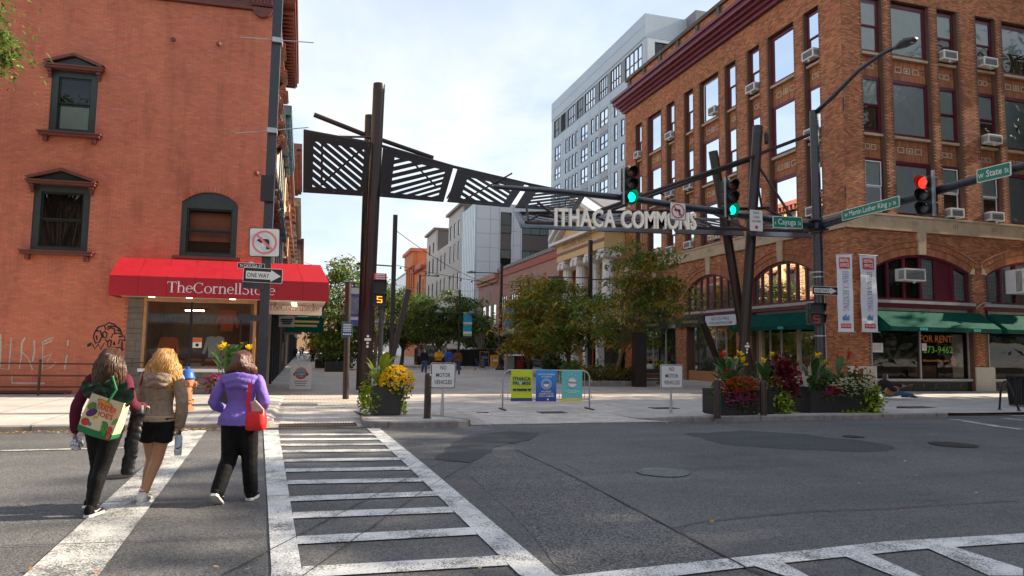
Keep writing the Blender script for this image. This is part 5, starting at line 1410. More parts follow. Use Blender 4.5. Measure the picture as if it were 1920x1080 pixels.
ob('side_wall', wallgrid(M(), 9.0, 19.5, 0, 23.6, holes(c1, zr), fMn, .3), m_tcl, mb); grid_win(mb, fMn, c1, zr, m_frd, bars=0)
ob('side_cap', fbox(M(), fMn, 8.8, 19.8, -.5, 8, 23.6, 24.0), m_dcl, mb)
c2 = [(21.5, 22.7), (25.0, 26.2), (28.5, 29.7)]; z2 = [(6.2, 8.8), (11.0, 13.8), (15.2, 18.0)]
ob('side_wall', wallgrid(M(), 19.5, 31.0, 0, 19.2, holes(c2, z2), fMn, .3), m_tcl, mb); grid_win(mb, fMn, c2, z2, m_frd, bars=0)
c3 = [(33.0, 34.2), (37, 38.2)]; z3 = [(6.2, 8.8), (11.0, 13.8), (15.6, 18.4), (19.4, 21.4)]
ob('side_wall', wallgrid(M(), 31., 41., 0, 23.4, holes(c3, z3), fMn, .3), m_tcl, mb); grid_win(mb, fMn, c3, z3, m_frd, bars=0)
ob('side_cap', fbox(M(), fMn, 30.8, 41.3, -.5, 8, 23.4, 23.8), m_dcl, mb)
ob('end_wall', fbox(M(), fMn, 31, 31.3, .31, 8, 17.0, 23.4), m_dcl, mb)
j = M()
for z in range(6, 46): fbox(j, fMn, 9.0, 41.0, -.02, -.004, z*.5, z*.5+.025) if z*.5 < 19 else None
ob('lap_joint', j, m_jnt, mb, kind='stuff')
ob('roof', M().box(MX+.31, MX+22, MY+.31, MY+41, 18.8, 19), m_gcl, mb)
# -- orange brick house and white block beyond it
obk = thing('orange_brick_house', (26, 150, 0), 'tall orange brick house with bracketed cornice beyond the grey block', 'building')
m_orb = mat('orange_brick', (.50, .16, .06), .8, var=.15, scale=.8)
def fO(s, d, z): return V((22.4+d, s, z))
oc = [(137.5, 138.8), (141, 142.3), (144.5, 145.8), (150, 151.5), (155, 156.5)]; orow = [(7, 10), (12, 15.5)]
ob('wall', wallgrid(M(), 136.5, 162, 0, 19.4, holes(oc, orow), fO, .3), m_orb, obk); grid_win(obk, fO, oc, orow, m_dcl, bars=0)
ob('cornice', fbox(M(), fO, 136.2, 149, -.9, .5, 17.5, 18.1), m_brd, obk); ob('tower_top', fbox(M(), fO, 149.5, 162, -.6, 6, 19.4, 22.5), m_orb, obk)
ob('cornice', fbox(M(), fO, 149.2, 162.3, -1.1, 6.3, 22.5, 23.2), m_orb, obk)
ob('end_wall', M().box(22.7, 40, 136.5, 136.8, 0, 19.4).box(22.8, 29, 149.4, 149.7, 17, 22.5), m_orb, obk)
for i in range(4): ob('pilaster', fbox(M(), fO, 150+i*3.4, 150.8+i*3.4, -.35, -.003, 2, 19.3), m_orb, obk)
wb = thing('white_block', (28, 185, 0), 'plain white flat roofed block at far end of mall', 'building')
wc = [(165+i*4.2, 167+i*4.2) for i in range(9)]; wr = [(6, 8.4), (10, 12.4), (14, 16.4)]
ob('wall', wallgrid(M(), 163, 203, 0, 19, holes(wc, wr), fO, .3), m_wcl2, wb); grid_win(wb, fO, wc, wr, m_frd, bars=0)
ob('roof', M().box(22.3, 40, 163, 203, 19, 19.4).box(22.7, 40, 163, 163.3, 0, 19), m_gcl, wb)
# -- the row on the left, seen almost edge on
def rowhouse(y0, y1, h, wall, trim, x, label, nw=3, eave=.55, floors=3, blade=None):
    t = thing('row_building', (x-6, (y0+y1)/2, 0), label, 'building', 'row of shops along the left of the mall')
    f = lambda s, d, z: V((x-d, s, z))
    fh = (h-4.2)/floors; wd = (y1-y0)/(nw*2+1)
    cols = [(y0+wd*(2*i+1), y0+wd*(2*i+2)) for i in range(nw)]; rows = [(4.6+fh*i+.4, 4.6+fh*i+fh*.78) for i in range(floors)]
    ob('wall', wallgrid(M(), y0, y1, 0, h, holes(cols, rows)+[(y0+.5, y1-.5, 0, 3.2)], f, .3), wall, t)
    ob('end_wall', M().box(x-14, x-.31, y0, y0+.3, 0, h).box(x-14, x-.31, y1-.3, y1, 0, h), wall, t)
    grid_win(t, f, cols, rows, trim, bars=0)
    for a, b in cols:
        for p, q in rows:
            hd = M(); fbox(hd, f, a-.15, b+.15, -.28, .0, q+.02, q+.3); fbox(hd, f, a-.1, b+.1, -.16, .0, p-.15, p-.01); ob('window_hood', hd, trim, t)
    ev = M(); fbox(ev, f, y0, y1, -eave, .3, h, h+.45); fbox(ev, f, y0, y1, -eave*.5, .3, h-.4, h); ob('cornice', ev, trim, t)
    for i in range(int((y1-y0)/.6)): ob('bracket', fbox(M(), f, y0+.2+i*.6, y0+.42+i*.6, -eave*.9, -eave*.5-.003, h-.35, h-.003), trim, t)
    sf = M()
    n = 4
    for i in range(n+1): fbox(sf, f, y0+.5+(y1-y0-1)*i/n-.08, y0+.5+(y1-y0-1)*i/n+.08, -.12, .1, 0, 3.2)
    ob('shopfront_post', sf, [m_black, m_wood, m_dcl][int(y0) % 3], t, kind='stuff')
    ob('shop_glass', fquad(M(), f, y0+.5, y1-.5, .12, .5, 3.1), m_paned, t); ob('shop_interior', fbox(M(), f, y0+.3, y1-.3, 1.5, 1.6, 0, 3.3), m_dark, t)
    ob('fascia', fbox(M(), f, y0+.3, y1-.3, -.2, .0, 3.2, 4.1), [m_dcl, m_brd, m_ggrn][int(y1) % 3], t)
    if blade:
        s = thing('blade_sign', (x+1, y0+1.2, 2.6), blade[0], 'sign'); ob('panel', M().box(x+.3, x+.3+blade[2], y0+1.2, y0+1.27, 2.62, 2.62+blade[3]), blade[4], s)
        l = M()
        for i in range(blade[1]): zz_ = 2.62+blade[3]*(.62-.9/blade[1]*i*.6); l.add([(x+.3+blade[2]*a, y0+1.19, zz_+blade[3]*b) for a, b in ((.12+.05*i, 0), (.88-.05*i, 0), (.88-.05*i, .14), (.12+.05*i, .14))], [(0, 1, 2, 3)])
        ob('print', l, blade[5], s, kind='stuff'); ob('arm', M().tube((x, y0+1.235, 2.68+blade[3]), (x+.4+blade[2], y0+1.235, 2.68+blade[3]), .025, n=6), m_black, s)
    return t
m_bl = mat('blue_grey_trim', (.05, .10, .14), .5, var=.1); m_tan = mat('tan_stucco', (.56, .42, .26), .8, var=.12, scale=1); m_bff = mat('buff_brick', (.48, .30, .17), .8, var=.15)
rowhouse(33.45, 44.5, 12.4, m_cream, m_bl, -1.42, 'cream shop building with blue grey cornice next to corner building', 4, .5, 2, ('small white blade sign on left row of shops', 3, .7, .5, m_white, m_navy))
rowhouse(44.6, 56, 13.0, m_tan, m_trim, -1.4, 'tan shop building third along the left row', 4, .35, 3, ('dark green blade sign with faint gold lines on left row', 2, 2.3, .95, m_ggrn, m_gold))
rowhouse(56.1, 72, 17.0, m_bff, m_brn, -1.4, 'taller buff brick building with heavy bracketed cornice on left row', 5, .75, 4)
rowhouse(72.1, 96, 16.0, m_orb, m_cream, -1.35, 'orange brick building far along the left row', 6, .6, 4)
rowhouse(96.1, 150, 15.5, m_cream, m_trim, -1.3, 'last pale building at far end of left row', 8, .9, 3)
ba = thing('small_awning', (-.8, 46, 2.6), 'small maroon shop awning far along the left pavement', 'awning')
ob('canopy', M().prism([(-1.4, 47, 3.6), (-.1, 47, 2.9), (-.1, 47, 2.6), (-1.4, 47, 2.6)], (0, 7, 0)), m_trim, ba)
# -- far end of the mall and hill
ht = M(); n = 40
for ring, (d, z) in enumerate(((420, 0), (520, 26), (640, 34))): ht.v += [(d*sin(radians(-35+90*i/n)), d*cos(radians(-35+90*i/n)), z+8*sin(i*.9)*(ring > 0)) for i in range(n+1)]
for r_ in range(2):
    for i in range(n): ht.f.append((r_*(n+1)+i, r_*(n+1)+i+1, (r_+1)*(n+1)+i+1, (r_+1)*(n+1)+i)); ht.mi.append(0)
ob('hills', ht, mat('wooded_hill', (.06, .075, .045), .9, var=.35, scale=.05), kind='structure')
fe = thing('end_building', (10, 262, 0), 'pale building closing the far end of the mall', 'building')
ef = lambda s, d, z: V((s, 255+d, z))
ec = [(2+i*3, 3.4+i*3) for i in range(7)]; er = [(4.5, 6.6), (8.0, 10.2)]
ob('wall', wallgrid(M(), -2, 24, 0, 12, holes(ec, er), ef, .3), m_bff, fe); grid_win(fe, ef, ec, er, m_frd, bars=0)
# ---------------------------------------------------------------- the street corner behind and beside the camera (what the shop windows mirror)
def corner_block(name, x0, x1, y0, y1, h, wall, label, faces):
    t = thing('brick_building', ((x0+x1)/2, (y0+y1)/2, 0), label, 'building')
    m = M().box(x0+.35, x1-.35, y0+.35, y1-.35, 0, h)
    ob('core', m, m_dark, t)
    for k, fc in enumerate(('E', 'W', 'N', 'S')):
        f = {'E': lambda s, d, z: V((x0+s, y1-d, z)), 'W': lambda s, d, z: V((x0+s, y0+d, z)), 'N': lambda s, d, z: V((x0+d, y0+s, z)), 'S': lambda s, d, z: V((x1-d, y0+s, z))}[fc]
        ln = (x1-x0) if fc in 'EW' else (y1-y0)
        if fc not in faces: ob('wall', fbox(M(), f, .36 if fc in 'NS' else 0, ln-(.36 if fc in 'NS' else 0), 0, .34, 0, h), wall, t); continue
        a0 = .36 if fc in 'NS' else 0
        cols = [(1.5+i*3.1, 2.9+i*3.1) for i in range(int((ln-2)/3.1))]; rows = [(4.8+i*3.6, 6.9+i*3.6) for i in range(int((h-6)/3.6))]
        ob('wall', wallgrid(M(), a0, ln-a0, 0, h, holes(cols, rows)+[(1.5, ln-1.5, .6, 3.2)], f, .34), wall, t); grid_win(t, f, cols, rows, m_cream, bars=0, back=False)
        ob('shop_glass', fquad(M(), f, 1.5, ln-1.5, .15, .6, 3.2), m_paned, t); ob('fascia', fbox(M(), f, 1.2, ln-1.2, -.15, 0, 3.3, 4.0), m_teal, t)
    ob('cornice', M().box(x0-.5, x1+.5, y0-.5, y1+.5, h, h+.6), m_trim, t)
    return t
nwb = corner_block('b', -34, -3.2, -22, -5.5, 11.5, m_orb, 'orange brick shop building across the street behind the photographer', 'ES')
ob('lettering', text(M(), "ITHACA'S COOPERATIVE CRAFT STORE", (-9, -5.34, 3.45), (-1, 0, 0), UP, 11, .4, .01), m_white, nwb)
swb = corner_block('b', 24.5, 92, -24, -5.5, 14, m_bff, 'buff brick building on opposite corner behind the photographer', 'EN')
# ---------------------------------------------------------------- gateway over the mall entrance
m_brz = mat('dark_bronze_paint', (.030, .018, .015), .38, var=.12, scale=2, spec=.4)
m_pnl = mat('dark_canopy_paint', (.016, .011, .010), .5, var=.1, scale=2, spec=.25)
m_steel = mat('blue_black_steel', (.020, .024, .032), .32, var=.1, spec=.6)
m_let = mat('cream_letters', (.90, .84, .73), .45, var=.04)
m_galv = mat('galvanised_steel', (.42, .43, .44), .4, metal=.6, var=.1, scale=8)
gt = thing('gateway', (10, 27, 0), 'dark bronze steel gateway with twisted slatted canopy and cream letters spanning mall entrance', 'gateway')
def rod(m, px0, px1, Y0, Y1, r, n=10): return m.tube(PY(*px0, Y0), PY(*px1, Y1), r, n=n)
def tubepart(name, a, b, Ya, Yb, r, par=gt, mm=None, n=12): return ob(name, rod(M(), a, b, Ya, Yb, r, n), mm or m_brz, par, smooth=True, angle=40)
def down(a, b, Y):     # extends a leaning column from its top pixel a through pixel b to the ground
    p, q = PY(*a, Y), PY(*b, Y); t = p.z/(p.z-q.z); return p, p+(q-p)*t
for a, b, Y, r in (((711, 158), (684, 735), 27, .225), ((694, 217), (677, 735), 29.2, .21), ((1421, 237), (1390, 735), 27, .225), ((1337, 284), (1412, 735), 27.9, .21)):
    p, q = down(a, b, Y); c = ob('column', M().tube(q, p, r, n=20), m_brz, gt, smooth=True, angle=40)
    ax = (p-q).normalized()
    ob('column_ring', M().tube(p-ax*.32, p-ax*.29, r+.006, n=20).tube(p-ax*.24, p-ax*.21, r+.006, n=20), m_steel, c)
    if Y == 27:
        for k, w in ((0, .05), (.11, .05), (.22, .12), (.32, .05)):
            z = 1.75+k*1.2; cc = q+ax*(z/ax.z); ob('column_mark', M().add([cc+V((-w, -r-.006, -.045)), cc+V((w, -r-.006, -.045)), cc+V((w, -r-.006, .045)), cc+V((-w, -r-.006, .045))], [(0, 1, 2, 3)]) if w > .1 else M().disc(cc+V((0, -r-.006, 0)), w, (1, 0, 0), UP, 10), m_white, c)
for a, b, Y in (((766, 543), (729, 695), 28), ((1318, 605), (1358, 708), 29)):
    p, q = down(a, b, Y); ob('leaning_post', M().path([q, p], .15, 4), m_brz, gt)
tubepart('strut', (589, 215), (690, 255), 29.2, 29.2, .10); tubepart('strut', (700, 257), (812, 296), 29.2, 28.4, .09)
tubepart('strut', (628, 256), (697, 257), 27.4, 29, .045); tubepart('strut', (697, 262), (690, 270), 27, 29.2, .08)
def clip(poly, u0, u1, v0, v1):
    for ax, lim, sg in ((0, u0, 1), (0, u1, -1), (1, v0, 1), (1, v1, -1)):
        out = []
        for i in range(len(poly)):
            a, b = poly[i], poly[(i+1) % len(poly)]; da, db = sg*(a[ax]-lim), sg*(b[ax]-lim)
            if da >= 0: out.append(a)
            if da*db < 0: t = da/(da-db); out.append((a[0]+(b[0]-a[0])*t, a[1]+(b[1]-a[1])*t))
        poly = out
        if len(poly) < 3: return []
    return poly
def panel(TL, TR, BR, BL, fw, slope, ns, mm=m_pnl, th=.035):
    nn = (TR-TL).cross(BL-TL).normalized()
    if nn.y > 0: nn = -nn
    f = lambda u, v: (TL*(1-u)+TR*u)*(1-v)+(BL*(1-u)+BR*u)*v
    m = M(); ul, ur, vt, vb = fw
    for q in ([(0, 0), (1, 0), (1, vt), (0, vt)], [(0, 1-vb), (1, 1-vb), (1, 1), (0, 1)], [(0, vt), (ul, vt), (ul, 1-vb), (0, 1-vb)], [(1-ur, vt), (1, vt), (1, 1-vb), (1-ur, 1-vb)]):
        m.prism([f(*c)+nn*th for c in q], -nn*th)
    p = ob('canopy_panel', m, mm, gt)
    bl = M()
    for u in (.04, .5, .96):
        for v in (.05, .95): bl.disc(f(u, v)+nn*(th+.004), .03, (TR-TL).normalized(), (BL-TL).normalized(), 8)
    ob('bolt', bl, m_steel, p, kind='stuff')
    w = .05
    for k in range(-ns, 2*ns):
        v0 = (k+.5)/ns*1.15
        if slope > 0: s = [(0, v0-w*.9), (1, v0-w*.9+slope), (1, v0+w*.9+slope), (0, v0+w*.9)]
        else: s = [(0, v0-w*.9-slope), (1, v0-w*.9), (1, v0+w*.9), (0, v0+w*.9-slope)]
        c = clip(s, ul-.002, 1-ur+.002, vt-.002, 1-vb+.002)
        if len(c) > 2 and max(x for x, y in c)-min(x for x, y in c) > .04: ob('slat', M().prism([f(*q)+nn*(th-.004) for q in c], -nn*(th-.008)), mm, p)
    return p
def P4(tl, tr, br, bl, Yt0, Yt1, Yb0, Yb1): return PY(*tl, Yt0), PY(*tr, Yt1), PY(*br, Yb1), PY(*bl, Yb0)
panel(*P4((569, 246), (697, 269), (682, 368), (568, 361), 26.7, 26.8, 26.7, 26.75), (.15, .08, .14, .10), .75, 9)
panel(*P4((718, 274), (850, 313), (831, 379), (710, 369), 27.0, 27.5, 26.8, 26.8), (.17, .1, .16, .1), -.75, 8)
panel(*P4((858, 315), (984, 345), (955, 389), (838, 379), 27.6, 28.2, 26.8, 26.9), (.18, .13, .2, .13), .8, 7)
panel(*P4((992, 347), (1098, 367), (1080, 396), (965, 390), 28.3, 28.9, 27.0, 27.1), (.18, .1, .2, .13), -.8, 7)
ob('edge_beam', M().path([PY(569, 245, 26.9), PY(700, 269, 27), PY(852, 313, 27.6), PY(990, 345, 28.3), PY(1100, 367, 29)], .06, 8), m_brz, gt)
ob('cross_brace', M().tube(PY(604, 262, 27.2), PY(603, 348, 27.2), .04).tube(PY(603, 345, 27.2), PY(690, 270, 27.2), .04), m_brz, gt, kind='stuff')
ob('cross_brace', M().tube(PY(820, 352, 27.4), PY(765, 295, 27.4), .035).tube(PY(870, 375, 27.4), PY(960, 325, 27.8), .035).tube(PY(838, 372, 27.2), PY(868, 318, 27.6), .03), m_brz, gt, kind='stuff')
for (l0, l1, u0, u1, s) in (((976, 428), (1110, 434), (962, 398), (1096, 402), .7), ((1119, 434), (1258, 439), (1104, 402), (1240, 407), -.7), ((1267, 439), (1396, 443), (1250, 407), (1384, 412), .7), ((1410, 443), (1521, 447), (1396, 412), (1506, 417), -.7)):
    panel(PY(*u0, 29.0), PY(*u1, 29.0), PY(*l1, 26.3), PY(*l0, 26.3), (.08, .08, .12, .26), s, 7, m_steel)
tr = [((987, 417), (1302, 427), 26.0, 26.0, .075), ((1302, 427), (1514, 434), 26.0, 26.0, .07), ((973, 400), (1175, 397), 27.4, 27.4, .07), ((1175, 397), (1442, 390), 27.4, 27.4, .07), ((973, 400), (987, 417), 27.4, 26.0, .06), ((986, 384), (991, 413), 27, 26.1, .05), ((1008, 379), (1050, 412), 27.2, 26.1, .055), ((990, 415), (1012, 402), 26.1, 27.3, .045), ((1012, 402), (1050, 410), 27.3, 26.2, .045), ((1100, 400), (1150, 420), 27.3, 26.1, .05), ((1160, 404), (1195, 418), 27.3, 26.1, .045),
      ((1522, 251), (1412, 293), 26.9, 26.9, .085), ((1412, 293), (1121, 396), 26.9, 26.6, .085), ((1404, 301), (1103, 409), 27.1, 26.2, .075), ((1424, 314), (1486, 409), 27, 26.3, .06), ((1421, 345), (1428, 388), 27.2, 27.2, .05), ((1436, 392), (1478, 411), 27.2, 26.1, .05), ((1222, 354), (1245, 366), 27, 26.5, .04), ((1340, 402), (1398, 428), 27.3, 26.1, .05), ((1290, 403), (1345, 428), 27.3, 26.1, .035), ((1215, 396), (1216, 424), 27.3, 26.1, .05)]
for a, b, ya, yb, r in tr: tubepart('truss_tube', a, b, ya, yb, r, n=8)
# raised letters on the front chord, each its own part
word = 'ITHACA COMMONS'
a, b = PY(1038, 424, 25.85), PY(1302, 431, 25.85); top = PY(1038, 390, 25.85).z
h = top-a.z; ax = (b-a); ln = ax.length; ax.normalize()
wid = [txt(c, .022, .07, 3)[2] if c != ' ' else .26 for c in word]; tot = sum(wid)+.075*(len(word)-1); x = 0; sc = ln/tot
for c, w in zip(word, wid):
    if c != ' ':
        vs, fs, tw, th = txt(c, .022, .07, 3)
        m = M(); o = a+ax*((x+w/2)*sc); m.add([o+ax*(vx*sc)+UP*(vy*h/.735)+V((0, -1, 0))*(.12+vz) for vx, vy, vz in vs], fs); ob('letter', m, m_let, gt)
    x += w+.075
ob('post_light', M().lathe([(.07, 0), (.1, .1), (.1, .45), (.05, .55)], PY(1437, 270, 26.9), 10), m_brz, gt)
# ---------------------------------------------------------------- signs
m_sgw = mat('sign_face_white', (.70, .69, .66), .45, var=.04); m_sgb = mat('sign_black', (.012, .012, .013), .45, var=0.); m_sgr = mat('sign_red_print', (.60, .03, .025), .45, var=0.)
m_sgp = mat('faded_red_print', (.70, .20, .22), .5, var=0.); m_sgg = mat('sign_green', (.0, .20, .115), .4, var=.04)
def rrect(c, r, u, w, h, rad, n=4):
    P = []
    for cx, cy, a0 in ((w/2-rad, h/2-rad, 0), (-w/2+rad, h/2-rad, 90), (-w/2+rad, -h/2+rad, 180), (w/2-rad, -h/2+rad, 270)):
        for i in range(n+1): a = radians(a0+90*i/n); P.append(c+r*(cx+rad*cos(a))+u*(cy+rad*sin(a)))
    return P
def plate_sign(name, c, w, h, label, cat='sign', face=None, border=None, r=(1, 0, 0), group=None, rad=None, tilt=0., th=.012, bw=.018):
    r = V(r).normalized(); u = UP.copy()
    if tilt: q = Quaternion(r.cross(u), tilt); r = q @ r; u = q @ u
    n = r.cross(u)
    t = thing(name, c-UP*(h/2), label, cat, group); rad = rad if rad is not None else min(w, h)*.08
    ob('panel', M().prism(rrect(c, r, u, w, h, rad), -n*th), border or m_sgb, t)
    ob('face', M().poly([p+n*.002 for p in rrect(c, r, u, w-2*bw, h-2*bw, max(rad-bw*.6, .005))]), face or m_sgw, t)
    return t, r, u, n
def no_left(c, s, label, ring, tilt=0.):
    t, r, u, n = plate_sign('no_left_turn_sign', c, s, s, label, tilt=tilt)
    f = lambda x, y, e: c+r*(x*s)+u*(y*s)+n*e
    ob('arrow', M().poly([f(x, y, .004) for x, y in ((.06, -.24), (.16, -.24), (.16, .06), (.10, .12), (-.08, .12), (-.08, .19), (-.26, .07), (-.08, -.05), (-.08, .02), (.03, .02), (.06, -.01))]), m_sgb, t)
    m = M().disc(f(0, 0, .006), s*.41, r, u, 32, 0, s*.34)
    m.poly([f(-.29, .235, .0065), (f(-.235, .29, .0065)), f(.29, -.235, .0065), f(.235, -.29, .0065)]); ob('prohibition_ring', m, ring, t, kind='stuff')
    return t
def one_way(c, w, h, label, r=(1, 0, 0), tilt=0.):
    t, r, u, n = plate_sign('one_way_sign', c, w, h, label, face=m_sgb, border=m_sgw, r=r, tilt=tilt, bw=.012)
    f = lambda x, y, e: c+r*(x*w)+u*(y*h)+n*e
    ob('arrow', M().poly([f(x, y, .004) for x, y in ((-.43, -.26), (.2, -.26), (.2, -.4), (.46, 0), (.2, .4), (.2, .26), (-.43, .26))]), m_sgw, t)
    ob('lettering', text(M(), 'ONE WAY', c-r*(w*.12)-u*(h*.15), r, u, w*.56, h*.3, .012, eps=.006), m_sgb, t)
    return t
def street_sign(a, b, h, s, label, nrm_flip=False):
    """green name blade from point a to point b (left and right ends of its centre line)"""
    c = (a+b)/2; r = (b-a).normalized(); w = (b-a).length; u = UP-r*r.z; u.normalize(); n = r.cross(u)
    t = thing('street_sign', c-UP*h/2, label, 'street sign', 'green street name signs')
    ob('panel', M().prism([p+n*.012 for p in rrect(c, r, u, w, h, h*.1)], -n*.024), m_sgw, t); ob('face', M().poly([p+n*.015 for p in rrect(c, r, u, w-.04, h-.04, h*.08)]), m_sgg, t)
    l = M(); x = -w*.5+w*.05
    parts = s.split('|'); hs = [h*.34 if len(p) < 3 else h*.5 for p in parts]; ws = [txt(p, .012)[2]*hh/.73 for p, hh in zip(parts, hs)]; gap = h*.22
    tot = sum(ws)+gap*(len(ws)-1); k = min(1, w*.9/tot); x = -tot*k/2
    for p, hh, ww in zip(parts, hs, ws): text(l, p, c+r*(x+ww*k/2)-u*(h*.2), r, u, ww*k, hh, .012, eps=.018); x += (ww+gap)*k
    ob('lettering', l, m_sgw, t)
    return t
# ---------------------------------------------------------------- signal mast on the right
SY = 17.95
sb = G(1546, 765, .1); SXP = sb.x
mast = thing('signal_mast', (SXP, SY, .1), 'tall black signal pole with two long arms and curved street lamp bracket', 'signal pole')
ptop = PY(1526, 208, SY)
px = lambda y: PY(0, 0, 1)
pr = M(); q = V((SXP, SY, .1)); tpt = V((ptop.x, SY, ptop.z))
ob('pole', M().tube(q, tpt, .17, .13, n=16), m_steel, mast, smooth=True, angle=40)
at = lambda z: q+(tpt-q)*((z-.1)/(tpt.z-.1))
ob('base', M().lathe([(.30, 0), (.30, .1), (.22, .25), (.2, .3)], q, 16).box(SXP-.24, SXP+.24, SY-.24, SY+.24, .1, .14), m_steel, mast, smooth=True, angle=30)
for z in (2.25, 2.85, 3.0, 3.12, 4.05, 4.2): ob('steel_band', M().tube(at(z), at(z+.035), .172, n=14), m_galv, mast)
arm = [(1528, 424), (1400, 404), (1270, 386), (1180, 372), (1050, 359), (925, 350)]
ap = [PY(*p, SY) for p in arm]
ob('arm', M().path(ap, [.135, .12, .105, .095, .08, .06], 12), m_steel, mast, smooth=True, angle=40)
ob('arm_clamp', M().lathe([(.2, -.22), (.2, .22)], V((ap[0].x+.05, SY, ap[0].z)), 12).bar(ap[0]+V((-.25, 0, -.12)), ap[0]+V((.3, 0, -.12)), .5, .05).bar(ap[0]+V((-.25, 0, .14)), ap[0]+V((.3, 0, .14)), .5, .05), m_steel, mast)
rp = [PX(x, y, SXP) for x, y in ((1545, 421), (1632, 393), (1735, 364), (1850, 331), (1918, 312))]
rp[0] = V((SXP, SY, rp[0].z)); ext = rp[-1]+(rp[-1]-rp[-2])*1.2
ob('arm', M().path(rp+[ext], [.135, .125, .115, .1, .095, .07], 12), m_steel, mast, smooth=True, angle=40)
lp = [V((SXP, SY, 0))+V((0, 0, PX(1530, 214, SXP).z))]+[PX(x, y, SXP) for x, y in ((1565, 178), (1610, 132), (1650, 103), (1676, 90))]
lp[0] = at(tpt.z-.1)
ob('lamp_bracket', M().path(lp, [.075, .07, .06, .055, .045], 8), m_steel, mast, smooth=True)
lh = lp[-1]; dr = (PX(1716, 72, SXP)-lh); dl = dr.length; dr.normalize(); sd = dr.cross(UP).normalized(); uu = sd.cross(dr)
hd = M().loft([[lh+dr*(dl*t)+sd*(w*cos(2*pi*k/12))+uu*(hh*sin(2*pi*k/12)) for k in range(12)] for t, w, hh in ((0, .05, .05), (.2, .10, .08), (.5, .20, .11), (.8, .21, .10), (1, .09, .05))])
hl = ob('lamp_head', hd, mat('grey_lamp_shell', (.06, .065, .07), .35, var=.05), mast, smooth=True)
ob('lens', M().loft([[lh+dr*(dl*t)+sd*(w*cos(2*pi*k/10))-uu*.05+uu*(.04*sin(2*pi*k/10)) for k in range(10)] for t, w in ((.45, .08), (.7, .12), (.9, .08))]), mat('lamp_lens', (.5, .52, .52), .2, var=0), hl)
ob('photocell', M().lathe([(.03, 0), (.03, .08)], lh+dr*dl*.5+UP*.07, 8), m_steel, hl)
m_hous = mat('signal_housing', (.018, .026, .022), .4, var=.1); m_lensd = mat('dead_lens', (.05, .045, .045), .25, var=.1); m_redd = mat('unlit_red_lens', (.13, .02, .012), .25, var=.15)
m_grn = mat('green_light', (.02, .5, .3), .3, var=0, emit=((.0, .80, .42), 1.25)); m_rdl = mat('red_light', (.6, .02, .01), .3, var=0, emit=((1, .02, .012), 1.3))
def signal(c, fwd, lit, label, h=1.12, strut=True, poles=0):
    """three-lens head centred at c, lenses facing fwd"""
    fwd = V(fwd).normalized(); sd = UP.cross(fwd).normalized()
    t = thing('traffic_signal', c-UP*h/2, label, 'traffic light', 'traffic lights on the mast arms')
    w = .19; sec = h/3
    for i, nm in enumerate(('red', 'yellow', 'green')):
        z = c+UP*(h/2-sec*(i+.5))
        hb = ob('housing', M().prism([p for p in rrect(z, sd, UP, w*2, sec-.012, .04)], -fwd*.24), m_hous, t)
        lm = {('red', 'red'): m_rdl, ('green', 'green'): m_grn}.get((nm, lit), m_redd if nm == 'red' else m_lensd)
        L = M().loft([[z+fwd*d+sd*(r*cos(2*pi*k/20))+UP*(r*sin(2*pi*k/20)) for k in range(20)] for r, d in ((.142, .006), (.11, .03), (.05, .042))]); ob('lens', L, lm, hb, smooth=True)
        ring = []
        for k in range(17):
            a = radians(-55+290*k/16); ln = .24*(.55+.45*sin(max(a, 0)) if 0 < a < pi else .5); ring.append((a, ln))
        v = M()
        for (a, l0), (b, l1) in zip(ring, ring[1:]):
            pr_ = [z+sd*(rr*cos(x))+UP*(rr*sin(x))+fwd*d for x, l in ((a, l0), (b, l1)) for rr, d in ((.158, 0), (.158, l), (.166, l), (.166, 0))]
            v.add(pr_, [(0, 4, 5, 1), (1, 5, 6, 2), (2, 6, 7, 3)])
        ob('visor', v, m_hous, hb)
    ob('bracket', M().tube(c-fwd*.12+UP*h/2, c-fwd*.12+UP*(h/2+.08), .03, n=8).tube(c-fwd*.12-UP*h/2, c-fwd*.12-UP*(h/2+.1), .03, n=8).bar(c-sd*.23+UP*h*.55, c-sd*.23-UP*h*.55, .04, .04) if strut else M().bar(c+sd*.24+UP*h*.6, c+sd*.24-UP*h*.55, .06, .06), m_galv, t)
    return t
def pyc(x, y, Y): return PY(x, y, Y)
signal(pyc(1183, 347, SY-.3), (0.05, -1, 0), 'green', 'traffic light showing green nearest arm tip, above cream letters', h=pyc(1183, 313, SY-.3).z-pyc(1183, 380, SY-.3).z)
signal(pyc(1372, 371, SY-.3), (0.05, -1, 0), 'green', 'traffic light showing green between the leaning columns', h=pyc(1372, 338, SY-.3).z-pyc(1372, 405, SY-.3).z)
sc_ = PX(1733, 367, SXP-.3); signal(sc_, (-1, -.2, 0), 'red', 'traffic light showing red on right hand arm', h=PX(1733, 331, SXP-.3).z-PX(1733, 405, SXP-.3).z, strut=False)
c = pyc(1271, 396, SY-.2); no_left(c, .52, 'white no left turn sign hung on mast arm over the letters', m_sgr)
c = pyc(1418, 413.5, SY-.2); t, r, u, n = plate_sign('no_turn_on_red_sign', c, .44, .63, 'white NO TURN ON RED sign on mast arm', face=m_sgw, border=m_sgw)
l = M()
for s_, dy, w, h in (('NO', .19, .19, .085), ('TURN', .065, .21, .07), ('ON RED', -.055, .32, .07)): text(l, s_, c+u*dy, r, u, w, h, .008, eps=.006)
ob('lettering', l, m_sgb, t); ob('red_dot', M().disc(c-u*.2+n*.005, .055, r, u, 16), m_sgr, t)
street_sign(pyc(1449, 416, SY-.2), pyc(1504, 418, SY-.2), pyc(1476, 405, SY-.2).z-pyc(1476, 427, SY-.2).z, 's|Cayuga|St', 'green S Cayuga St street sign next to the no turn on red sign')
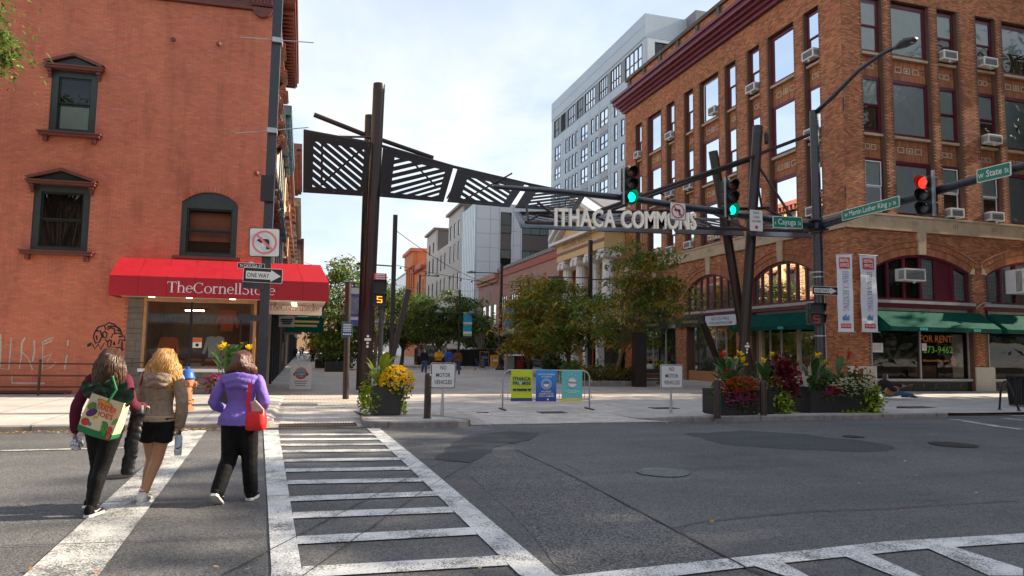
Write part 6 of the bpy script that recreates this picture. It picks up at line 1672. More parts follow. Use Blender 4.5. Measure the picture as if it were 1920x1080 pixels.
sa, sb_ = PX(1579, 405, SXP-.2), PX(1687, 377, SXP-.2); street_sign(sa, sb_, .30, 'W|Martin|Luther|King|Jr|St', 'long green W Martin Luther King Jr St sign on right arm')
sa, sb_ = PX(1832, 331, SXP-.2), PX(1896, 316, SXP-.2); street_sign(sa, sb_, .32, 'W|State|St', 'green W State St sign beyond the red traffic light')
one_way(pyc(1547, 545, SY-.2), pyc(1571, 545, SY-.2).x-pyc(1523, 545, SY-.2).x, .26, 'black one way sign on the signal pole below the street signs')
def ped_signal(c, label, w=.42, h=.85, digit=None, hand=True, fwd=(0, -1, 0), dc=None, r=None):
    fwd = V(fwd).normalized(); sd = V(r) if r else UP.cross(fwd)
    t = thing('pedestrian_signal', c-UP*h/2, label, 'pedestrian signal')
    for i in (0, 1):
        z = c+UP*(h/4 if i == 0 else -h/4); hb = ob('housing', M().prism(rrect(z, sd, UP, w, h/2-.015, .03), -fwd*.22), m_hous, t)
        ob('screen', M().poly([p+fwd*.003 for p in rrect(z, sd, UP, w*.84, h*.4, .02)]), m_sgb, hb)
        v = M()
        for x in (-1, 1): v.add([z+sd*(x*w*.47)+UP*h*.21, z+sd*(x*w*.47)-UP*h*.18, z+sd*(x*w*.47)-UP*h*.12+fwd*.12, z+sd*(x*w*.47)+UP*h*.21+fwd*.2], [(0, 1, 2, 3)])
        v.add([z+sd*(-w*.47)+UP*h*.21, z+sd*(w*.47)+UP*h*.21, z+sd*(w*.47)+UP*h*.21+fwd*.2, z+sd*(-w*.47)+UP*h*.21+fwd*.2], [(0, 1, 2, 3)]); ob('visor', v, m_hous, hb)
    if digit:
        z = c-UP*h/4; m = M(); o = .0
        segs = {'5': 'afgcd'}[digit]; W, H, k = .09, .115, .024
        R = {'a': (-W, H-k, W, H), 'd': (-W, -H, W, -H+k), 'g': (-W, -k/2, W, k/2), 'f': (-W, 0, -W+k, H), 'c': (W-k, -H, W, 0)}
        for s_ in segs: x0, y0, x1, y1 = R[s_]; m.add([z+sd*x+UP*y+fwd*.012 for x, y in ((x0, y0), (x1, y0), (x1, y1), (x0, y1))], [(0, 1, 2, 3)])
        ob('countdown_digit', m, dc, t)
    return t
ped_signal(pyc(1531, 588, SY-.25), 'dark pedestrian signal with faint red countdown on the right signal pole', w=.5, h=.66, digit='5', dc=mat('faint_red_digit', (.2, .01, .01), .4, var=0, emit=((.7, .03, .02), .1)), fwd=(-.35, -1, 0))
# ---------------------------------------------------------------- sign pole on the left corner
lpb = G(487, 772, .13); LY_ = lpb.y
lpo = thing('sign_pole', (lpb.x, LY_, .13), 'black square steel pole carrying signs at the left crossing corner', 'pole')
tp = PY(521.5, 8, LY_); tp = V((lpb.x*.0+tp.x, LY_, tp.z)); tp2 = tp+(tp-lpb).normalized()*2.5
ob('pole', M().path([V((lpb.x, LY_, .1)), tp2], .155, 4), m_steel, lpo)
lat = lambda z: lpb+(tp-lpb)*((z-.13)/(tp.z-.13))
for i, (p, q_) in enumerate((((450, 70), (588, 80)), ((440, 250), (578, 239)))):
    a, b = PY(*p, LY_-.16), PY(*q_, LY_-.16); ob('cross_rod', M().tube(a, b, .012, n=6), m_galv, lpo)
    m_ = (a+b)/2; ob('rod_clamp', M().box(m_.x-.12, m_.x+.12, LY_-.2, LY_+.13, m_.z-.06, m_.z+.06), m_galv, lpo)
bx = PY(501, 353, LY_-.2); ob('junction_box', M().box(bx.x-.15, bx.x+.15, LY_-.22, LY_-.1, bx.z-.32, bx.z+.32).tube(bx+V((0, -.02, 0)), bx+V((0, .05, 0)), .05, n=10), m_black, lpo)
for p, q_ in (((448, 594), (487, 597)), ((455, 534), (494, 537))):
    a, b = PY(*p, LY_-.14), PY(*q_, LY_-.14); ob('empty_bracket', M().bar(a, b, .05, .15), m_steel, lpo)
no_left(PY(496, 454.5, LY_-.2), PY(525, 454, LY_-.2).x-PY(467, 454, LY_-.2).x, 'faded pink no left turn sign on left sign pole', m_sgp, tilt=radians(1.5))
one_way(PY(493, 516.5, LY_-.2), PY(530, 516, LY_-.2).x-PY(456, 516, LY_-.2).x, .36, 'black one way sign with white arrow in front of red awning', tilt=radians(-1))
c = PY(471, 498.5, LY_-.19); t, r, u, n = plate_sign('old_street_sign', c, .62, .13, 'small worn black N CAYUGA ST plate above left one way sign', face=m_sgb, border=m_sgw, bw=.008)
ob('lettering', text(M(), 'N CAYUGA ST', c-u*.035, r, u, .5, .075, .015, eps=.006), m_sgw, t); ob('crest', M().prism([c+r*x+u*y for x, y in ((-.08, .066), (.08, .066), (0, .11))], n*-.012), m_sgw, t)
# countdown signal on its own short post left of centre
cpst = PY(711, 730, 26); cp0 = V((cpst.x, 26., .02))
pst = thing('signal_post', cp0, 'short black signal post behind the marigold planter', 'pole'); ob('pole', M().tube(cp0, V((cp0.x, 26, PY(711, 560, 26).z)), .09, n=12), m_steel, pst, smooth=True, angle=40); ob('base', M().lathe([(.17, .0), (.17, .25), (.1, .35)], cp0, 12), m_steel, pst); ob('collar', M().tube(V((cp0.x, 26, PY(711, 590, 26).z)), V((cp0.x, 26, PY(711, 584, 26).z)), .11, n=12), m_steel, pst)
ped_signal(PY(712, 549, 25.85), 'black pedestrian signal counting down with orange digit', w=.48, h=.98, digit='5', dc=mat('orange_digit', (.8, .25, .0), .4, var=0, emit=((1, .30, .01), 1.6)))
c = PY(713, 519, 26.0); t, r, u, n = plate_sign('small_red_sign', c, .46, .26, 'small red sign with white print above the countdown signal', face=m_sgr, border=m_sgr)
l = M()
for i in range(3): l.add([c+r*x+u*(.06-i*.075+y)+n*.005 for x, y in ((-.17, 0), (.17, 0), (.17, .045), (-.17, .045))], [(0, 1, 2, 3)])
ob('lettering', l, m_sgw, t)
# slim post with the blue notice
tb = G(648, 748, .015); tt = PY(653, 531, tb.y)
po = thing('slim_post', tb, 'slim dark bronze post with blue notice left of gateway columns', 'post'); ob('pole', M().tube(tb, tt, .105, n=12), m_brz, po, smooth=True, angle=40)
c = PY(651, 618, tb.y-.14); t, r, u, n = plate_sign('blue_notice', c, PY(662, 618, tb.y-.14).x-PY(641, 618, tb.y-.14).x, .5, 'small dark blue notice with white lines on slim post', face=mat('notice_blue', (.015, .05, .14), .5, var=.05), border=m_lg, bw=.006)
l = M()
for i in range(5): l.add([c+r*x+u*(.16-i*.055+y)+n*.005 for x, y in ((-.13, 0), (.13, 0), (.13, .022), (-.13, .022))], [(0, 1, 2, 3)])
for i in range(4): l.disc(c+r*(-.105+i*.07)-u*.15+n*.005, .026, r, u, 10)
ob('print', l, m_sgw, t, kind='stuff')
# NO MOTOR VEHICLES
def nmv(px_, top, bot, gy, z0, label, x0, x1):
    b = G(px_, gy, z0); t = None
    c = PY((x0+x1)/2, (top+bot)/2, b.y-.05); w = PY(x1, 700, b.y-.05).x-PY(x0, 700, b.y-.05).x; h = PY(px_, top, b.y).z-PY(px_, bot, b.y).z
    t, r, u, n = plate_sign('no_motor_vehicles_sign', c, w, h, label, group='NO MOTOR VEHICLES signs', border=m_sgb, bw=.02, rad=.05); t2 = t
    ob('rim', M().prism(rrect(c+n*-.002, r, u, w+.022, h+.022, .055), -n*.012), m_sgw, t)
    l = M()
    for s_, dy, ww in (('NO', .24, .24), ('MOTOR', -.05, .58), ('VEHICLES', -.33, .72)): text(l, s_, c+u*(dy*h), r, u, ww*w, .17*h, .006, eps=.006)
    ob('lettering', l, m_sgb, t)
    ob('post', M().tube(b, V((b.x, b.y, c.z+h/2-.05)), .028, n=8), m_galv, t, smooth=True, angle=40); ob('sleeve', M().tube(b, b+UP*.36, .042, n=8), m_galv, t)
    for y in (.42, -.42): ob('bolt', M().disc(c+u*(y*h)+n*.007, .014, r, u, 8), m_galv, t)
nmv(829, 681, 728, 779, .13, 'white NO MOTOR VEHICLES sign beside the bollard on the small island', 808, 854)
nmv(1258, 684, 728, 775, .1, 'white NO MOTOR VEHICLES sign on right of the barricade', 1239, 1280)
def bollard(p, ztop, r, label):
    t = thing('bollard', p, label, 'bollard', 'dark bronze bollards at the mall entrance')
    ob('shaft', M().lathe([(r*1.02, 0), (r, .02), (r, ztop-.08), (r*.9, ztop-.03), (r*.55, ztop)], p, 14), m_brz, t, smooth=True, angle=50); ob('base_ring', M().lathe([(r*1.2, 0), (r*1.2, .015), (r, .02)], p, 14), m_brz, t)
bollard(G(801, 784, .13), 1.02, .08, 'dark bronze bollard left of the NO MOTOR VEHICLES sign')
bollard(G(1345, 784, .1), .95, .085, 'dark bronze bollard in front of the red and pink flower planter')
bollard(G(1432, 781, .1), .92, .085, 'dark bronze bollard behind flowers between the planters')
# crowd barrier and its three banners
ba = G(942, 769, .014); bb = G(1105, 768, .014); ax = (bb-ba).normalized(); BW = (bb-ba).length; H = 1.12
bar = thing('crowd_barrier', (ba+bb)/2, 'grey steel crowd barrier across the mall entrance', 'barrier')
f = lambda s, z, d=0: ba+ax*s+UP*z+ax.cross(UP)*d
pts = [f(0, .06)]+[f(0, H-.22)]+[f(.22-.22*cos(a), H-.22+.22*sin(a)) for a in [radians(90*i/5) for i in range(1, 6)]]+[f(BW-.22+.22*sin(a), H-.22+.22*cos(a)) for a in [radians(90*i/5) for i in range(0, 6)]]+[f(BW, .06)]
ob('frame', M().path(pts, .021, 8), m_galv, bar, smooth=True); ob('lower_rail', M().tube(f(0, .30), f(BW, .30), .018, n=8), m_galv, bar)
for i in range(1, 17): ob('upright', M().tube(f(BW*i/17, .30), f(BW*i/17, H-.01), .009, n=6), m_galv, bar)
for s in (0, BW): ob('foot', M().bar(f(s, .025, -.36), f(s, .025, .36), .05, .04), m_iron, bar)
for s in (0, BW):
    for z in (.42, .85): ob('hook', M().path([f(s, z), f(s+(.07 if s else -.07), z), f(s+(.07 if s else -.07), z-.09)], .01, 6), m_galv, bar)
def bcloth(s0, s1, ztop, zbot, m1, label, foot=None):
    t = thing('barrier_banner', f((s0+s1)/2, zbot, .04), label, 'banner', 'banners on the crowd barrier'); N = 10
    fn = lambda s, z: f(s, z, .035+.014*sin(3.2*s+5*z)*(1 if s0 < s < s1 else .4))
    c = M().loft([[fn(s0+(s1-s0)*i/8, zbot+(ztop-zbot)*k/N) for i in range(9)] for k in range(N+1)], False, 0, False); ob('cloth', c, m1, t, smooth=True)
    if foot: ob('hem', M().loft([[fn(s0+(s1-s0)*i/8, zbot+.09*k/2)+ax.cross(UP)*.004 for i in range(9)] for k in range(3)], False, 0, False), foot, t, smooth=True)
    return t, lambda s, z: f(s, z, .058)
wp = lambda x0: (G(x0, 769, .014)-ba).length
m_blueb = None
def vgrad(name, c0, c1, z0, z1):
    m, t, out = nt_of(name); z = nd(t, 'ShaderNodeSeparateXYZ', {0: pos(t)}).outputs[2]; b = nd(t, 'ShaderNodeBsdfPrincipled', {'Base Color': mixc(t, ramp(t, z, z0, z1), c0, c1), 'Roughness': .6}); t.links.new(b.outputs[0], out.inputs[0]); return m
t, g = bcloth(wp(957), wp(998), H+.01, .25, mat('lime_cloth', (.56, .66, .01), .6, var=.05), 'lime yellow banner reading ITHACA PROMISE on crowd barrier', mat('navy_hem', (.02, .05, .20), .6, var=0))
mid = (wp(957)+wp(998))/2; W = wp(998)-wp(957); n_ = -ax.cross(UP)
l = M(); text(l, 'ITHACA', g(mid, .835), ax, UP, W*.84, .1, .03); text(l, 'PROMISE', g(mid, .715), ax, UP, W*.84, .09, .03)
for s, w in ((-.34, .05), (-.2, .02), (-.02, .12), (.16, .05)): l.add([g(mid+s*W+x*w, .54+y*.06) for x, y in ((-1, 0), (1, 0), (1, 1), (-1, 1))], [(0, 1, 2, 3)])
def heart(m, c, s): return m.poly([c+ax*(s*x)+UP*(s*y) for x, y in ((0, -1), (.9, .1), (.95, .6), (.5, .85), (0, .5), (-.5, .85), (-.95, .6), (-.9, .1))])
heart(l, g(mid+W*.36, .565), .055); ob('lettering', l, mat('promise_navy', (.01, .03, .13), .6, var=0), t); ob('heart', heart(M(), g(mid-W*.07, .76)+ax.cross(UP)*.006, .055), mat('heart_blue', (.25, .60, .85), .6, var=0), t)
t, g = bcloth(wp(1004.5), wp(1044), H+.01, .24, vgrad('blue_cloth', (.03, .035, .25), (.02, .30, .70), .2, 1.15), 'blue banner asking for face masks with round mask emblem')
mid = (wp(1004.5)+wp(1044))/2; l = M()
for s_, z, w in (('HELP STOP THE SPREAD', .985, .8), ('OF COVID-19', .915, .48), ('FACE MASKS', .50, .46), ('REQUIRED ON THE', .435, .66), ('ITHACA COMMONS', .37, .74)): text(l, s_, g(mid, z), ax, UP, W*w, .048, .015)
l.disc(g(mid, .735), .15, ax, UP, 28, 0, .135); l.disc(g(mid, .735), .105, ax, UP, 24, 0, .095)
l.poly([g(mid+x, .735+y) for x, y in ((-.075, .0), (.075, .0), (.07, -.05), (.03, -.08), (-.03, -.08), (-.07, -.05))]); l.disc(g(mid+.05, .30), .028, ax, UP, 12); ob('lettering', l, m_white, t)
t, g = bcloth(wp(1054), wp(1094), H, .25, mat('aqua_cloth', (.13, .52, .50), .6, var=.05), 'aqua banner with white round welcome emblem on crowd barrier', mat('yellow_hem', (.75, .55, .03), .6, var=0))
mid = (wp(1054)+wp(1094))/2; l = M(); l.disc(g(mid, .775), .15, ax, UP, 28)
for k in range(12): a = k*.52; l.disc(g(mid+.2*cos(a)*1.05, .78+.23*sin(a)), .012, ax, UP, 6)
for z, w in ((.53, .7), (.49, .4), (.30, .5)): l.add([g(mid+x*W*w*.5, z+y*.012) for x, y in ((-1, 0), (1, 0), (1, 1), (-1, 1))], [(0, 1, 2, 3)])
ob('emblem', l, m_white, t, kind='stuff')
l = M(); l.disc(g(mid, .775)+ax.cross(UP)*.004, .14, ax, UP, 28, 0, .132); text(l, 'Welcome', g(mid, .755), ax, UP+ax*-.0, .25, .06, .02, eps=.008); ob('lettering', l, m_navy, t)
# hydrant
hp = G(348, 769, .13); hy = thing('fire_hydrant', hp, 'rusty orange fire hydrant with blue bonnet on the left pavement', 'hydrant')
m_hor = mat('hydrant_orange', (.45, .16, .06), .55, var=.25, scale=6, dirt=.3); m_hbl = mat('hydrant_blue', (.02, .10, .38), .45, var=.15)
HS_ = 1.1
L = lambda pr: [(r*HS_, z*HS_) for r, z in pr]
ob('barrel', M().lathe(L([(.17, 0), (.17, .05), (.115, .07), (.115, .15), (.165, .16), (.165, .21), (.12, .22), (.118, .5), (.15, .54), (.15, .66), (.13, .68)]), hp, 20), m_hor, hy, smooth=True, angle=35)
ob('bonnet', M().lathe(L([(.16, .68), (.17, .71), (.15, .74), (.13, .82), (.08, .88), (.035, .90), (.035, .95), (.02, .955)]), hp, 18), m_hbl, hy, smooth=True, angle=35)
for a, r, l_ in ((0, .055, .22), (180, .055, .22), (270, .075, .2)):
    d = V((cos(radians(a)), sin(radians(a)), 0)); z = hp+UP*(.57*HS_); nz = ob('nozzle', M().tube(z+d*.1, z+d*(l_-.03), r, n=12).tube(z+d*(l_-.05), z+d*l_, r*1.25, n=12).tube(z+d*l_, z+d*(l_+.04), .02, n=5), m_hor, hy)
    ob('chain', M().path([z+d*(l_-.02)-UP*.06, z+d*(l_*.9)-UP*.16+d.cross(UP)*.05, z+d*.12-UP*.14+d.cross(UP)*.06], .008, 5), m_iron, nz)
for k in range(8): a = k*pi/4; ob('flange_bolt', M().lathe([(.016, .205), (.016, .26)], hp+V((.145*HS_*cos(a), .145*HS_*sin(a), 0)), 6), m_iron, hy)
# pavement A-board of the dairy bar
ab = G(563, 731, .015); bd = thing('pavement_board', ab, 'white plastic pavement board with round red and blue dairy emblem', 'sign board'); w, h = .41, 1.02
for d, s in ((-.0, 1), (.42, -1)):
    y0 = ab.y+d; ly = ab.y+.21+(-.05 if s > 0 else .05)
    ob('board', M().prism([(ab.x-w, y0, .03), (ab.x+w, y0, .03), (ab.x+w*.94, ly, h), (ab.x+.16, ly, h), (ab.x+.14, ly, h-.05), (ab.x-.14, ly, h-.05), (ab.x-.16, ly, h), (ab.x-w*.94, ly, h)], (0, .03*s, 0)), m_sgw, bd)
rr_ = V((1, 0, 0)); uu = V((0, .16, .99)).normalized(); nn = rr_.cross(uu); o = V((ab.x, ab.y+.105, .66))
l = M().disc(o+nn*.006, .235, rr_, uu, 28); ob('emblem_disc', l, m_sgr, bd)
ob('emblem_centre', M().disc(o+nn*.009, .15, rr_, uu, 24), mat('emblem_teal', (.10, .38, .42), .5, var=0), bd); ob('emblem_band', M().poly([o+rr_*x+uu*y+nn*.012 for x, y in ((-.29, -.09), (.29, -.09), (.27, .02), (-.27, .02))]), m_navy, bd)
l = M(); text(l, 'DAIRY', o-uu*.075, rr_, uu, .42, .08, .02, eps=.016)
for i, ch in enumerate('CORNELL'):
    a = radians(150-i*20); d = rr_*cos(a)+uu*sin(a); text(l, ch, o+d*.165, rr_*sin(a)-uu*cos(a), d, None, .05, .02, eps=.01)
ob('lettering', l, m_sgw, bd)
l = M()
for i in range(3): l.add([o-uu*(.33+i*.085-y)+rr_*x+nn*.008 for x, y in ((-.24+.02*i, 0), (.24-.02*i, 0), (.24-.02*i, .03), (-.24+.02*i, .03))], [(0, 1, 2, 3)])
ob('small_print', l, m_acg, bd)
# hoop for bicycles and the ribbed bin at right
ra, rb2 = G(1874, 768, .12), G(1911, 770, .12); bk = thing('bicycle_hoop', (ra+rb2)/2, 'black steel bicycle hoop on right pavement', 'bike rack'); pts = [ra]+[ra.lerp(rb2, t)+UP*z for t, z in ((.12, .62), (.2, .78), (.32, .86), (.45, .85), (.58, .74))]+[rb2]; ob('hoop', M().path(pts, .03, 10), m_black, bk, smooth=True)
for p in (ra, rb2): ob('foot_plate', M().lathe([(.07, 0), (.07, .012)], p, 10), m_black, bk)
tb_ = G(1906, 762, .12)+V((.25, .1, 0)); tbn = thing('litter_bin', tb_, 'black ribbed steel litter bin at right photo edge', 'litter bin')
ob('liner', M().lathe([(.25, .05), (.27, .9)], tb_, 18), m_sgb, tbn); ob('rim', M().lathe([(.30, .93), (.36, .96), (.36, 1.0), (.30, 1.02)], tb_, 20), m_black, tbn)
for k in range(24): a = 2*pi*k/24; d = V((cos(a), sin(a), 0)); ob('slat', M().path([tb_+d*.26+UP*.02, tb_+d*.29+UP*.4, tb_+d*.30+UP*.85, tb_+d*.35+UP*.97], .014, 4), m_black, tbn)
# lamp posts of the mall
def lamp(x, y, ztop, label, arms, banner_=None, r=.16):
    b = V((x, y, .012)); t = thing('lamp_post', b, label, 'lamp post', 'tall dark lamp posts along the mall')
    ob('pole', M().path([b, b+UP*ztop], r, 4), m_brz, t); ob('base', M().lathe([(r*2.6, 0), (r*2.6, .12), (r*1.5, .3), (r*1.2, .45)], b, 12), m_brz, t)
    for z, dx, dy in arms:
        p = b+UP*z; e = p+V((dx, dy, 0)); ob('arm', M().tube(p, e, .04, n=6), m_steel, t); hdp = e+UP*.0
        hh = ob('lamp_head', M().lathe([(.08, .16), (.16, .1), (.42, .03), (.42, -.02), (.1, -.03)], hdp, 16), m_steel, t, smooth=True, angle=40); ob('lens', M().lathe([(.34, -.022), (.30, -.06), (.02, -.065)], hdp, 14), mat('lamp_lens', ()), hh)
    if banner_:
        x0, x1, z0, z1, mm, lines, lab = banner_
        bt = thing('lamp_banner', (b.x+(x0+x1)/2, b.y-.1, z0), lab, 'banner'); Y = b.y-.1
        ob('cloth', M().loft([[V((b.x+x0+(x1-x0)*i/5, Y+.02*sin(i*1.3+k), z0+(z1-z0)*k/8)) for i in range(6)] for k in range(9)], False, 0, False), mm, bt)
        for za, zb, mc in lines: ob('print_band', M().add([V((b.x+x, Y-.03, z)) for x, z in ((x0+.0, za), (x1-.0, za), (x1-.0, zb), (x0+.0, zb))], [(0, 1, 2, 3)]), mc, bt)
        ob('rod', M().tube((b.x, Y, z1), (b.x+x1, Y, z1), .025, n=6).tube((b.x, Y, z0), (b.x+x1, Y, z0), .025, n=6), m_steel, bt)
    return t
m_bnb = mat('banner_blue', (.02, .30, .52), .6, var=.04); m_bng = mat('banner_lime', (.28, .55, .04), .6, var=0); m_bnp = mat('banner_purple', (.14, .11, .36), .6, var=.08)
def bl(x0, x1, z0, z1, mm, lab): h = z1-z0; return (x0, x1, z0, z1, mm, [(z1-h*.05, z1, m_bng), (z0+h*.07, z0+h*.14, m_bng), (z0, z0+h*.07, m_navy), (z0+h*.15, z0+h*.25, m_sgw), (z0+h*.55, z0+h*.61, m_sgw), (z0+h*.49, z0+h*.53, m_bng)], lab)
p = PY(938, 650, 57.4); lamp(p.x, 57.4, 9.0, 'dark lamp post with blue banner left of orange locust tree', [(5.8, 1.6, -.3), (8.2, -2.5, .5)], bl(.35, 1.35, 2.9, 5.6, m_bnb, 'blue and lime welcome banner partly behind orange leaves'))
p = PY(734, 650, 38.); lamp(p.x, 38, 8.9, 'tallest dark lamp post standing behind the countdown signal', [(6.1, -1.6, -.3), (3.0, -.7, 0)])
p = PY(1106, 650, 41.); lamp(p.x, 41, 8.7, 'dark lamp post below the cream gateway letters', [(6.2, 1.3, -.4), (6.3, -2.2, .6)])
p = PY(860, 650, 57.); lamp(p.x, 57, 6.6, 'thin lamp post with bright blue banner before the dark trees', [(4.7, 1.0, 0), (4.7, -1.7, 0)], bl(.32, 1.05, 2.65, 4.75, m_bnb, 'bright blue and lime banner in front of dark tree'), r=.10)
p = PY(818, 650, 70.); lamp(p.x-1.2, 74., 9.5, 'lamp post hidden in the dark trees with three saucer lamps', [(9.4, 1.6, -.4), (7.2, .5, -.3), (5.9, .7, 0)], r=.12)
p = PY(672, 650, 47.); lamp(p.x+.35, 47, 7.0, 'lamp post with purple banner behind the gateway columns', [(5.9, -1.1, 0)], (-1.3, -.25, 3.1, 5.7, m_bnp, [(5.2, 5.6, m_sgw), (3.9, 5.0, mat('banner_photo', (.25, .27, .34), .6, var=.4, scale=4)), (3.5, 3.7, m_sgw)], 'purple event banner between slim post and gateway columns'))
# overhead cables with bulbs
def cable(a, b, sag, label, bulbs=0):
    a, b = V(a), V(b); t = thing('overhead_cable', (a+b)/2, label, 'cable', 'cables strung over the mall'); P_ = [a.lerp(b, i/16)-UP*(sag*4*(i/16)*(1-i/16)) for i in range(17)]; ob('wire', M().path(P_, .018, 4), m_sgb, t)
    for i in range(bulbs): q_ = a.lerp(b, (i+.5)/bulbs); tt_ = (i+.5)/bulbs; q_ = q_-UP*(sag*4*tt_*(1-tt_)); ob('bulb', M().ball(q_-UP*.1, .06, n=6, m=5), m_sgb, t)
l1 = PY(734, 650, 38.)
cable((l1.x, 38, 8.1), (23.0, 72, 8.6), 1.2, 'thin cable sloping from tallest lamp post to the sandstone shop'); cable((l1.x, 38, 6.2), (22.0, 50, 6.6), .5, 'string of dark bulbs across the mall below the white block', 22)
cable((-1.5, 60, 9), (22.6, 90, 9.5), 1.0, 'far thin cable crossing in front of the grey block')
# ---------------------------------------------------------------- foliage
def leafquads(P, size, lw=.45, tilt=.6, droop=.15, seed=0, base=None):
    """four-cornered leaves at points P (n,3): returns verts, quads"""
    r = np.random.RandomState(seed); n = len(P)
    az = r.uniform(0, 2*pi, n); el = r.normal(-droop, tilt, n); rl = r.normal(0, .6, n)
    d = np.stack([np.cos(az)*np.cos(el), np.sin(az)*np.cos(el), np.sin(el)], 1)
    s = np.stack([-np.sin(az), np.cos(az), np.zeros(n)], 1); u = np.cross(s, d)
    w = s*np.cos(rl)[:, None]+u*np.sin(rl)[:, None]
    L = (size*r.uniform(.65, 1.3, n))[:, None]
    a = P; b = P+d*L*.5+w*L*lw*.5; c = P+d*L-np.array([0, 0, 1])*L*.12; e = P+d*L*.5-w*L*lw*.5
    V_ = np.stack([a, b, c, e], 1).reshape(-1, 3)
    return V_, np.arange(n*4).reshape(-1, 4)
def tree(name, base, clumps, ncl, nlf, size, lm, label, tr=.12, flat=.45, group=None, lean=None, seed=1, spread=.55, trunk_top=None, inner=.35, barkm=None, lw=.42):
    r = np.random.RandomState(seed); base = V(base)
    t = thing(name, base, label, 'tree', group)
    vol = np.array([c[1]*c[2]*c[3] for c in clumps])**.7; cnt = np.maximum((ncl*vol/vol.sum()).astype(int), 3)
    C = []
    for (c, rx, ry, rz), k in zip(clumps, cnt):
        q = r.normal(size=(k, 3)); q /= np.linalg.norm(q, axis=1)[:, None]; rad = inner+(1-inner)*r.uniform(0, 1, k)**.55; q *= rad[:, None]*r.uniform(.86, 1.1, k)[:, None]
        C.append(np.array(c)[None]+q*np.array([rx, ry, rz])[None])
    C = np.concatenate(C); n = len(C)
    cs = spread*r.uniform(.6, 1.3, n)
    P = C[:, None, :]+r.normal(size=(n, nlf, 3))*np.array([1, 1, flat])[None, None]*cs[:, None, None]*.5
    # sprays hang a little at their rims
    rr = np.linalg.norm(P[:, :, :2]-C[:, None, :2], axis=2); P[:, :, 2] -= rr**2*.25
    vv, qq = leafquads(P.reshape(-1, 3), size, lw, .45, .3, seed=seed)
    npmesh('crown', vv, qq, lm, t, kind='stuff')
    top = V(trunk_top) if trunk_top is not None else V(np.average([c[0] for c in clumps], axis=0, weights=vol))
    tp = [base, base.lerp(top, .25)+V((.04, .03, 0)), base.lerp(top, .5)+V((-.05, .02, 0)), top]
    m = M().path([base-V((0, 0, .05))]+tp, [tr*1.5, tr*1.25, tr, tr*.85, tr*.35], 10)
    bm_ = barkm or mat('bark', (.12, .085, .06), .9, var=.3, scale=9, bump=.6, bscale=25)
    tk = ob('trunk', m, bm_, t, smooth=True)
    lb_ = M(); idx = r.choice(n, min(n, 46), replace=False)
    for i in idx:
        e = V(C[i]); k = r.uniform(.35, .9); s = tp[1].lerp(tp[2], (k-.35)/.3) if k < .65 else tp[2].lerp(tp[3], (k-.65)/.35)
        mid = s.lerp(e, .5)+V((0, 0, .12*(e-s).length*(1 if e.z > s.z else .3))); lb_.path([s, mid, e], [tr*.38, tr*.2, tr*.06], 5)
    ob('limbs', lb_, bm_, t, kind='stuff')
    return t
def pc(px, py, D, rx, ry, dz=1.): c = CO+ray(px, py)*D; k = D/FPX; return (tuple(c), rx*k, (rx*.8+ry*.2)*k*dz, ry*k)
m_loc = leafmat('locust_leaf', (.13, .21, .035), (.60, .27, .02), f=.25, dv=.45, dh=.035, trans=.35)
m_drk = leafmat('dark_leaf', (.085, .14, .03), (.20, .21, .04), f=.22, dv=.45, dh=.03, trans=.3)
m_mix = leafmat('olive_leaf', (.11, .17, .035), (.34, .28, .035), f=.2, dv=.5, dh=.04, trans=.35)
m_oran = leafmat('orange_locust_leaf', (.19, .21, .03), (.66, .30, .02), f=.36, dv=.4, dh=.03, trans=.35, cscale=.55)
b1, b2, b3 = G(1146, 722), G(1066, 706), G(990, 702)
LK = dict(flat=.22, lw=.3, group='honey locust trees in the mall', inner=.45)
tree('honey_locust', b1, [pc(1200, 492, 36, 66, 52), pc(1238, 570, 35.5, 66, 34), pc(1140, 585, 35, 60, 36), pc(1190, 622, 36, 52, 24), pc(1262, 530, 36, 30, 18), pc(1215, 545, 36, 56, 36)], 125, 54, .29, m_loc, 'honey locust tree with thin pale trunk at the right end of planting bed', tr=.1, seed=3, spread=.95, barkm=mat('pale_bark', (.24, .15, .09), .9, var=.25, scale=6), **LK)
tree('honey_locust', b2, [pc(1060, 555, 46, 80, 36), pc(1095, 600, 45, 66, 36), pc(1030, 605, 45, 68, 34), pc(1060, 640, 45, 52, 16)], 120, 52, .35, m_loc, 'green honey locust tree in front of the white columns', tr=.11, seed=5, spread=1.1, **LK)
tree('honey_locust', b3, [pc(996, 575, 49, 46, 36), pc(1015, 535, 49, 52, 22), pc(985, 608, 48, 34, 26), pc(1000, 640, 48, 54, 22)], 120, 52, .35, m_oran, 'orange tinged honey locust tree left of the others behind lamp post', tr=.11, seed=8, spread=1.1, **LK)
for i, (bx_, cl, lab) in enumerate([
    ((812, 690), [pc(835, 580, 63, 58, 36), pc(800, 600, 62, 48, 34), pc(872, 592, 64, 44, 38), pc(842, 622, 62, 60, 18)], 'dark spreading tree behind cafe fence, nearest blue banner'),
    ((752, 688), [pc(765, 580, 68, 46, 40), pc(745, 605, 68, 42, 34), pc(785, 622, 66, 42, 18)], 'dark tree right behind the leaning post'),
    ((700, 690), [pc(705, 565, 66, 38, 52), pc(720, 612, 66, 42, 34)], 'dark tree mostly hidden by the gateway columns'),
    ((640, 692), [pc(642, 560, 56, 48, 62), pc(618, 610, 55, 42, 50), pc(668, 620, 55, 45, 50), pc(648, 510, 56, 38, 30), pc(640, 650, 54, 40, 30)], 'dark tree with feathery top between awning and gateway columns'),
    ((905, 690), [pc(905, 635, 75, 32, 18), pc(890, 612, 76, 28, 24)], 'small dark tree at right end of cafe fence')]):
    g = G(*bx_); tree('street_tree', g, cl, 160, 70, .30, m_drk if i != 3 else m_mix, lab, tr=.16, seed=20+i, spread=1.0, flat=.25, inner=.4, group='dark trees along the mall')
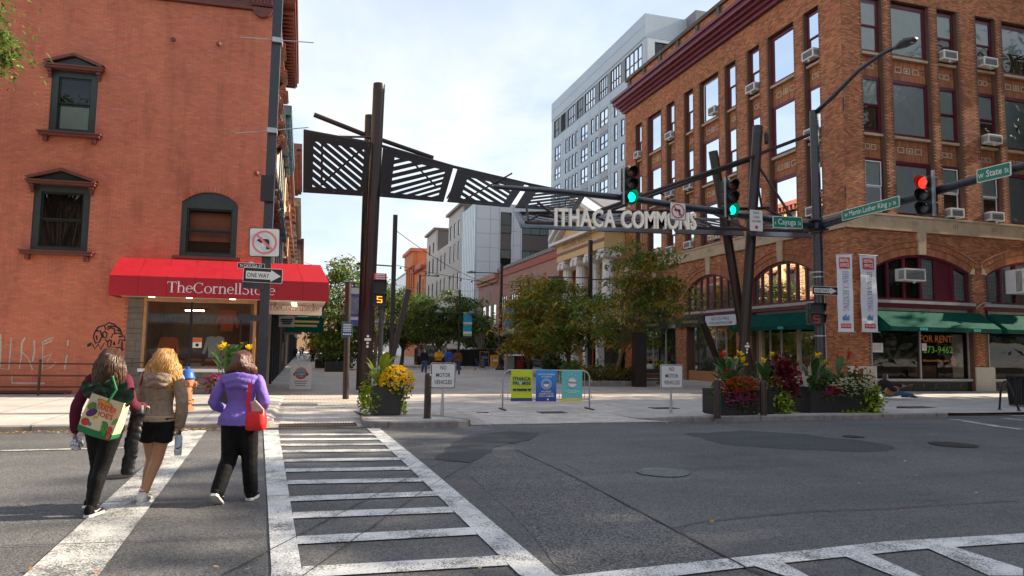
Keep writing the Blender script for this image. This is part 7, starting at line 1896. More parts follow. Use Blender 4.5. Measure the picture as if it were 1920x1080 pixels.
g = G(606, 672); tree('street_tree', g, [pc(603, 640, 88, 22, 26), pc(620, 655, 88, 22, 18)], 60, 60, .35, leafmat('yellow_leaf', (.30, .24, .02), (.5, .38, .03), f=.3, trans=.4), 'bright yellow tree far down the left pavement', tr=.12, seed=31, spread=1.4)
tree('street_tree', (-10.4, 18.2, .12), [pc(-46, 25, 17, 62, 80), pc(-60, 90, 17, 62, 60), pc(-170, 40, 18, 120, 120)], 120, 80, .17, m_mix, 'leafy branch of a street tree entering at the upper left corner', tr=.18, seed=41, spread=.7, flat=.6, trunk_top=(-11.2, 18.2, 10))
# the street trees farther up Cayuga Street on the right, outside the picture: they shade the crossing
m_far = leafmat('street_leaf', (.04, .065, .018), (.16, .12, .02), f=.2, dv=.4, trans=.25)
for i, (x, y, h, rw) in enumerate([(37.5, 17.2, 21.2, 6.), (49, 16.6, 25, 6.2), (36, 7.8, 20.3, 6.), (47, 7.6, 25, 6.2), (34, -1.8, 22, 6), (44, -2.4, 24, 6.2), (60, 10, 24, 7)]):
    tree('street_tree', (x, y, .1), [((x, y, h*.42), rw, rw*1.05, h*.30), ((x-1.5, y+1, h*.72), rw*.82, rw*.95, h*.26), ((x+1, y-1, h*.62), rw*.9, rw, h*.30)], 420, 46, .62, m_far, ['tall street tree nearest the brown building', 'tall street tree second along the brown building', 'street tree in the middle of the side street row', 'broad street tree behind the middle one', 'street tree on the far kerb of side street', 'broad street tree on the far kerb', 'last street tree up the side street'][i], tr=.3, seed=60+i, spread=1.9, flat=.6, inner=.1)
# ---------------------------------------------------------------- flower planters
m_plb = mat('planter_black', (.016, .015, .015), .45, var=.2, scale=3); m_soil = mat('soil', (.03, .02, .015), .95, var=.3)
m_can = leafmat('canna_leaf', (.045, .11, .024), None, dv=.3, dh=.02, trans=.25, rough=.35); m_cany = leafmat('canna_leaf_yellow', (.17, .22, .02), None, dv=.35, dh=.03, trans=.35, rough=.35)
m_lim = leafmat('lime_vine_leaf', (.27, .36, .02), None, dv=.35, dh=.02, trans=.35); m_bur = leafmat('burgundy_leaf', (.085, .012, .016), (.22, .012, .025), f=.3, dv=.5, dh=.02, trans=.3)
m_mid = leafmat('mid_leaf', (.07, .13, .028), None, dv=.4, dh=.03, trans=.3)
PET = {k: leafmat('petal_'+k, c, None, dv=.2, dh=.012, trans=.25) for k, c in dict(yellow=(.92, .66, .01), orange=(.72, .24, .01), red=(.66, .035, .012), scarlet=(.62, .075, .012), pink=(.62, .09, .36), magenta=(.50, .04, .24), white=(.75, .70, .52), cream=(.66, .52, .18), crimson=(.45, .012, .03)).items()}
def blade(m, o, d, L, w, arch=.5, n=5):
    """a broad arching leaf from o"""
    o, d = V(o), V(d).normalized(); h = V((d.x, d.y, 0)); h = h.normalized() if h.length > .01 else V((1, 0, 0)); s = h.cross(UP).normalized(); P = []
    for i in range(n+1):
        t = i/n; p = o+d*(L*t)+UP*(-arch*L*t*t*.6)+h*(arch*L*t*t*.4); ww = w*(sin(pi*min(t*.93+.07, 1))**.8)*.5*(1 if i < n else .05)
        P.append((p-s*ww+UP*ww*.35, p, p+s*ww+UP*ww*.35))
    for a, b in zip(P, P[1:]): m.add([a[0], a[1], b[1], b[0]], [(0, 1, 2, 3)]); m.add([a[1], a[2], b[2], b[1]], [(0, 1, 2, 3)])
    return m
def flower(m, c, r, n=6, up=.35):
    c = V(c); a0 = rnd.uniform(0, 6)
    for k in range(n):
        a = a0+2*pi*k/n+rnd.uniform(-.2, .2); d = V((cos(a), sin(a)*.8-.25, up+rnd.uniform(-.2, .5))); s = V((-sin(a), cos(a), 0)); L = r*rnd.uniform(.8, 1.25)
        m.add([c, c+d*L*.55+s*L*.38, c+d*L, c+d*L*.55-s*L*.38], [(0, 1, 2, 3)])
    return m
def canna(p, h, label, flowers=(), nl=10, leafm=None, spread=.28, wide=.15):
    p = V(p); t = thing('canna_plant', p, label, 'plant')
    for i in range(nl):
        a = rnd.uniform(0, 6.28); z = h*rnd.uniform(.08, .55); o = p+V((cos(a)*spread*.35, sin(a)*spread*.35, z)); d = V((cos(a)*rnd.uniform(.25, .7), sin(a)*rnd.uniform(.25, .7), 1)); ob('leaf', blade(M(), o, d, h*rnd.uniform(.42, .62), wide*rnd.uniform(.8, 1.25), rnd.uniform(.2, .7)), leafm or m_can, t, smooth=True)
    st = M()
    for x, y, z, col, r in flowers:
        c = p+V((x, y, z)); st.path([p+V((x*.3, y*.3, 0)), p+V((x*.6, y*.6, z*.5)), c], [.014, .011, .007], 5)
        fm = M()
        for k in range(4): flower(fm, c+V((rnd.uniform(-.3, .3)*r, rnd.uniform(-.3, .3)*r, rnd.uniform(-.6, .4)*r)), r*rnd.uniform(.7, 1), 5, .6)
        ob('flower', fm, PET[col], t)
    st.path([p, p+UP*h*.5], .015, 5); ob('stems', st, m_mid, t, kind='stuff')
    return t
def mound(p, rx, ry, rz, label, lm, nleaf, lsize, flowers=(), name='flowering_plant', droop=0., fr=.03, seed=1, up=.3):
    p = V(p); r = np.random.RandomState(seed); t = thing(name, p, label, 'plant')
    q = r.normal(size=(nleaf, 3)); q /= np.linalg.norm(q, axis=1)[:, None]; q *= r.uniform(.45, 1.02, nleaf)[:, None]
    P = np.array(p)[None]+q*np.array([rx, ry, rz])[None]
    if droop: P[:, 2] -= droop*((q[:, 0]**2+q[:, 1]**2))*rz
    vv, qq = leafquads(P, lsize, .7, .8, .2, seed); npmesh('foliage', vv, qq, lm, t, kind='stuff')
    st = M()
    for i in range(5): a = i*1.3; st.path([p-UP*rz*.4, p+V((cos(a)*rx*.5, sin(a)*ry*.5, rz*.3))], [.012, .005], 5)
    ob('stems', st, m_mid, t, kind='stuff')
    for col, n in flowers:
        fm = M()
        for i in range(n):
            a = r.normal(size=3); a /= np.linalg.norm(a); a[1] = -abs(a[1]) if r.rand() < .75 else a[1]; a[2] = abs(a[2])*1. if r.rand() < .7 else a[2]*.6
            c = V((p.x+a[0]*rx*1.03, p.y+a[1]*ry*1.03, p.z+a[2]*rz*1.03-(droop*(a[0]**2+a[1]**2)*rz))); flower(fm, c, fr*r.uniform(.75, 1.2), 7, up)
            flower(fm, c+V((0, -.004, .006)), fr*.6, 5, up*2)
        ob('blooms', fm, PET[col], t, kind='stuff')
    return t
def box_planter(p, w, d, h, label, rot=0.):
    p = V(p); t = thing('planter_box', p, label, 'planter', 'black planter boxes with flowers'); m = M(); x0, x1, y0, y1 = p.x-w/2, p.x+w/2, p.y-d/2, p.y+d/2; th = .04
    for a in ((x0, x1, y0, y0+th), (x0, x1, y1-th, y1), (x0, x0+th, y0+th, y1-th), (x1-th, x1, y0+th, y1-th)): m.box(*a, p.z+.02, p.z+h)
    m.box(x0+.03, x1-.03, y0+.03, y1-.03, p.z, p.z+.05); ob('box', m, m_plb, t); ob('soil', M().box(x0+th, x1-th, y0+th, y1-th, p.z+h-.12, p.z+h-.05), m_soil, t); return t
# left island planter
p = G(724, 779, .13)+V((0, .32, 0)); box_planter(p, .66, .66, .66, 'square black planter with yellow marigolds on left island')
top = p+UP*.66
canna(top+V((-.12, .05, -.1)), 1.0, 'yellow green canna with tall upright leaves in island planter', [(.2, .0, .5, 'scarlet', .06)], 12, m_cany, .3, .2)
mound(top+V((.24, -.14, .04)), .40, .36, .42, 'mound of round yellow marigolds in island planter', m_mid, 900, .06, [('yellow', 270)], fr=.042, seed=3, up=.8)
mound(top+V((-.36, -.14, -.18)), .32, .32, .42, 'lime green trailing vine over left side of island planter', m_lim, 420, .10, name='trailing_vine', droop=.5, seed=4)
mound(top+V((.40, .02, -.36)), .13, .2, .36, 'lime green trailing vine over right side of island planter', m_lim, 170, .09, name='trailing_vine', droop=.3, seed=5)
# three planters on the right corner
q1, q2, q3 = G(1384, 779, .1)+V((0, .36, 0)), G(1462, 777, .1)+V((0, .36, 0)), G(1583, 775, .1)+V((0, .36, 0))
w1 = (G(1412, 777, .1)-G(1345, 777, .1)).length+.15; w2 = (G(1484, 777, .1)-G(1438, 777, .1)).length; w3 = (G(1652, 775, .1)-G(1512, 775, .1)).length
box_planter(q1, w1, .8, .66, 'black planter with orange and pink flowers at left of right corner'); box_planter(q2, w2, .75, .62, 'narrow black planter with burgundy foliage in the middle'); box_planter(q3, w3, .8, .62, 'long black planter with white and red flowers beside guitarist')
t1, t2, t3 = q1+UP*.62, q2+UP*.58, q3+UP*.58
canna(t1+V((.05, .1, -.05)), 1.15, 'dark leaved canna with yellow and scarlet flowers in left corner planter', [(-.28, -.1, .95, 'scarlet', .12), (-.16, -.05, .82, 'red', .1), (.28, -.1, .98, 'yellow', .11), (.36, -.1, .84, 'yellow', .1), (.12, -.1, .9, 'yellow', .07), (.5, 0, .72, 'yellow', .08), (-.1, -.1, .55, 'scarlet', .07)], 22, None, .42, .15)
mound(t1+V((.14, -.32, .02)), .62, .32, .34, 'orange and red flower mound spilling over left corner planter', m_mid, 700, .06, [('scarlet', 210), ('orange', 40)], fr=.042, seed=7)
mound(t1+V((.02, -.44, -.26)), .44, .14, .26, 'pink petunias hanging over left corner planter front', m_mid, 260, .055, [('pink', 75)], fr=.052, seed=8)
mound(t1+V((-.52, -.2, .0)), .2, .26, .30, 'cream and magenta flowers at left edge of corner planter', m_mid, 220, .06, [('white', 22), ('magenta', 14), ('orange', 5)], fr=.038, seed=9)
canna(t2+V((-.1, .1, -.05)), 1.0, 'canna with pale green leaves and single yellow blooms in middle planter', [(-.12, -.1, .86, 'yellow', .09), (.24, 0, 1.05, 'yellow', .09)], 12, None, .36, .17)
mound(t2+V((.40, .0, .34)), .48, .40, .72, 'tall burgundy foliage plant between the corner planters', m_bur, 900, .14, [('crimson', 14)], name='foliage_plant', fr=.06, seed=10)
mound(t2+V((-.12, -.25, .1)), .26, .2, .3, 'small apricot flowers on thin stems in middle planter', m_mid, 200, .05, [('cream', 22), ('orange', 20)], fr=.028, seed=11)
mound(t2+V((.10, -.40, -.24)), .36, .12, .38, 'lime vine trailing down the middle planter to pavement', m_lim, 280, .10, name='trailing_vine', droop=.2, seed=12)
canna(t3+V((-.62, .1, -.05)), 1.2, 'tall canna with yellow flowers at left of long planter', [(.12, -.05, 1.0, 'yellow', .1), (.05, -.1, 1.04, 'yellow', .08), (.32, -.1, .82, 'yellow', .1), (.24, -.1, .76, 'yellow', .08), (.85, 0, 1.02, 'red', .07)], 16, None, .4, .17)
canna(t3+V((.15, .15, -.05)), 1.05, 'broad leaved canna in the middle of long planter', [(.52, 0, 1.1, 'scarlet', .1), (.45, -.05, 1.0, 'scarlet', .07)], 12, None, .45, .2)
canna(t3+V((.62, .1, -.05)), .8, 'short dark canna with red flowers at right of long planter', [(.2, -.05, .72, 'scarlet', .07), (.36, -.05, .62, 'red', .07), (.44, 0, .55, 'red', .06)], 9, None, .35, .14)
mound(t3+V((.26, -.34, .06)), .66, .28, .32, 'mass of small white flowers on front of long planter', m_mid, 650, .055, [('white', 190)], fr=.042, seed=13)
mound(t3+V((-.28, -.36, .02)), .26, .12, .14, 'crimson flower cluster left of white flowers in long planter', m_mid, 140, .05, [('crimson', 60)], fr=.045, seed=14)
mound(t3+V((-.58, -.38, -.12)), .18, .10, .2, 'magenta petunias at left front of long planter', m_mid, 110, .05, [('pink', 16), ('magenta', 8)], fr=.042, seed=15)
mound(t3+V((.86, -.1, .24)), .40, .36, .42, 'orange marigolds rising at right end of long planter', m_mid, 420, .07, [('orange', 22)], fr=.055, seed=16)
mound(t3+V((.92, -.3, -.2)), .48, .34, .54, 'large lime vine pouring over right end of long planter', m_lim, 560, .11, name='trailing_vine', droop=.25, seed=17)
mound(t3+V((.12, -.46, -.56)), .62, .06, .06, 'lime vine runner along pavement before the long planter', m_lim, 90, .09, name='trailing_vine', seed=18)
mound(t1+V((.05, .05, .12)), .5, .34, .34, 'green filler foliage at the heart of left corner planter', m_mid, 520, .11, [('scarlet', 16)], name='foliage_plant', seed=31, fr=.04)
mound(t3+V((-.3, .0, .12)), .52, .34, .36, 'green filler foliage behind crimson flowers in long planter', m_mid, 520, .12, [('magenta', 14)], name='foliage_plant', seed=32, fr=.04)
mound(t3+V((.55, .0, .2)), .5, .36, .4, 'green filler foliage behind white flowers in long planter', m_mid, 560, .12, [('orange', 18)], name='foliage_plant', seed=33, fr=.045)
mound(t1+V((.42, -.3, -.2)), .2, .16, .36, 'lime vine trailing over right front of left corner planter', m_lim, 150, .09, name='trailing_vine', droop=.2, seed=34)
# planter by the shop window behind the purple jacket
p = G(425, 760, .13)+V((0, .3, 0)); box_planter(p, .7, .6, .6, 'black planter with yellow cannas below shop window')
canna(p+V((-.08, 0, .5)), 1.25, 'green canna with yellow flowers below shop window', [(-.18, -.1, 1.0, 'yellow', .1), (-.05, -.1, 1.06, 'yellow', .11), (-.32, -.05, .9, 'yellow', .06), (.36, -.1, 1.12, 'orange', .06), (.54, -.1, 1.04, 'yellow', .13)], 20, None, .45, .17)
mound(p+V((-.36, -.2, .5)), .26, .2, .3, 'magenta and orange flowers at left of shop window planter', m_mid, 240, .07, [('magenta', 24), ('pink', 14), ('scarlet', 5)], fr=.06, seed=22)
mound(p+V((.42, -.1, .62)), .2, .2, .32, 'small pale flowers behind the black sign pole', m_mid, 160, .07, [('cream', 14)], fr=.04, seed=23)
# planting bed by the right trees
b = G(1120, 727); bed = thing('planting_bed', (15.0, 33.2, .012), 'low stone edged bed of yellow green shrubs below the locust trees', 'planting bed')
x0, x1, y0, y1 = 12.9, 16.9, 31.7, 37.0
for i in range(4): ob('edge_stone', M().box(x0+i*(x1-x0)/4+.01, x0+(i+1)*(x1-x0)/4-.01, y0, y0+.3, .012, .27), m_gran, bed)
for i in range(4): ob('edge_stone', M().box(x0, x0+.3, y0+.31+i*1.24, y0+.31+i*1.24+1.22, .012, .27), m_gran, bed)
ob('soil', M().box(x0+.3, x1, y0+.3, y1, .02, .22), m_soil, bed)
m_sh = leafmat('bronze_shrub_leaf', (.14, .12, .02), (.28, .20, .03), f=.3, dv=.5, dh=.04, trans=.3)
for i, (x, y, rx, rz, mm, lab) in enumerate([(13.7, 32.6, .7, .55, m_sh, 'rounded bronze yellow shrub at left front of planting bed'), (14.9, 32.5, .7, .62, m_sh, 'rounded yellow green shrub in centre of planting bed'), (15.9, 32.6, .6, .5, m_sh, 'small bronze shrub at right of planting bed'), (13.6, 34.2, .9, .75, m_mid, 'taller green shrub behind the bed front'), (15.2, 34.6, .9, .8, m_drk, 'dark shrub at the back of planting bed')]): mound((x, y, .5), rx, rx*.9, rz, lab, mm, 700, .13, name='shrub', seed=50+i)
for i, (px_, py_, rx, rz, mm, fl, lab) in enumerate([(1035, 700, 1.0, 1.0, m_can, [('red', 8)], 'dark leafy bush with red flowers behind the barrier'), (1070, 700, .9, .6, m_lim, [], 'bright lime bush behind the barrier banners'), (985, 700, .7, .7, m_mid, [('pink', 10)], 'bush with pink flowers seen through barrier bars'), (640, 693, 1.2, .9, m_mid, [('yellow', 10)], 'leafy planter bush between slim post and columns'), (612, 684, 1.0, .7, m_mid, [], 'leafy bush on the left pavement planter')]):
    g = G(px_, py_); mound((g.x, g.y, rz*.8), rx, rx*.8, rz, lab, mm, 500, .25, fl, name='shrub', fr=.12, seed=70+i)
for px_, py_, lab in ((628, 697, 'grey planter box beside left pavement bushes'), (607, 690, 'second grey planter box farther along left pavement')): g = G(px_, py_); box_planter(g, 1.4, 1.2, .7, lab)
# ---------------------------------------------------------------- people
from mathutils import noise as mnoise
def remesh(m, vox, smooth=4, disp=None):
    """fuses overlapping shapes into one skin"""
    me = bpy.data.meshes.new('tmp'); me.from_pydata([tuple(p) for p in m.v], [], m.f)
    o = bpy.data.objects.new('tmp', me); COL.objects.link(o)
    a = o.modifiers.new('r', 'REMESH'); a.mode = 'VOXEL'; a.voxel_size = vox
    if smooth: b = o.modifiers.new('s', 'SMOOTH'); b.factor = .5; b.iterations = smooth
    dg = bpy.context.evaluated_depsgraph_get(); r = bpy.data.meshes.new_from_object(o.evaluated_get(dg))
    out = M()
    nv = [v.normal.copy() for v in r.vertices]
    out.v = [tuple(v.co + (nv[i]*disp(v.co, nv[i]) if disp else V((0, 0, 0)))) for i, v in enumerate(r.vertices)]
    out.f = [tuple(p.vertices) for p in r.polygons]; out.mi = [0]*len(out.f)
    bpy.data.objects.remove(o); bpy.data.meshes.remove(me); bpy.data.meshes.remove(r)
    return out
def ell(c, rx, ry, n=16, tw=0., up=None): return [V(c)+V((rx*cos(2*pi*k/n)*cos(tw)-ry*sin(2*pi*k/n)*sin(tw), rx*cos(2*pi*k/n)*sin(tw)+ry*sin(2*pi*k/n)*cos(tw), 0)) for k in range(n)]
def limb(m, pts, rad, n=12, sub=3):
    """tapered limb through joints, rounded at the bends"""
    P = [V(p) for p in pts]; Q, R = [], []
    for i in range(len(P)-1):
        p0, p1, p2, p3 = P[max(i-1, 0)], P[i], P[i+1], P[min(i+2, len(P)-1)]
        for k in range(sub):
            t = k/sub; Q.append(.5*((2*p1)+(p2-p0)*t+(2*p0-5*p1+4*p2-p3)*t*t+(3*p1-p0-3*p2+p3)*t**3)); R.append(rad[i]+(rad[i+1]-rad[i])*t)
    Q.append(P[-1]); R.append(rad[-1])
    m.path(Q, R, n); m.ball(P[-1], rad[-1]*1.0, n=10, m=6); m.ball(P[0], rad[0]*1.0, n=10, m=6)
    return m
SKIN = [mat('skin_light', (.50, .27, .18), .5, var=.08, scale=6), mat('skin_tan', (.45, .22, .12), .5, var=.08, scale=6)]
def hand(m, w, d, pal, curl=.6, side=1):
    """palm, four unequal bent fingers and a side thumb; w wrist, d direction, pal palm normal"""
    w, d, pal = V(w), V(d).normalized(), V(pal).normalized(); s = d.cross(pal).normalized()*side
    m.loft([[w+d*t+s*(a*cos(2*pi*k/8))+pal*(b*sin(2*pi*k/8)) for k in range(8)] for t, a, b in ((-.01, .024, .02), (.03, .036, .017), (.075, .040, .015), (.088, .036, .012))])
    for i, L in enumerate((.066, .076, .071, .056)):
        o = w+d*.078+s*(.029-.0195*i); a0 = curl*.5; p1 = o+(d*cos(a0)+pal*sin(a0))*L*.45; a1 = curl*1.25; p2 = p1+(d*cos(a1)+pal*sin(a1))*L*.32; a2 = curl*1.9; p3 = p2+(d*cos(a2)+pal*sin(a2))*L*.26
        m.path([o, p1, p2, p3], [.0095, .009, .0082, .006], 6)
    o = w+d*.025+s*.03; m.path([o, o+(d*.6+s*.75+pal*.25).normalized()*.034, o+(d*.85+s*.4+pal*.6).normalized()*.064], [.012, .0105, .0075], 6)
    return m
J0 = dict(pel=(0, 0, .90), che=(0, 0, 1.24), nek=(0, .0, 1.40), hed=(0, .02, 1.545), shL=(-.165, 0, 1.355), shR=(.165, 0, 1.355), elL=(-.23, -.02, 1.09), elR=(.23, -.02, 1.09), wrL=(-.24, .06, .86), wrR=(.24, .06, .86), hiL=(-.085, 0, .88), hiR=(.085, 0, .88), knL=(-.09, .02, .47), knR=(.09, .02, .47), anL=(-.09, -.03, .085), anR=(.09, -.03, .085))
def person(loc, rot, label, J={}, vox=.0125, skin=0, top=None, bottom=None, hair=None, shoes=None, legs=1., face=True, handd=None, belly=1., scale=1.):
    j = {k: V(v) for k, v in {**J0, **J}.items()}
    t = thing('person', (0, 0, 0), label, 'person')
    near = vox < .016
    def part(name, m, mm, par=t, smooth=True): return ob(name, m, mm, par, smooth=smooth, local=True)
    up = (j['nek']-j['pel']).normalized(); hd_up = (j['hed']-j['nek']).normalized()
    def torso(m, g=0., secs=None):
        for_ = []
        for f_, rx, ry, dy in secs: c = j['pel'].lerp(j['nek'], f_); for_.append(ell((c.x, c.y+dy, c.z), (rx+g)*belly, (ry+g)*belly))
        m.loft(for_)
        return m
    TS = [(-.16, .10, .08, 0), (-.08, .165, .118, -.01), (.05, .175, .125, -.015), (.25, .140, .100, 0), (.42, .125, .092, .01), (.62, .145, .105, .0), (.80, .155, .10, -.01), (.92, .125, .07, -.005), (1.0, .055, .055, 0)]
    LR = [.092*legs, .055*legs, .036]
    def leg(m, s, g=0., to=1., r=None):
        h, k, a = j['hi'+s], j['kn'+s], j['an'+s]; R = [x+g for x in (r or (.092*legs, .062*legs, .058*legs, .038))]
        c = k.lerp(a, .3)+V((0, -.014, 0))
        P = [h, h.lerp(k, .5), k, c, a]; RR = [R[0], (R[0]+R[1])*.5, R[1], R[2], R[3]]
        if to < 1: P, RR = [h, h.lerp(k, .5), h.lerp(k, to)], [R[0], R[0]*.97, R[0]*.95]
        return limb(m, P, RR)
    def arm(m, s, g=0., to=None, r=(.050, .040, .027)):
        S, E, W = j['sh'+s], j['el'+s], j['wr'+s]
        return limb(m, [S, E, E.lerp(W, .97) if to is None else E.lerp(W, to)], [x+g for x in r])
    # body: one continuous skin
    b = torso(M(), 0, TS); leg(b, 'L'); leg(b, 'R'); arm(b, 'L'); arm(b, 'R')
    hc = j['hed']; fw_ = V((0, 1, 0)) if 'look' not in J else V(J['look']).normalized(); rt = fw_.cross(UP).normalized()
    limb(b, [j['nek']-UP*.05, hc-UP*.05], [.052, .048])
    def hb(p): return hc+rt*p[0]+fw_*p[1]+UP*p[2]
    b.loft([[hb((rx*cos(2*pi*k/14), y0+ry*sin(2*pi*k/14), z)) for k in range(14)] for z, rx, ry, y0 in ((-.115, .03, .035, .045), (-.095, .048, .06, .03), (-.05, .064, .085, .008), (0, .073, .095, 0), (.05, .073, .096, -.004), (.09, .055, .072, -.006), (.112, .02, .03, -.005))])
    b.path([hb((0, .085, .02)), hb((0, .108, -.028)), hb((0, .09, -.04))], [.008, .014, .008], 6)
    for s in (-1, 1):
        b.ball(hb((s*.076, -.005, -.015)), .012, .02, .03, 8, 6)
    for s in 'LR':
        a = j['an'+s]; b.path([a-UP*.02+V((0, -.035, 0)), a+V((0, .05, -.045)), a+V((0, .14, -.065))], [.034, .034, .022], 8)
    bm_ = remesh(b, vox, 5)
    HD = handd or {}
    for s in 'LR':
        d, pal, curl = HD.get(s, (tuple((j['wr'+s]-j['el'+s]).normalized()), (1 if s == 'L' else -1, .2, 0), .6)); hand(bm_, j['wr'+s], d, pal, curl, 1 if s == 'L' else -1)
    body = part('body', bm_, SKIN[skin])
    if face:
        for s in (-1, 1): part('eye', M().ball(hb((s*.03, .083, .012)), .012, .009, .007, 8, 6), m_sgb, body)
        part('mouth', M().ball(hb((0, .088, -.06)), .024, .008, .006, 8, 6), mat('lips', (.34, .11, .09), .5, var=0), body)
    if bottom:
        kind, mm, par = bottom; g = {'leggings': .010, 'pants': .017, 'shorts': .022}[kind]
        m = torso(M(), g, TS[:3]+([(.31, .133, .097, 0)] if kind == 'leggings' else [(.12, .150, .104, -.01)]))
        for s in 'LR':
            if kind == 'shorts': leg(m, s, g, par)
            elif kind == 'leggings': leg(m, s, g)
            else: leg(m, s, g, 1., (.092*legs, .066*legs, .063*legs, par)); a = j['an'+s]; k = j['kn'+s]; d = (a-k).normalized(); m.path([k.lerp(a, .7), a+d*.035], [.064*legs, par*1.12], 12)
        fold = lambda p, n: .0035*mnoise.noise(V((p.x*14, p.y*14, p.z*26)))+.002*mnoise.noise(p*45)
        part('trousers' if kind != 'shorts' else 'shorts', remesh(m, vox*.95, 3, fold), mm)
    if top:
        mm, g, hem, flare, o = top
        k_ = lambda f_: 1+(flare-1)*max(0, (.30-f_)/(.30-hem))
        secs = [(f_, rx*k_(f_), ry*k_(f_), dy) for f_, rx, ry, dy in TS if f_ > hem+.02]
        f0 = hem; secs = [(f0, .168*flare, .122*flare, -.012)]+secs; secs[-1] = (1.02, .064, .066, 0)
        m = torso(M(), g, secs)
        for s in 'LR': arm(m, s, g*1.0+.004, o.get('sl'+s, o.get('sl')), o.get('ar', (.046, .040, .031)))
        am = o.get('amp', .005); fold = o.get('fold') or (lambda p, n: am*mnoise.noise(V((p.x*9+p.z*6, p.y*9, p.z*15)))+am*.5*mnoise.noise(V((p.x*24, p.y*24, p.z*40))))
        part('jacket' if g > .02 else 'top', remesh(m, vox*.95, 3, fold), mm)
        if 'band' in o:
            c = j['pel'].lerp(j['nek'], hem); part('hem_band', M().loft([ell((c.x, c.y-.012, c.z+dz), (.170+g)*flare*1.0+e, (.126+g)*flare*1.0+e) for dz, e in ((-.05, 0), (-.045, .006), (0, .008), (.012, 0))]), o['band'])
        if 'hood' in o:
            c = j['nek']; hm = M(); R = o.get('hr', .125)
            for k, (rr, zz_, yy) in enumerate(((1, -.01, -.045), (.9, -.055, -.075), (.7, -.11, -.095))):
                P = [c+V((R*rr*1.25*cos(a), yy+R*rr*.75*sin(a)*.8, zz_+.012*sin(3*a))) for a in [radians(180+180*i/12) for i in range(13)]]; hm.path(P, [.02]+[.04-.006*k]*11+[.02], 10)
            hm.ball(c+V((0, -.105, -.06)), R*1.1, .055, .1, 14, 10)
            part('hood', remesh(hm, vox, 3, lambda p, n: o.get('amp', .004)*mnoise.noise(p*30)), mm)
    if hair:
        mm, L, W, st = hair['m'], hair['len'], hair.get('w', .105), hair.get('n', 0)
        m = M()
        Z = [(.128, .02, .03), (.115, .055, .065), (.07, .082, .102), (.01, .090, .110), (-.05, W*.95, .105), (-.05-L*.4, W*1.04, .09), (-.05-L*.75, W*1.0, .066), (-.05-L, W*.8, .035)]
        bk = hair.get('back', -.03)
        m.loft([[hb((rx*cos(2*pi*k/18)+hair.get('dx', 0)*max(-.05-z, 0), bk*(.4 if z > 0 else 1)+(ry*sin(2*pi*k/18) if sin(2*pi*k/18) < 0 else ry*(.35 if z < .06 else .8)*sin(2*pi*k/18)), z)) for k in range(18)] for z, rx, ry in Z])
        h_ = remesh(m, vox*.9, 3, lambda p, n: .006*mnoise.noise(V((atan2(p.x-hc.x, -(p.y-hc.y)+.001)*9, p.z*3, 3)))); hr = part('hair', h_, mm)
        if st:
            r = random.Random(5); S_ = M()
            for i in range(st):
                a = r.uniform(-.15, pi+.15); top_ = hb((cos(a)*.02, -.02-.02*sin(a), .126)); wv = r.uniform(.4, 1)*hair.get('wave', .012); ph = r.uniform(0, 6); P = []
                l_ = L*r.uniform(.8, 1.08); 
                for k in range(8):
                    t_ = k/7; z = .118-(.168+l_)*t_
                    # follow the outline of the mass
                    zs = [q[0] for q in Z]; rx = np.interp(-z, [-q for q in zs], [q[1] for q in Z]); ry = np.interp(-z, [-q for q in zs], [q[2] for q in Z]); e = 1.05+.05*r.random()+hair.get('fl', 0)*t_**2
                    P.append(hb((rx*e*cos(a)+wv*sin(ph+t_*hair.get('fr', 7))+hair.get('dx', 0)*max(-.05-z, 0), bk*(.4 if z > 0 else 1)-ry*e*sin(a)+wv*.5*cos(ph+t_*8), z)))
                S_.path(P, [.003]+[hair.get('sr', .0065)]*5+[hair.get('sr', .0065)*.7, .0015], 4)
            ob('strands', S_, hair.get('m2', mm), hr, smooth=True, local=True, kind='stuff')
    if shoes:
        for s in 'LR':
            um, sm_, pitch = shoes[s] if s in shoes else shoes['all']; a = j['an'+s]; c, s_ = cos(pitch), sin(pitch)
            f = lambda x, y, z: a+V((x, (y)*c-(z)*s_, (y)*s_+(z)*c))
            R = lambda y, w, z0, z1: [f(w*cos(q)*(1 if z1 > .0 else 1), y, (z0+z1)/2+(z1-z0)/2*sin(q)) for q in [2*pi*k/12 for k in range(12)]]
            u_ = M().loft([R(-.075, .03, -.06, .0), R(-.06, .040, -.065, .035), R(-.01, .042, -.065, .05), R(.05, .044, -.065, .015), R(.11, .047, -.066, -.012), R(.16, .042, -.066, -.025), R(.185, .02, -.062, -.04)]); sh = part('shoe', u_, um)
            so = M().loft([[f(w*x, y+dy, z) for x, dy in ((-1, 0), (1, 0))]+[f(w*x, y+dy, z-.026) for x, dy in ((1, 0), (-1, 0))] for y, w, z, dy in ((-.085, .026, -.056, 0), (-.06, .043, -.056, 0), (.0, .042, -.058, 0), (.1, .05, -.06, 0), (.165, .043, -.06, 0), (.197, .018, -.058, 0))]); ob('sole', so, sm_, sh, local=True)
            if near:
                st_ = shoes.get('mark')
                if st_ == 'tick':
                    for sg in (-1, 1): ob('tick_mark', M().poly([f(sg*.0475, y, z) for y, z in ((-.03, -.012), (-.02, -.04), (.005, -.042), (.1, .0-.018), (.005, -.028), (-.015, -.028))]), m_sgw, sh, local=True)
                if st_ == 'bars':
                    for sg in (-1, 1):
                        for k in range(3): ob('stripe', M().poly([f(sg*.049, y+k*.024, z) for y, z in ((0, -.01), (.012, -.01), (.032, -.05), (.02, -.05))]), m_sgb, sh, local=True)
                ob('laces', M().path([f(-.02, .03, .035), f(.02, .05, .028), f(-.02, .06, .018), f(.02, .08, .010)], .005, 5), sm_, sh, local=True)
    t.location = loc; t.rotation_euler = (0, 0, rot); t.scale = (scale,)*3
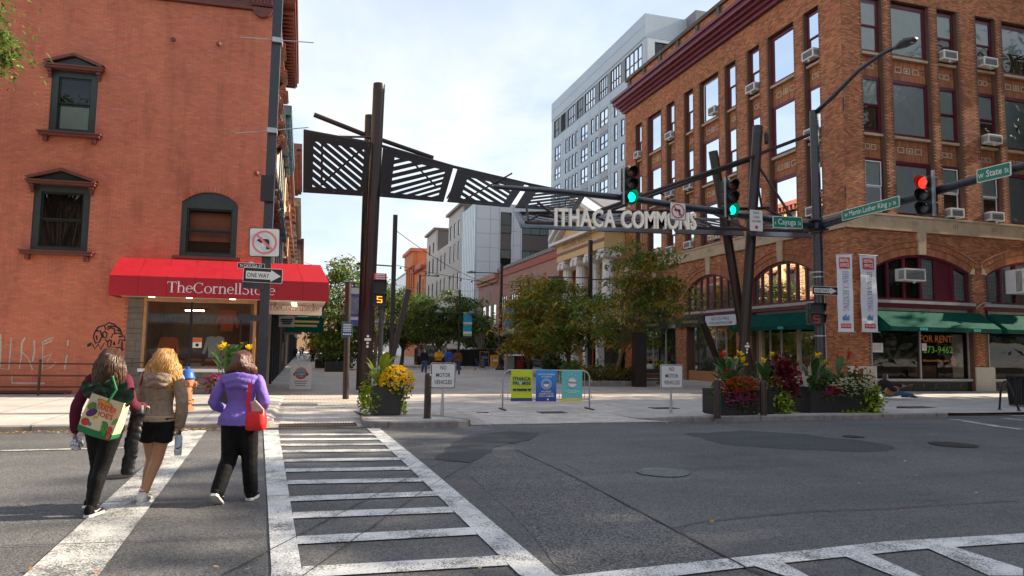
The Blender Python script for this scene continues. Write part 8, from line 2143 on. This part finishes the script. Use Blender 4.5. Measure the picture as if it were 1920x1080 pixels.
    def W_(p): return Matrix.Translation(V(loc)) @ Matrix.Rotation(rot, 4, 'Z') @ Matrix.Scale(scale, 4) @ V(p)
    bpy.context.view_layer.update()
    return t, j, W_
def cloth(name, c, rough=.85, var=.12, scale=8, bump=.3, bs=120): return mat(name, c, rough, var=var, scale=scale, bump=bump, bscale=bs, spec=.15)
c_mar = cloth('maroon_knit', (.105, .018, .035)); c_blk = cloth('black_knit', (.010, .010, .011), .75); c_flc = cloth('sherpa_fleece', (.36, .27, .19), .95, .3, 30, 1., 70); c_pur = cloth('purple_shell', (.20, .135, .47), .6, .1, 5, .15, 40); c_tan = cloth('tan_rib', (.44, .32, .20)); c_red = mat('red_bag_cloth', (.72, .02, .02), .6, var=.06); c_grn = mat('green_web', (.015, .16, .05), .6, var=.1)
h_br = mat('brown_hair', (.060, .024, .012), .38, var=.3, scale=20); h_br2 = mat('brown_hair_strands', (.085, .035, .017), .35, var=.3, scale=20, island=.4); h_bl = mat('blonde_hair', (.40, .205, .06), .4, var=.3, scale=18); h_bl2 = mat('blonde_strands', (.56, .30, .09), .35, var=.2, scale=20, island=.45); h_bo = mat('auburn_bob', (.085, .028, .014), .35, var=.3, scale=20); h_bo2 = mat('auburn_strands', (.115, .040, .020), .32, var=.25, scale=20, island=.4); h_dk = mat('dark_hair', (.015, .011, .009), .4, var=.2)
ROT = -YAW*.9
# -- woman in maroon with the tote bag
A0_ = G(163, 972); A_ = A0_+V((.02, .08, .004))
pa, ja, WA = person((A_.x, A_.y, .004), ROT, 'woman in maroon top and black leggings with long brown hair carrying a patterned tote', dict(pel=(.07, 0, .89), che=(.075, .0, 1.2), nek=(.09, 0, 1.385), hed=(.10, .02, 1.535), shL=(-.085, .0, 1.34), shR=(.255, .0, 1.34), elL=(-.20, -.03, 1.07), wrL=(-.245, .05, .83), elR=(.335, -.02, 1.1), wrR=(.33, .21, 1.06), hiL=(-.02, 0, .87), hiR=(.16, 0, .87), knL=(-.03, .12, .46), knR=(.05, .03, .46), anL=(-.10, .16, .10), anR=(.005, -.02, .085)), legs=1.02, skin=0,
    top=(c_mar, .012, -.06, 1.02, dict(amp=.004)), bottom=('leggings', c_blk, 1), hair=dict(m=h_br, m2=h_br2, len=.37, w=.135, n=850, wave=.022, fr=7, sr=.0042, back=-.05, dx=.03, fl=.1), shoes=dict(all=(c_blk, m_sgw, 0), L=(c_blk, m_sgw, -.45), mark='tick'), face=True, handd={'R': ((-.3, .9, -.1), (0, 0, -1), 1.0)})
wl = WA(ja['wrL']); fo = thing('foil_wrapper', wl-UP*.2, 'crumpled silver foil wrapper held in left hand of the maroon top woman', 'wrapper'); fm = remesh(M().ball(wl+V((.015, .02, -.14)), .06, .05, .065, 12, 8), .009, 0, lambda p, n: .016*mnoise.noise(p*38)+.008*mnoise.noise(p*80)); ob('foil', fm, mat('crumpled_foil', (.55, .57, .62), .3, metal=.7, var=.1), fo)
# tote bag: hangs on her back from the right shoulder
R_ = Matrix.Rotation(ROT, 3, 'Z'); rx_ = R_ @ V((1, 0, 0)); fy_ = R_ @ V((0, 1, 0))
tq = WA((.17, -.20, .0)); tote = thing('tote_bag', V((tq.x, tq.y, .80)), 'cream grocery tote printed with vegetables and red lettering hanging from shoulder', 'tote bag')
m_cnv = mat('cream_canvas', (.66, .56, .33), .8, var=.08, scale=6); m_tred = mat('tote_red', (.62, .06, .02), .6, var=0)
tilt = radians(-17); er = rx_*cos(tilt)+UP*sin(tilt); eu = UP*cos(tilt)-rx_*sin(tilt)
TO = V((tq.x, tq.y, 1.0))
def tp_(x, y, d=0.): return TO+er*x+eu*y-fy_*d
hw, hh, th = .168, .188, .068
m = M(); rg = []
for y, k in ((-hh, .86), (-hh*.9, .98), (-.05, 1.03), (.1, 1.0), (hh, .97)): rg.append([tp_(a*hw*k, y+.0*a, b*th*(1.15 if y < 0 else .9)) for a, b in ((-1, -1), (0, -1.12), (1, -1), (1.02, 0), (1, 1), (0, 1.22), (-1, 1), (-1.02, 0))])
m.loft(rg, False); m.f.append(tuple(range(7, -1, -1))); m.mi.append(0); ob('bag', m, m_cnv, tote)
ob('base_band', M().loft([[tp_(a*hw*1.005*k, y, b*th*1.2) for a, b in ((-1, -1), (0, -1.12), (1, -1), (1.02, 0), (1, 1), (0, 1.22), (-1, 1), (-1.02, 0))] for y, k in ((-hh*1.01, .88), (-hh*.9, .99), (-hh*.68, 1.01))]), c_grn, tote)
sh = WA((.19, -.04, 1.40)); ob('handle', M().path([tp_(.02, hh-.03, th*1.1), tp_(.05, hh+.1, th), V((sh.x, sh.y, sh.z))-fy_*.10-UP*.03, V((sh.x, sh.y, sh.z+.005))-fy_*.02, V((sh.x, sh.y, sh.z-.02))+fy_*.05, tp_(.02, hh-.02, -th)], [.012]*6, 6), c_grn, tote)
dz = th*1.275
tl = M(); text(tl, "TRADER", tp_(.035, .07, dz), er, eu, .20, .054, .03, eps=0); text(tl, "JOE'S", tp_(.045, .005, dz), er, eu, .155, .05, .03, eps=0); ob('lettering', tl, m_tred, tote)
veg = [('eggplant', (.10, .02, .13), -.10, .02, .05, .03, .7), ('lemon', (.72, .50, .03), -.02, -.05, .04, .032, -1), ('tomato', (.60, .05, .02), -.13, -.09, .036, .032, 0), ('broccoli', (.05, .25, .05), .07, -.07, .04, .036, 0), ('pepper', (.06, .28, .03), .09, -.14, .035, .034, 0), ('berry', (.10, .18, .45), -.07, -.10, .018, .018, 0), ('mushroom', (.75, .75, .80), -.01, -.125, .034, .026, 0), ('avocado', (.10, .22, .03), -.12, .085, .04, .03, .8), ('cherry', (.65, .06, .03), .15, -.10, .024, .03, 0), ('bean', (.15, .38, .05), .17, -.0, .035, .014, 1.1), ('carrot', (.75, .25, .02), .0, .15, .075, .02, -.2), ('radish', (.66, .07, .05), .16, -.165, .02, .03, 0)]
for i, (n_, c_, x, y, a, b, an) in enumerate(veg):
    x, y = x*.88, y*.9
    e1 = er*cos(an)+eu*sin(an); e2 = eu*cos(an)-er*sin(an); ob('print_'+n_, M().add([tp_(x, y, dz-.012*(1 if y > .1 else 0)+.004+.0006*i*0)+e1*(a*cos(q))+e2*(b*sin(q)) for q in [2*pi*k/12 for k in range(12)]], [tuple(range(12))]), mat('print_'+n_, c_, .7, var=.0), tote)
    ob('print_edge', M().disc(tp_(x, y, dz-.012*(1 if y > .1 else 0)+.002), 1.12, e1*a, e2*b, 12), m_sgb, tote)
kale = thing('kale_bunch', tp_(0, hh, 0), 'dark curly kale leaves sticking out of the tote bag', 'vegetables'); m_kale = leafmat('kale_leaf', (.022, .050, .030), None, dv=.3, dh=.02, trans=.1)
for i, (x, d, L, w) in enumerate([(-.16, V((-.75, 0, .55)), .20, .10), (-.10, V((-.5, 0, .8)), .20, .11), (-.02, V((-.15, 0, 1)), .23, .12), (.06, V((.05, 0, 1)), .24, .12), (.13, V((.2, 0, 1)), .22, .10), (-.06, V((-.3, -.3, .9)), .18, .11)]):
    km = M(); o = tp_(x, hh-.06, .02*((i % 3)-1)); dd = (er*d.x+eu*d.z-fy_*(-d.y)).normalized(); s_ = dd.cross(fy_).normalized(); N = 9
    for k in range(N): 
        for sd_ in (-1, 1):
            t0, t1 = k/N, (k+1)/N; w0, w1 = [w*.6*sin(pi*min(q*.85+.12, 1))**.7 for q in (t0, t1)]; rf = lambda q: -fy_*(.02+.016*sin(q*40+i+sd_))
            km.add([o+dd*(L*t0), o+dd*(L*t1), o+dd*(L*t1)+s_*(sd_*w1)+rf(t1), o+dd*(L*t0)+s_*(sd_*w0)+rf(t0)], [(0, 1, 2, 3)])
    ob('leaf', km, m_kale, kale, smooth=True)
# black puffer jacket over her right forearm
jq = WA((.30, .12, 1.06)); pj = thing('puffer_jacket', V((jq.x, jq.y, .4)), 'black quilted puffer jacket hanging over right forearm of maroon top woman', 'jacket'); m = M()
c_puf = mat('black_puffer', (.010, .011, .013), .5, var=.15, scale=8)
for k in range(13):
    z = 1.04-.052*k; w = .078-.0008*k; m.loft([[V((jq.x, jq.y, 0))+rx_*(.03+w*s*cos(q)-.006*k+.006*sin(k*1.7))+fy_*(.034*s*sin(q)+.012*sin(k*.8))+UP*(z+dz_+.012*sin(q+k)) for q in [2*pi*i/12 for i in range(12)]] for dz_, s in ((.03, .93), (.012, 1.0), (-.012, 1.0), (-.024, .93))])
m.path([V((jq.x, jq.y, 1.04))-rx_*.06+fy_*.1, V((jq.x, jq.y, 1.07)), V((jq.x, jq.y, 1.05))+rx_*.07-fy_*.04, V((jq.x, jq.y, .99))+rx_*.08-fy_*.05], [.04, .062, .055, .04], 10); ob('shell', remesh(m, .0095, 1, lambda p, n: .006*mnoise.noise(p*22)), c_puf, pj, smooth=True)
# -- woman in fleece and shorts
B0_ = G(263, 948); 
pb, jb, WB = person((B0_.x+.02, B0_.y+.06, .004), ROT, 'blonde woman in beige fleece hoodie and black shorts holding a bottle', dict(pel=(.09, 0, .89), che=(.1, 0, 1.2), nek=(.115, 0, 1.385), hed=(.14, .02, 1.535), shL=(-.055, .0, 1.34), shR=(.285, .0, 1.34), elL=(-.10, .02, 1.08), wrL=(-.07, .2, 1.0), elR=(.36, -.03, 1.08), wrR=(.315, .04, .83), hiL=(.0, 0, .87), hiR=(.18, 0, .87), knL=(.01, .10, .46), knR=(.10, .03, .46), anL=(-.055, .12, .10), anR=(.0, -.02, .085)), legs=.98, skin=1,
    top=(c_flc, .017, .08, 1.0, dict(amp=.006, ar=(.045, .045, .036), band=c_tan, hood=1, hr=.115, fold=lambda p, n: .006*mnoise.noise(p*9)+.0045*mnoise.noise(p*75)+.003*mnoise.noise(p*140))), bottom=('shorts', c_blk, .34), hair=dict(m=h_bl, m2=h_bl2, len=.29, w=.145, n=900, wave=.03, fr=11, sr=.0045, back=-.04, fl=.2, dx=-.02), shoes=dict(all=(m_sgw, m_sgw, 0), L=(m_sgw, m_sgw, -.35), mark='bars'), handd={'R': ((-.1, .1, -1), (-1, .1, 0), 1.15)})
for s in 'LR':
    a = jb['an'+s]; ob('sock', M().path([a-UP*.02, a+UP*.05+(jb['kn'+s]-a)*.06], [.044, .045], 12), m_sgw, pb, local=True, smooth=True); ob('sock_stripe', M().path([a+UP*.035+(jb['kn'+s]-a)*.04, a+UP*.048+(jb['kn'+s]-a)*.045], [.0465, .0465], 12), m_tred, pb, local=True)
bq = WB(jb['wrR'])+UP*-.09; bo = thing('water_bottle', bq-UP*.3, 'pale blue water bottle with pink swirls in right hand of blonde woman', 'bottle'); m_pkb = mat('bottle_skin', (.45, .55, .62), .3, var=.05)
bc = V((bq.x, bq.y, bq.z-.23)); ob('flask', M().lathe([(.034, 0), (.038, .01), (.038, .19), (.03, .215), (.022, .22)], bc, 16), m_pkb, bo, smooth=True, angle=40); ob('cap', M().lathe([(.024, .22), (.024, .25), (.016, .265)], bc, 12), m_black, bo, smooth=True, angle=40)
for k in range(7):
    a0, z0 = k*.9-1.5, .03+.025*k; ob('swirl', M().loft([[bc+V((.0386*cos(q), .0386*sin(q), z0+h_+.012*sin(q*2+k)))  for h_ in (0, .013)] for q in [a0+i*.25-2.2 for i in range(7)]], False, 0, False), [mat('swirl_pink', (.70, .25, .25), .4, var=0), m_sgw, m_black][k % 3], bo)
mb_q = WB((-.10, .03, .0)); mbg = thing('maroon_bag', V((mb_q.x, mb_q.y, .72)), 'maroon patterned cloth bag hanging at left side of blonde woman', 'bag'); m = M(); o = V((mb_q.x, mb_q.y, .90))
m.loft([[o+rx_*(w*cos(q))+fy_*(.10*s*sin(q))+UP*z for q in [2*pi*i/10 for i in range(10)]] for z, w, s in ((-.22, .015, .3), (-.19, .03, .8), (-.05, .045, 1), (.1, .04, .95), (.18, .03, .8))]); ob('bag', m, cloth('maroon_print', (.16, .02, .04)), mbg, smooth=True); s1 = WB((-.04, -.02, 1.395)); ob('strap', M().path([o+UP*.17, V((o.x, o.y, 1.2))+rx_*.0-fy_*.07, V((s1.x, s1.y, s1.z+.02))-fy_*.05], .014, 6), cloth('maroon_print', ()), mbg, smooth=True)
for k, (dy_, z) in enumerate(((-.02, -.1), (-.06, -.16), (.03, -.14))): ob('flower_print', M().disc(o-fy_*.095+rx_*(.012*k)+UP*z, .028, rx_, UP, 8), mat('ochre_print', (.5, .22, .03), .7, var=0), mbg)
# -- woman in purple with the red bag
C0_ = G(437, 944)
pc_, jc, WC = person((C0_.x, C0_.y, .004), ROT, 'woman with auburn bob in purple hooded jacket and black trousers', dict(pel=(.03, 0, .90), che=(.03, 0, 1.2), nek=(.03, 0, 1.375), hed=(.03, .02, 1.52), shL=(-.15, .0, 1.33), shR=(.21, .0, 1.33), elL=(-.255, -.03, 1.08), wrL=(-.20, .17, .99), elR=(.30, -.03, 1.09), wrR=(.20, .14, 1.02), hiL=(-.055, 0, .88), hiR=(.115, 0, .88), knL=(-.085, .06, .47), knR=(.12, .10, .47), anL=(-.135, -.10, .14), anR=(.125, .19, .085)), legs=1.08, skin=0, belly=1.04,
    top=(c_pur, .012, -.12, 1.3, dict(amp=.005, ar=(.044, .044, .037), hood=1, hr=.135, fold=lambda p, n: .006*mnoise.noise(V((p.x*16+p.z*9, p.y*14, p.z*7)))+.004*mnoise.noise(V((p.x*30, p.y*20, p.z*46))))), bottom=('pants', c_blk, .058), hair=dict(m=h_bo, m2=h_bo2, len=.115, w=.135, n=700, wave=.008, fr=4, sr=.0042, back=-.03, fl=.10), shoes=dict(all=(c_blk, m_sgw, 0), L=(c_blk, m_sgw, -.6), mark='tick'))
rq = WC((.235, -.09, 0)); rbg = thing('red_bag', V((rq.x, rq.y, .80)), 'bright red shoulder bag at right hip of purple jacket woman', 'bag'); m = M(); o = V((rq.x, rq.y, .90))
m.loft([[o+rx_*(w*max(-1, min(1, 1.25*cos(q))))+fy_*(d*max(-1, min(1, 1.25*sin(q))))+UP*z for q in [2*pi*i/16 for i in range(16)]] for z, w, d in ((-.105, .07, .05), (-.095, .10, .07), (-.02, .108, .075), (.06, .10, .07), (.10, .085, .055))]); ob('bag', m, c_red, rbg, smooth=True)
s1 = WC((.165, -.06, 1.395)); s2 = WC((.13, -.16, 1.2)); ob('strap', M().loft([[p-rx_*.02, p+rx_*.02] for p in (o+UP*.09-rx_*.06-fy_*.05, o+UP*.2-rx_*.075-fy_*.075, V((s2.x, s2.y, 1.2))+rx_*.045-fy_*.01, V((s1.x, s1.y, 1.34))-fy_*.07, V((s1.x, s1.y, 1.39))-fy_*.01)], False, 0, False), c_red, rbg)
ob('flap_lining', M().add([o+rx_*x-fy_*.045+UP*z for x, z in ((-.05, .19), (.0, .215), (.09, .12), (.085, .06), (-.03, .07))], [(0, 1, 2, 3, 4)]), mat('pink_lining', (.62, .34, .30), .7, var=.1), rbg); ob('flap_edge', M().path([o+rx_*x-fy_*.049+UP*z for x, z in ((-.05, .19), (.0, .215), (.09, .12), (.088, .06))], .008, 5), m_sgw, rbg)
# -- walkers farther off
jn = cloth('blue_denim', (.06, .10, .20)); c_org = cloth('mustard_puffer', (.66, .30, .02), .6); c_blu = cloth('royal_fleece', (.03, .10, .40)); c_brn = cloth('brown_suede', (.16, .07, .03)); c_dk = cloth('dark_coat', (.02, .018, .022)); c_wine = cloth('wine_coat', (.09, .015, .02)); m_mask = mat('face_mask', (.50, .62, .68), .8, var=0)
WALK = dict(knL=(-.09, .10, .47), anL=(-.09, .14, .085), knR=(.09, .02, .47), anR=(.09, -.16, .11))
def walker(px_, py_, rot, label, top, bot, hairm=h_dk, L=.12, J=None, vox=.02, scale=1., z=.012, extra=None, mask=False, gx=0):
    g = G(px_, py_, z); t, j, W_ = person((g.x+gx, g.y, z), rot, label, J or WALK, vox=vox, top=top, bottom=bot, hair=dict(m=hairm, len=L, w=.09, back=-.03, n=0), shoes=dict(all=(c_dk, m_sgw, 0)), scale=scale)
    if mask: h = j['hed']; ob('face_mask', M().loft([[h+V((w*cos(q), .012+d*sin(q), z_)) for q in [radians(20+140*i/8) for i in range(9)]] for z_, w, d in ((-.095, .055, .07), (-.06, .074, .1), (-.02, .078, .102))], False, 0, False), m_mask, t, local=True, smooth=True)
    return t, j, W_
tp = lambda mm, g=.03, hem=-.05, fl=1.05: (mm, g, hem, fl, dict(amp=.006, ar=(.06, .054, .042)))
walker(795, 699, pi+.1, 'pedestrian in black top and blue jeans wearing a mask walking towards us', tp(c_dk), ('pants', jn, .06), mat('auburn_curly', (.10, .03, .015), .5), .07, mask=True)
walker(822, 699, pi, 'pedestrian in mustard puffer jacket looking down at a phone', tp(c_org, .05, -.08, 1.15), ('pants', c_dk, .055), h_dk, .14, dict(WALK, elL=(-.25, .05, 1.12), wrL=(-.06, .24, 1.16), elR=(.25, .05, 1.12), wrR=(.06, .24, 1.16)), mask=True)
walker(841, 697, .3, 'pedestrian in royal blue fleece walking away with mauve trousers', tp(c_blu, .05, -.05, 1.2), ('pants', cloth('mauve_trousers', (.25, .12, .17)), .055), h_dk, .03)
walker(857, 703, .1, 'man in brown suede jacket and jeans walking away', tp(c_brn, .045, -.02, 1.1), ('pants', jn, .055), h_dk, .01)
walker(586, 679, 0, 'dark dressed walker with wine red back on the left pavement', tp(c_wine, .05, -.12, 1.1), ('pants', c_dk, .06), h_dk, .01, vox=.03, scale=1.06)
walker(553, 674, .4, 'walker in black standing by the shop fronts at left', tp(c_dk, .05, -.12, 1.1), ('pants', c_dk, .06), h_dk, .05, vox=.03)
walker(563, 668, 0, 'pale shirted walker far along the left pavement', tp(m_grayb), ('pants', jn, .06), h_br, .05, vox=.04)
walker(567, 667, 0, 'second walker far along the left pavement in dark jacket', tp(c_dk), ('pants', c_dk, .06), h_br, .05, vox=.04)
# -- the guitarist sitting against the shop
gp_ = G(1663, 745, .12); gx, gy = gp_.x, gp_.y
pg, jg, WG = person((gx, gy, .12), radians(178+80), 'man sitting on pavement against shop playing an acoustic guitar', dict(pel=(0, 0, .12), che=(0, -.06, .45), nek=(0, -.08, .62), hed=(0, -.03, .77), shL=(-.18, -.08, .57), shR=(.18, -.08, .57), elL=(-.20, .2, .40), elR=(.30, .02, .36), wrL=(.06, .52, .44), wrR=(.24, .18, .30), hiL=(-.09, .02, .12), hiR=(.09, .02, .12), knL=(-.14, .42, .38), knR=(.16, .48, .16), anL=(-.12, .74, .09), anR=(.14, .92, .09)), vox=.016, top=tp(c_dk, .03, .05, 1.0), bottom=('pants', jn, .055), hair=dict(m=h_dk, len=.1, w=.09, back=-.03, n=0), shoes=dict(all=(mat('brown_boot', (.06, .03, .02), .6), m_sgb, 0)))
gu = thing('guitar', WG((0, .2, .2)), 'brown acoustic guitar held by the seated man', 'guitar'); o, ux = V((.14, .12, .29)), V((.02, .95, .28)).normalized(); uy = V((0, -.28, .95)).normalized(); uz = ux.cross(uy).normalized(); uy = uz.cross(ux)
outl = [(.30*cos(a)*(1 if cos(a) < 0 else .82), (.19 if cos(a) < 0 else .145)*sin(a)*(1-.28*math.exp(-((.30*cos(a)-.03)/.09)**2))) for a in [2*pi*k/28 for k in range(28)]]
m_gw = mat('guitar_wood', (.30, .13, .045), .3, var=.2, scale=10, coat=.3); ob('guitar_body', M().prism([WG(o+ux*x+uy*y) for x, y in outl], WG(o+uz*.095)-WG(o)), m_gw, gu)
ob('neck', M().bar(WG(o+ux*.22+uz*.10), WG(o+ux*.66+uz*.10), .05, .025), m_dcl, gu); ob('headstock', M().bar(WG(o+ux*.66+uz*.10), WG(o+ux*.80+uz*.085), .075, .02), m_gw, gu); ob('sound_hole', M().disc(WG(o+ux*.07+uz*.098), .048, WG(o+ux)-WG(o), WG(o+uy)-WG(o), 14), m_sgb, gu); ob('bridge', M().bar(WG(o-ux*.13-uy*.07+uz*.102), WG(o-ux*.13+uy*.07+uz*.102), .02, .012), m_dcl, gu)
# ---------------------------------------------------------------- cafe fence, tables, bin and benches in the mall
m_scr = mat('black_screen_cloth', (.020, .020, .021), .8, var=.3, scale=1.2); m_tbl = mat('blue_cafe_metal', (.07, .13, .34), .5, var=.1)
f0, f1 = V((12.2, 68, .012)), V((21.0, 66, .012)); fc = thing('cafe_fence', (16.5, 67, .012), 'black screened cafe fence enclosing tables under dark trees', 'fence'); d = (f1-f0); n = 9
pts = [V((11.6, 76, .012)), V((12.2, 71.5, .012))]+[f0+d*(i/n) for i in range(n+1)]
for a, b in zip(pts, pts[1:]):
    ob('post', M().bar(a, a+UP*1.75, .07, .07), m_black, fc); s_ = (b-a).cross(UP).normalized()*.05; ob('screen', M().loft([[a.lerp(b, k/8)+s_*sin(k*1.9)*.6+UP*z for z in (.06, .9, 1.66)] for k in range(9)], False, 0, False), m_scr, fc); ob('rail', M().bar(a+UP*1.7, b+UP*1.7, .05, .05), m_black, fc)
bp0, bp1 = PY(843-42, 640, 67.2), PY(888-4, 640, 66.7); fb = thing('fence_banner', (bp0+bp1)/2-UP*.9, 'white banner with blue hand lettering on the cafe fence', 'banner'); a, b = V((bp0.x, 67.4, 0)), V((bp1.x, 66.75, 0)); r_ = (b-a).normalized(); za, zb = PY(850, 671, 67).z, PY(850, 647, 67).z
a = PY(784+0, 650, 67.4); a = V((a.x, 67.5, 0)); b = V((PY(838, 650, 66.9).x, 66.9, 0)); r_ = (b-a).normalized(); ob('cloth', M().add([a+UP*1.0, b+UP*1.0, b+UP*2.0, a+UP*2.0], [(0, 1, 2, 3)]), m_sgw, fb); ob('lettering', text(M(), "Trader K's", (a+b)/2+UP*1.28, r_, UP, (b-a).length*.86, .5, .01, eps=.03), mat('teal_ink', (.02, .12, .25), .6, var=0), fb); ob('rod', M().tube(a+UP*2, b+UP*2, .03, n=6), m_black, fb)
def chair(x, y, rot, label):
    t = thing('cafe_chair', (0, 0, 0), label, 'chair', 'blue folding cafe chairs'); ob('seat', M().box(-.2, .2, -.2, .2, .44, .46), m_tbl, t, local=True); ob('backrest', M().box(-.2, .2, .19, .21, .62, .88), m_tbl, t, local=True)
    for s in (-1, 1): ob('leg', M().bar((s*.19, -.22, 0), (s*.19, .2, .9), .025, .025), m_tbl, t, local=True); ob('leg', M().bar((s*.17, .24, 0), (s*.17, -.18, .45), .025, .025), m_tbl, t, local=True)
    t.location = (x, y, .012); t.rotation_euler = (0, 0, rot); return t
def table(x, y, label):
    t = thing('cafe_table', (x, y, .012), label, 'table', 'blue cafe tables'); ob('tabletop', M().lathe([(.36, .70), (.36, .73)], (x, y, .012), 18), m_tbl, t); ob('leg', M().tube((x, y, .03), (x, y, .71), .03, n=8), m_tbl, t); ob('base', M().bar((x-.28, y, .03), (x+.28, y, .03), .05, .03).bar((x, y-.28, .032), (x, y+.28, .032), .05, .03), m_tbl, t)
for k, (px_, py_, lab) in enumerate([(909, 693, 'blue cafe table near orange sign board')]): g = G(px_, py_); table(g.x, g.y, lab)
for px_, py_, r_, lab in [(896, 693, 1.4, 'blue folding chair left of cafe table'), (921, 691, -1.5, 'blue folding chair right of cafe table'), (977, 694, .3, 'blue folding chair beside litter compactor')]: g = G(px_, py_); chair(g.x, g.y, r_, lab)
def aboard(px_, py_, w, h, mm, face, label):
    g = G(px_, py_); t = thing('pavement_board', g, label, 'sign board'); ob('frame', M().bar(g+V((-w/2, 0, 0)), g+V((-w/2, .12, h)), .06, .06).bar(g+V((w/2, 0, 0)), g+V((w/2, .12, h)), .06, .06).bar(g+V((-w/2, .12, h)), g+V((w/2, .12, h)), .06, .06), mm, t); ob('board', M().add([g+V((-w/2, .0, .2)), g+V((w/2, .0, .2)), g+V((w/2, .11, h)), g+V((-w/2, .11, h))], [(0, 1, 2, 3)]), face, t)
    ob('print', M().add([g+V((-w*.35, -.03, h*.55)), g+V((w*.35, -.03, h*.55)), g+V((w*.3, .02, h*.72)), g+V((-w*.35, .02, h*.72))], [(0, 1, 2, 3)]), m_sgw if face is not m_sgb else m_acg, t)
aboard(908, 689, .85, 1.5, m_wood, m_sgb, 'wood framed black chalkboard outside red fascia shop'); aboard(928, 692, .75, 1.2, m_col[1], mat('orange_panel', (.72, .26, .03), .5, var=.1), 'yellow and orange pavement board outside red fascia shop')
g = G(965, 701); bn = thing('litter_compactor', g, 'black solar litter compactor with red poster and rounded steel neighbour', 'litter bin'); ob('cabinet', M().box(g.x-.02, g.x+.74, g.y, g.y+.7, 0, 1.3), m_sgb, bn); ob('poster', M().box(g.x+.12, g.x+.62, g.y-.02, g.y-.004, .25, 1.15), mat('dark_red_poster', (.28, .02, .04), .5, var=.2), bn); ob('can', M().box(g.x-.62, g.x-.03, g.y, g.y+.6, 0, 1.25), m_galv, bn); ob('lid', M().prism([(g.x-.66, g.y-.03, 1.26), (g.x+.76, g.y-.03, 1.31), (g.x+.76, g.y+.3, 1.42), (g.x-.66, g.y+.3, 1.4)], (0, .45, 0)), m_galv, bn)
g = G(1000, 692); be = thing('bench', g, 'pale slatted metal bench left of the locust trees', 'bench')
for i in range(4): ob('slat', M().bar(g+V((-1.3, i*.12, .46)), g+V((1.3, i*.12, .46)), .1, .03), m_ledge, be)
for i in range(3): ob('slat', M().bar(g+V((-1.3, .48+.03*i, .6+i*.14)), g+V((1.3, .48+.03*i, .6+i*.14)), .1, .03), m_ledge, be)
for s in (-1.1, 1.1): ob('leg', M().bar(g+V((s, 0, 0)), g+V((s, 0, .45)), .07, .07).bar(g+V((s, .4, 0)), g+V((s, .5, .9)), .07, .07), m_black, be)
# information pillar and wooden bench by the brown building
g = G(1202, 726); kp = thing('information_pillar', g, 'dark bronze information pillar near brown building shop windows', 'pillar'); ob('pillar', M().box(g.x-.3, g.x+.3, g.y, g.y+.4, 0, 2.65), m_brz, kp); ob('panel', M().box(g.x-.24, g.x+.2, g.y-.02, g.y-.004, 1.2, 2.4), m_sgb, kp)
g = G(1228, 722); wbn = thing('wood_bench', g, 'brown wooden bench box behind the right NO MOTOR VEHICLES sign', 'bench'); ob('seat', M().box(g.x-.55, g.x+.6, g.y, g.y+.6, .5, .58), mat('bench_wood', (.14, .07, .035), .6, var=.3, scale=4), wbn)
for z in (.05, .2, .35): ob('slat', M().box(g.x-.5, g.x+.55, g.y+.03, g.y+.08, z, z+.12), mat('bench_wood', ()), wbn)
for x in (-.5, .5): ob('leg', M().box(g.x+x-.05, g.x+x+.05, g.y+.1, g.y+.5, 0, .5), m_black, wbn)
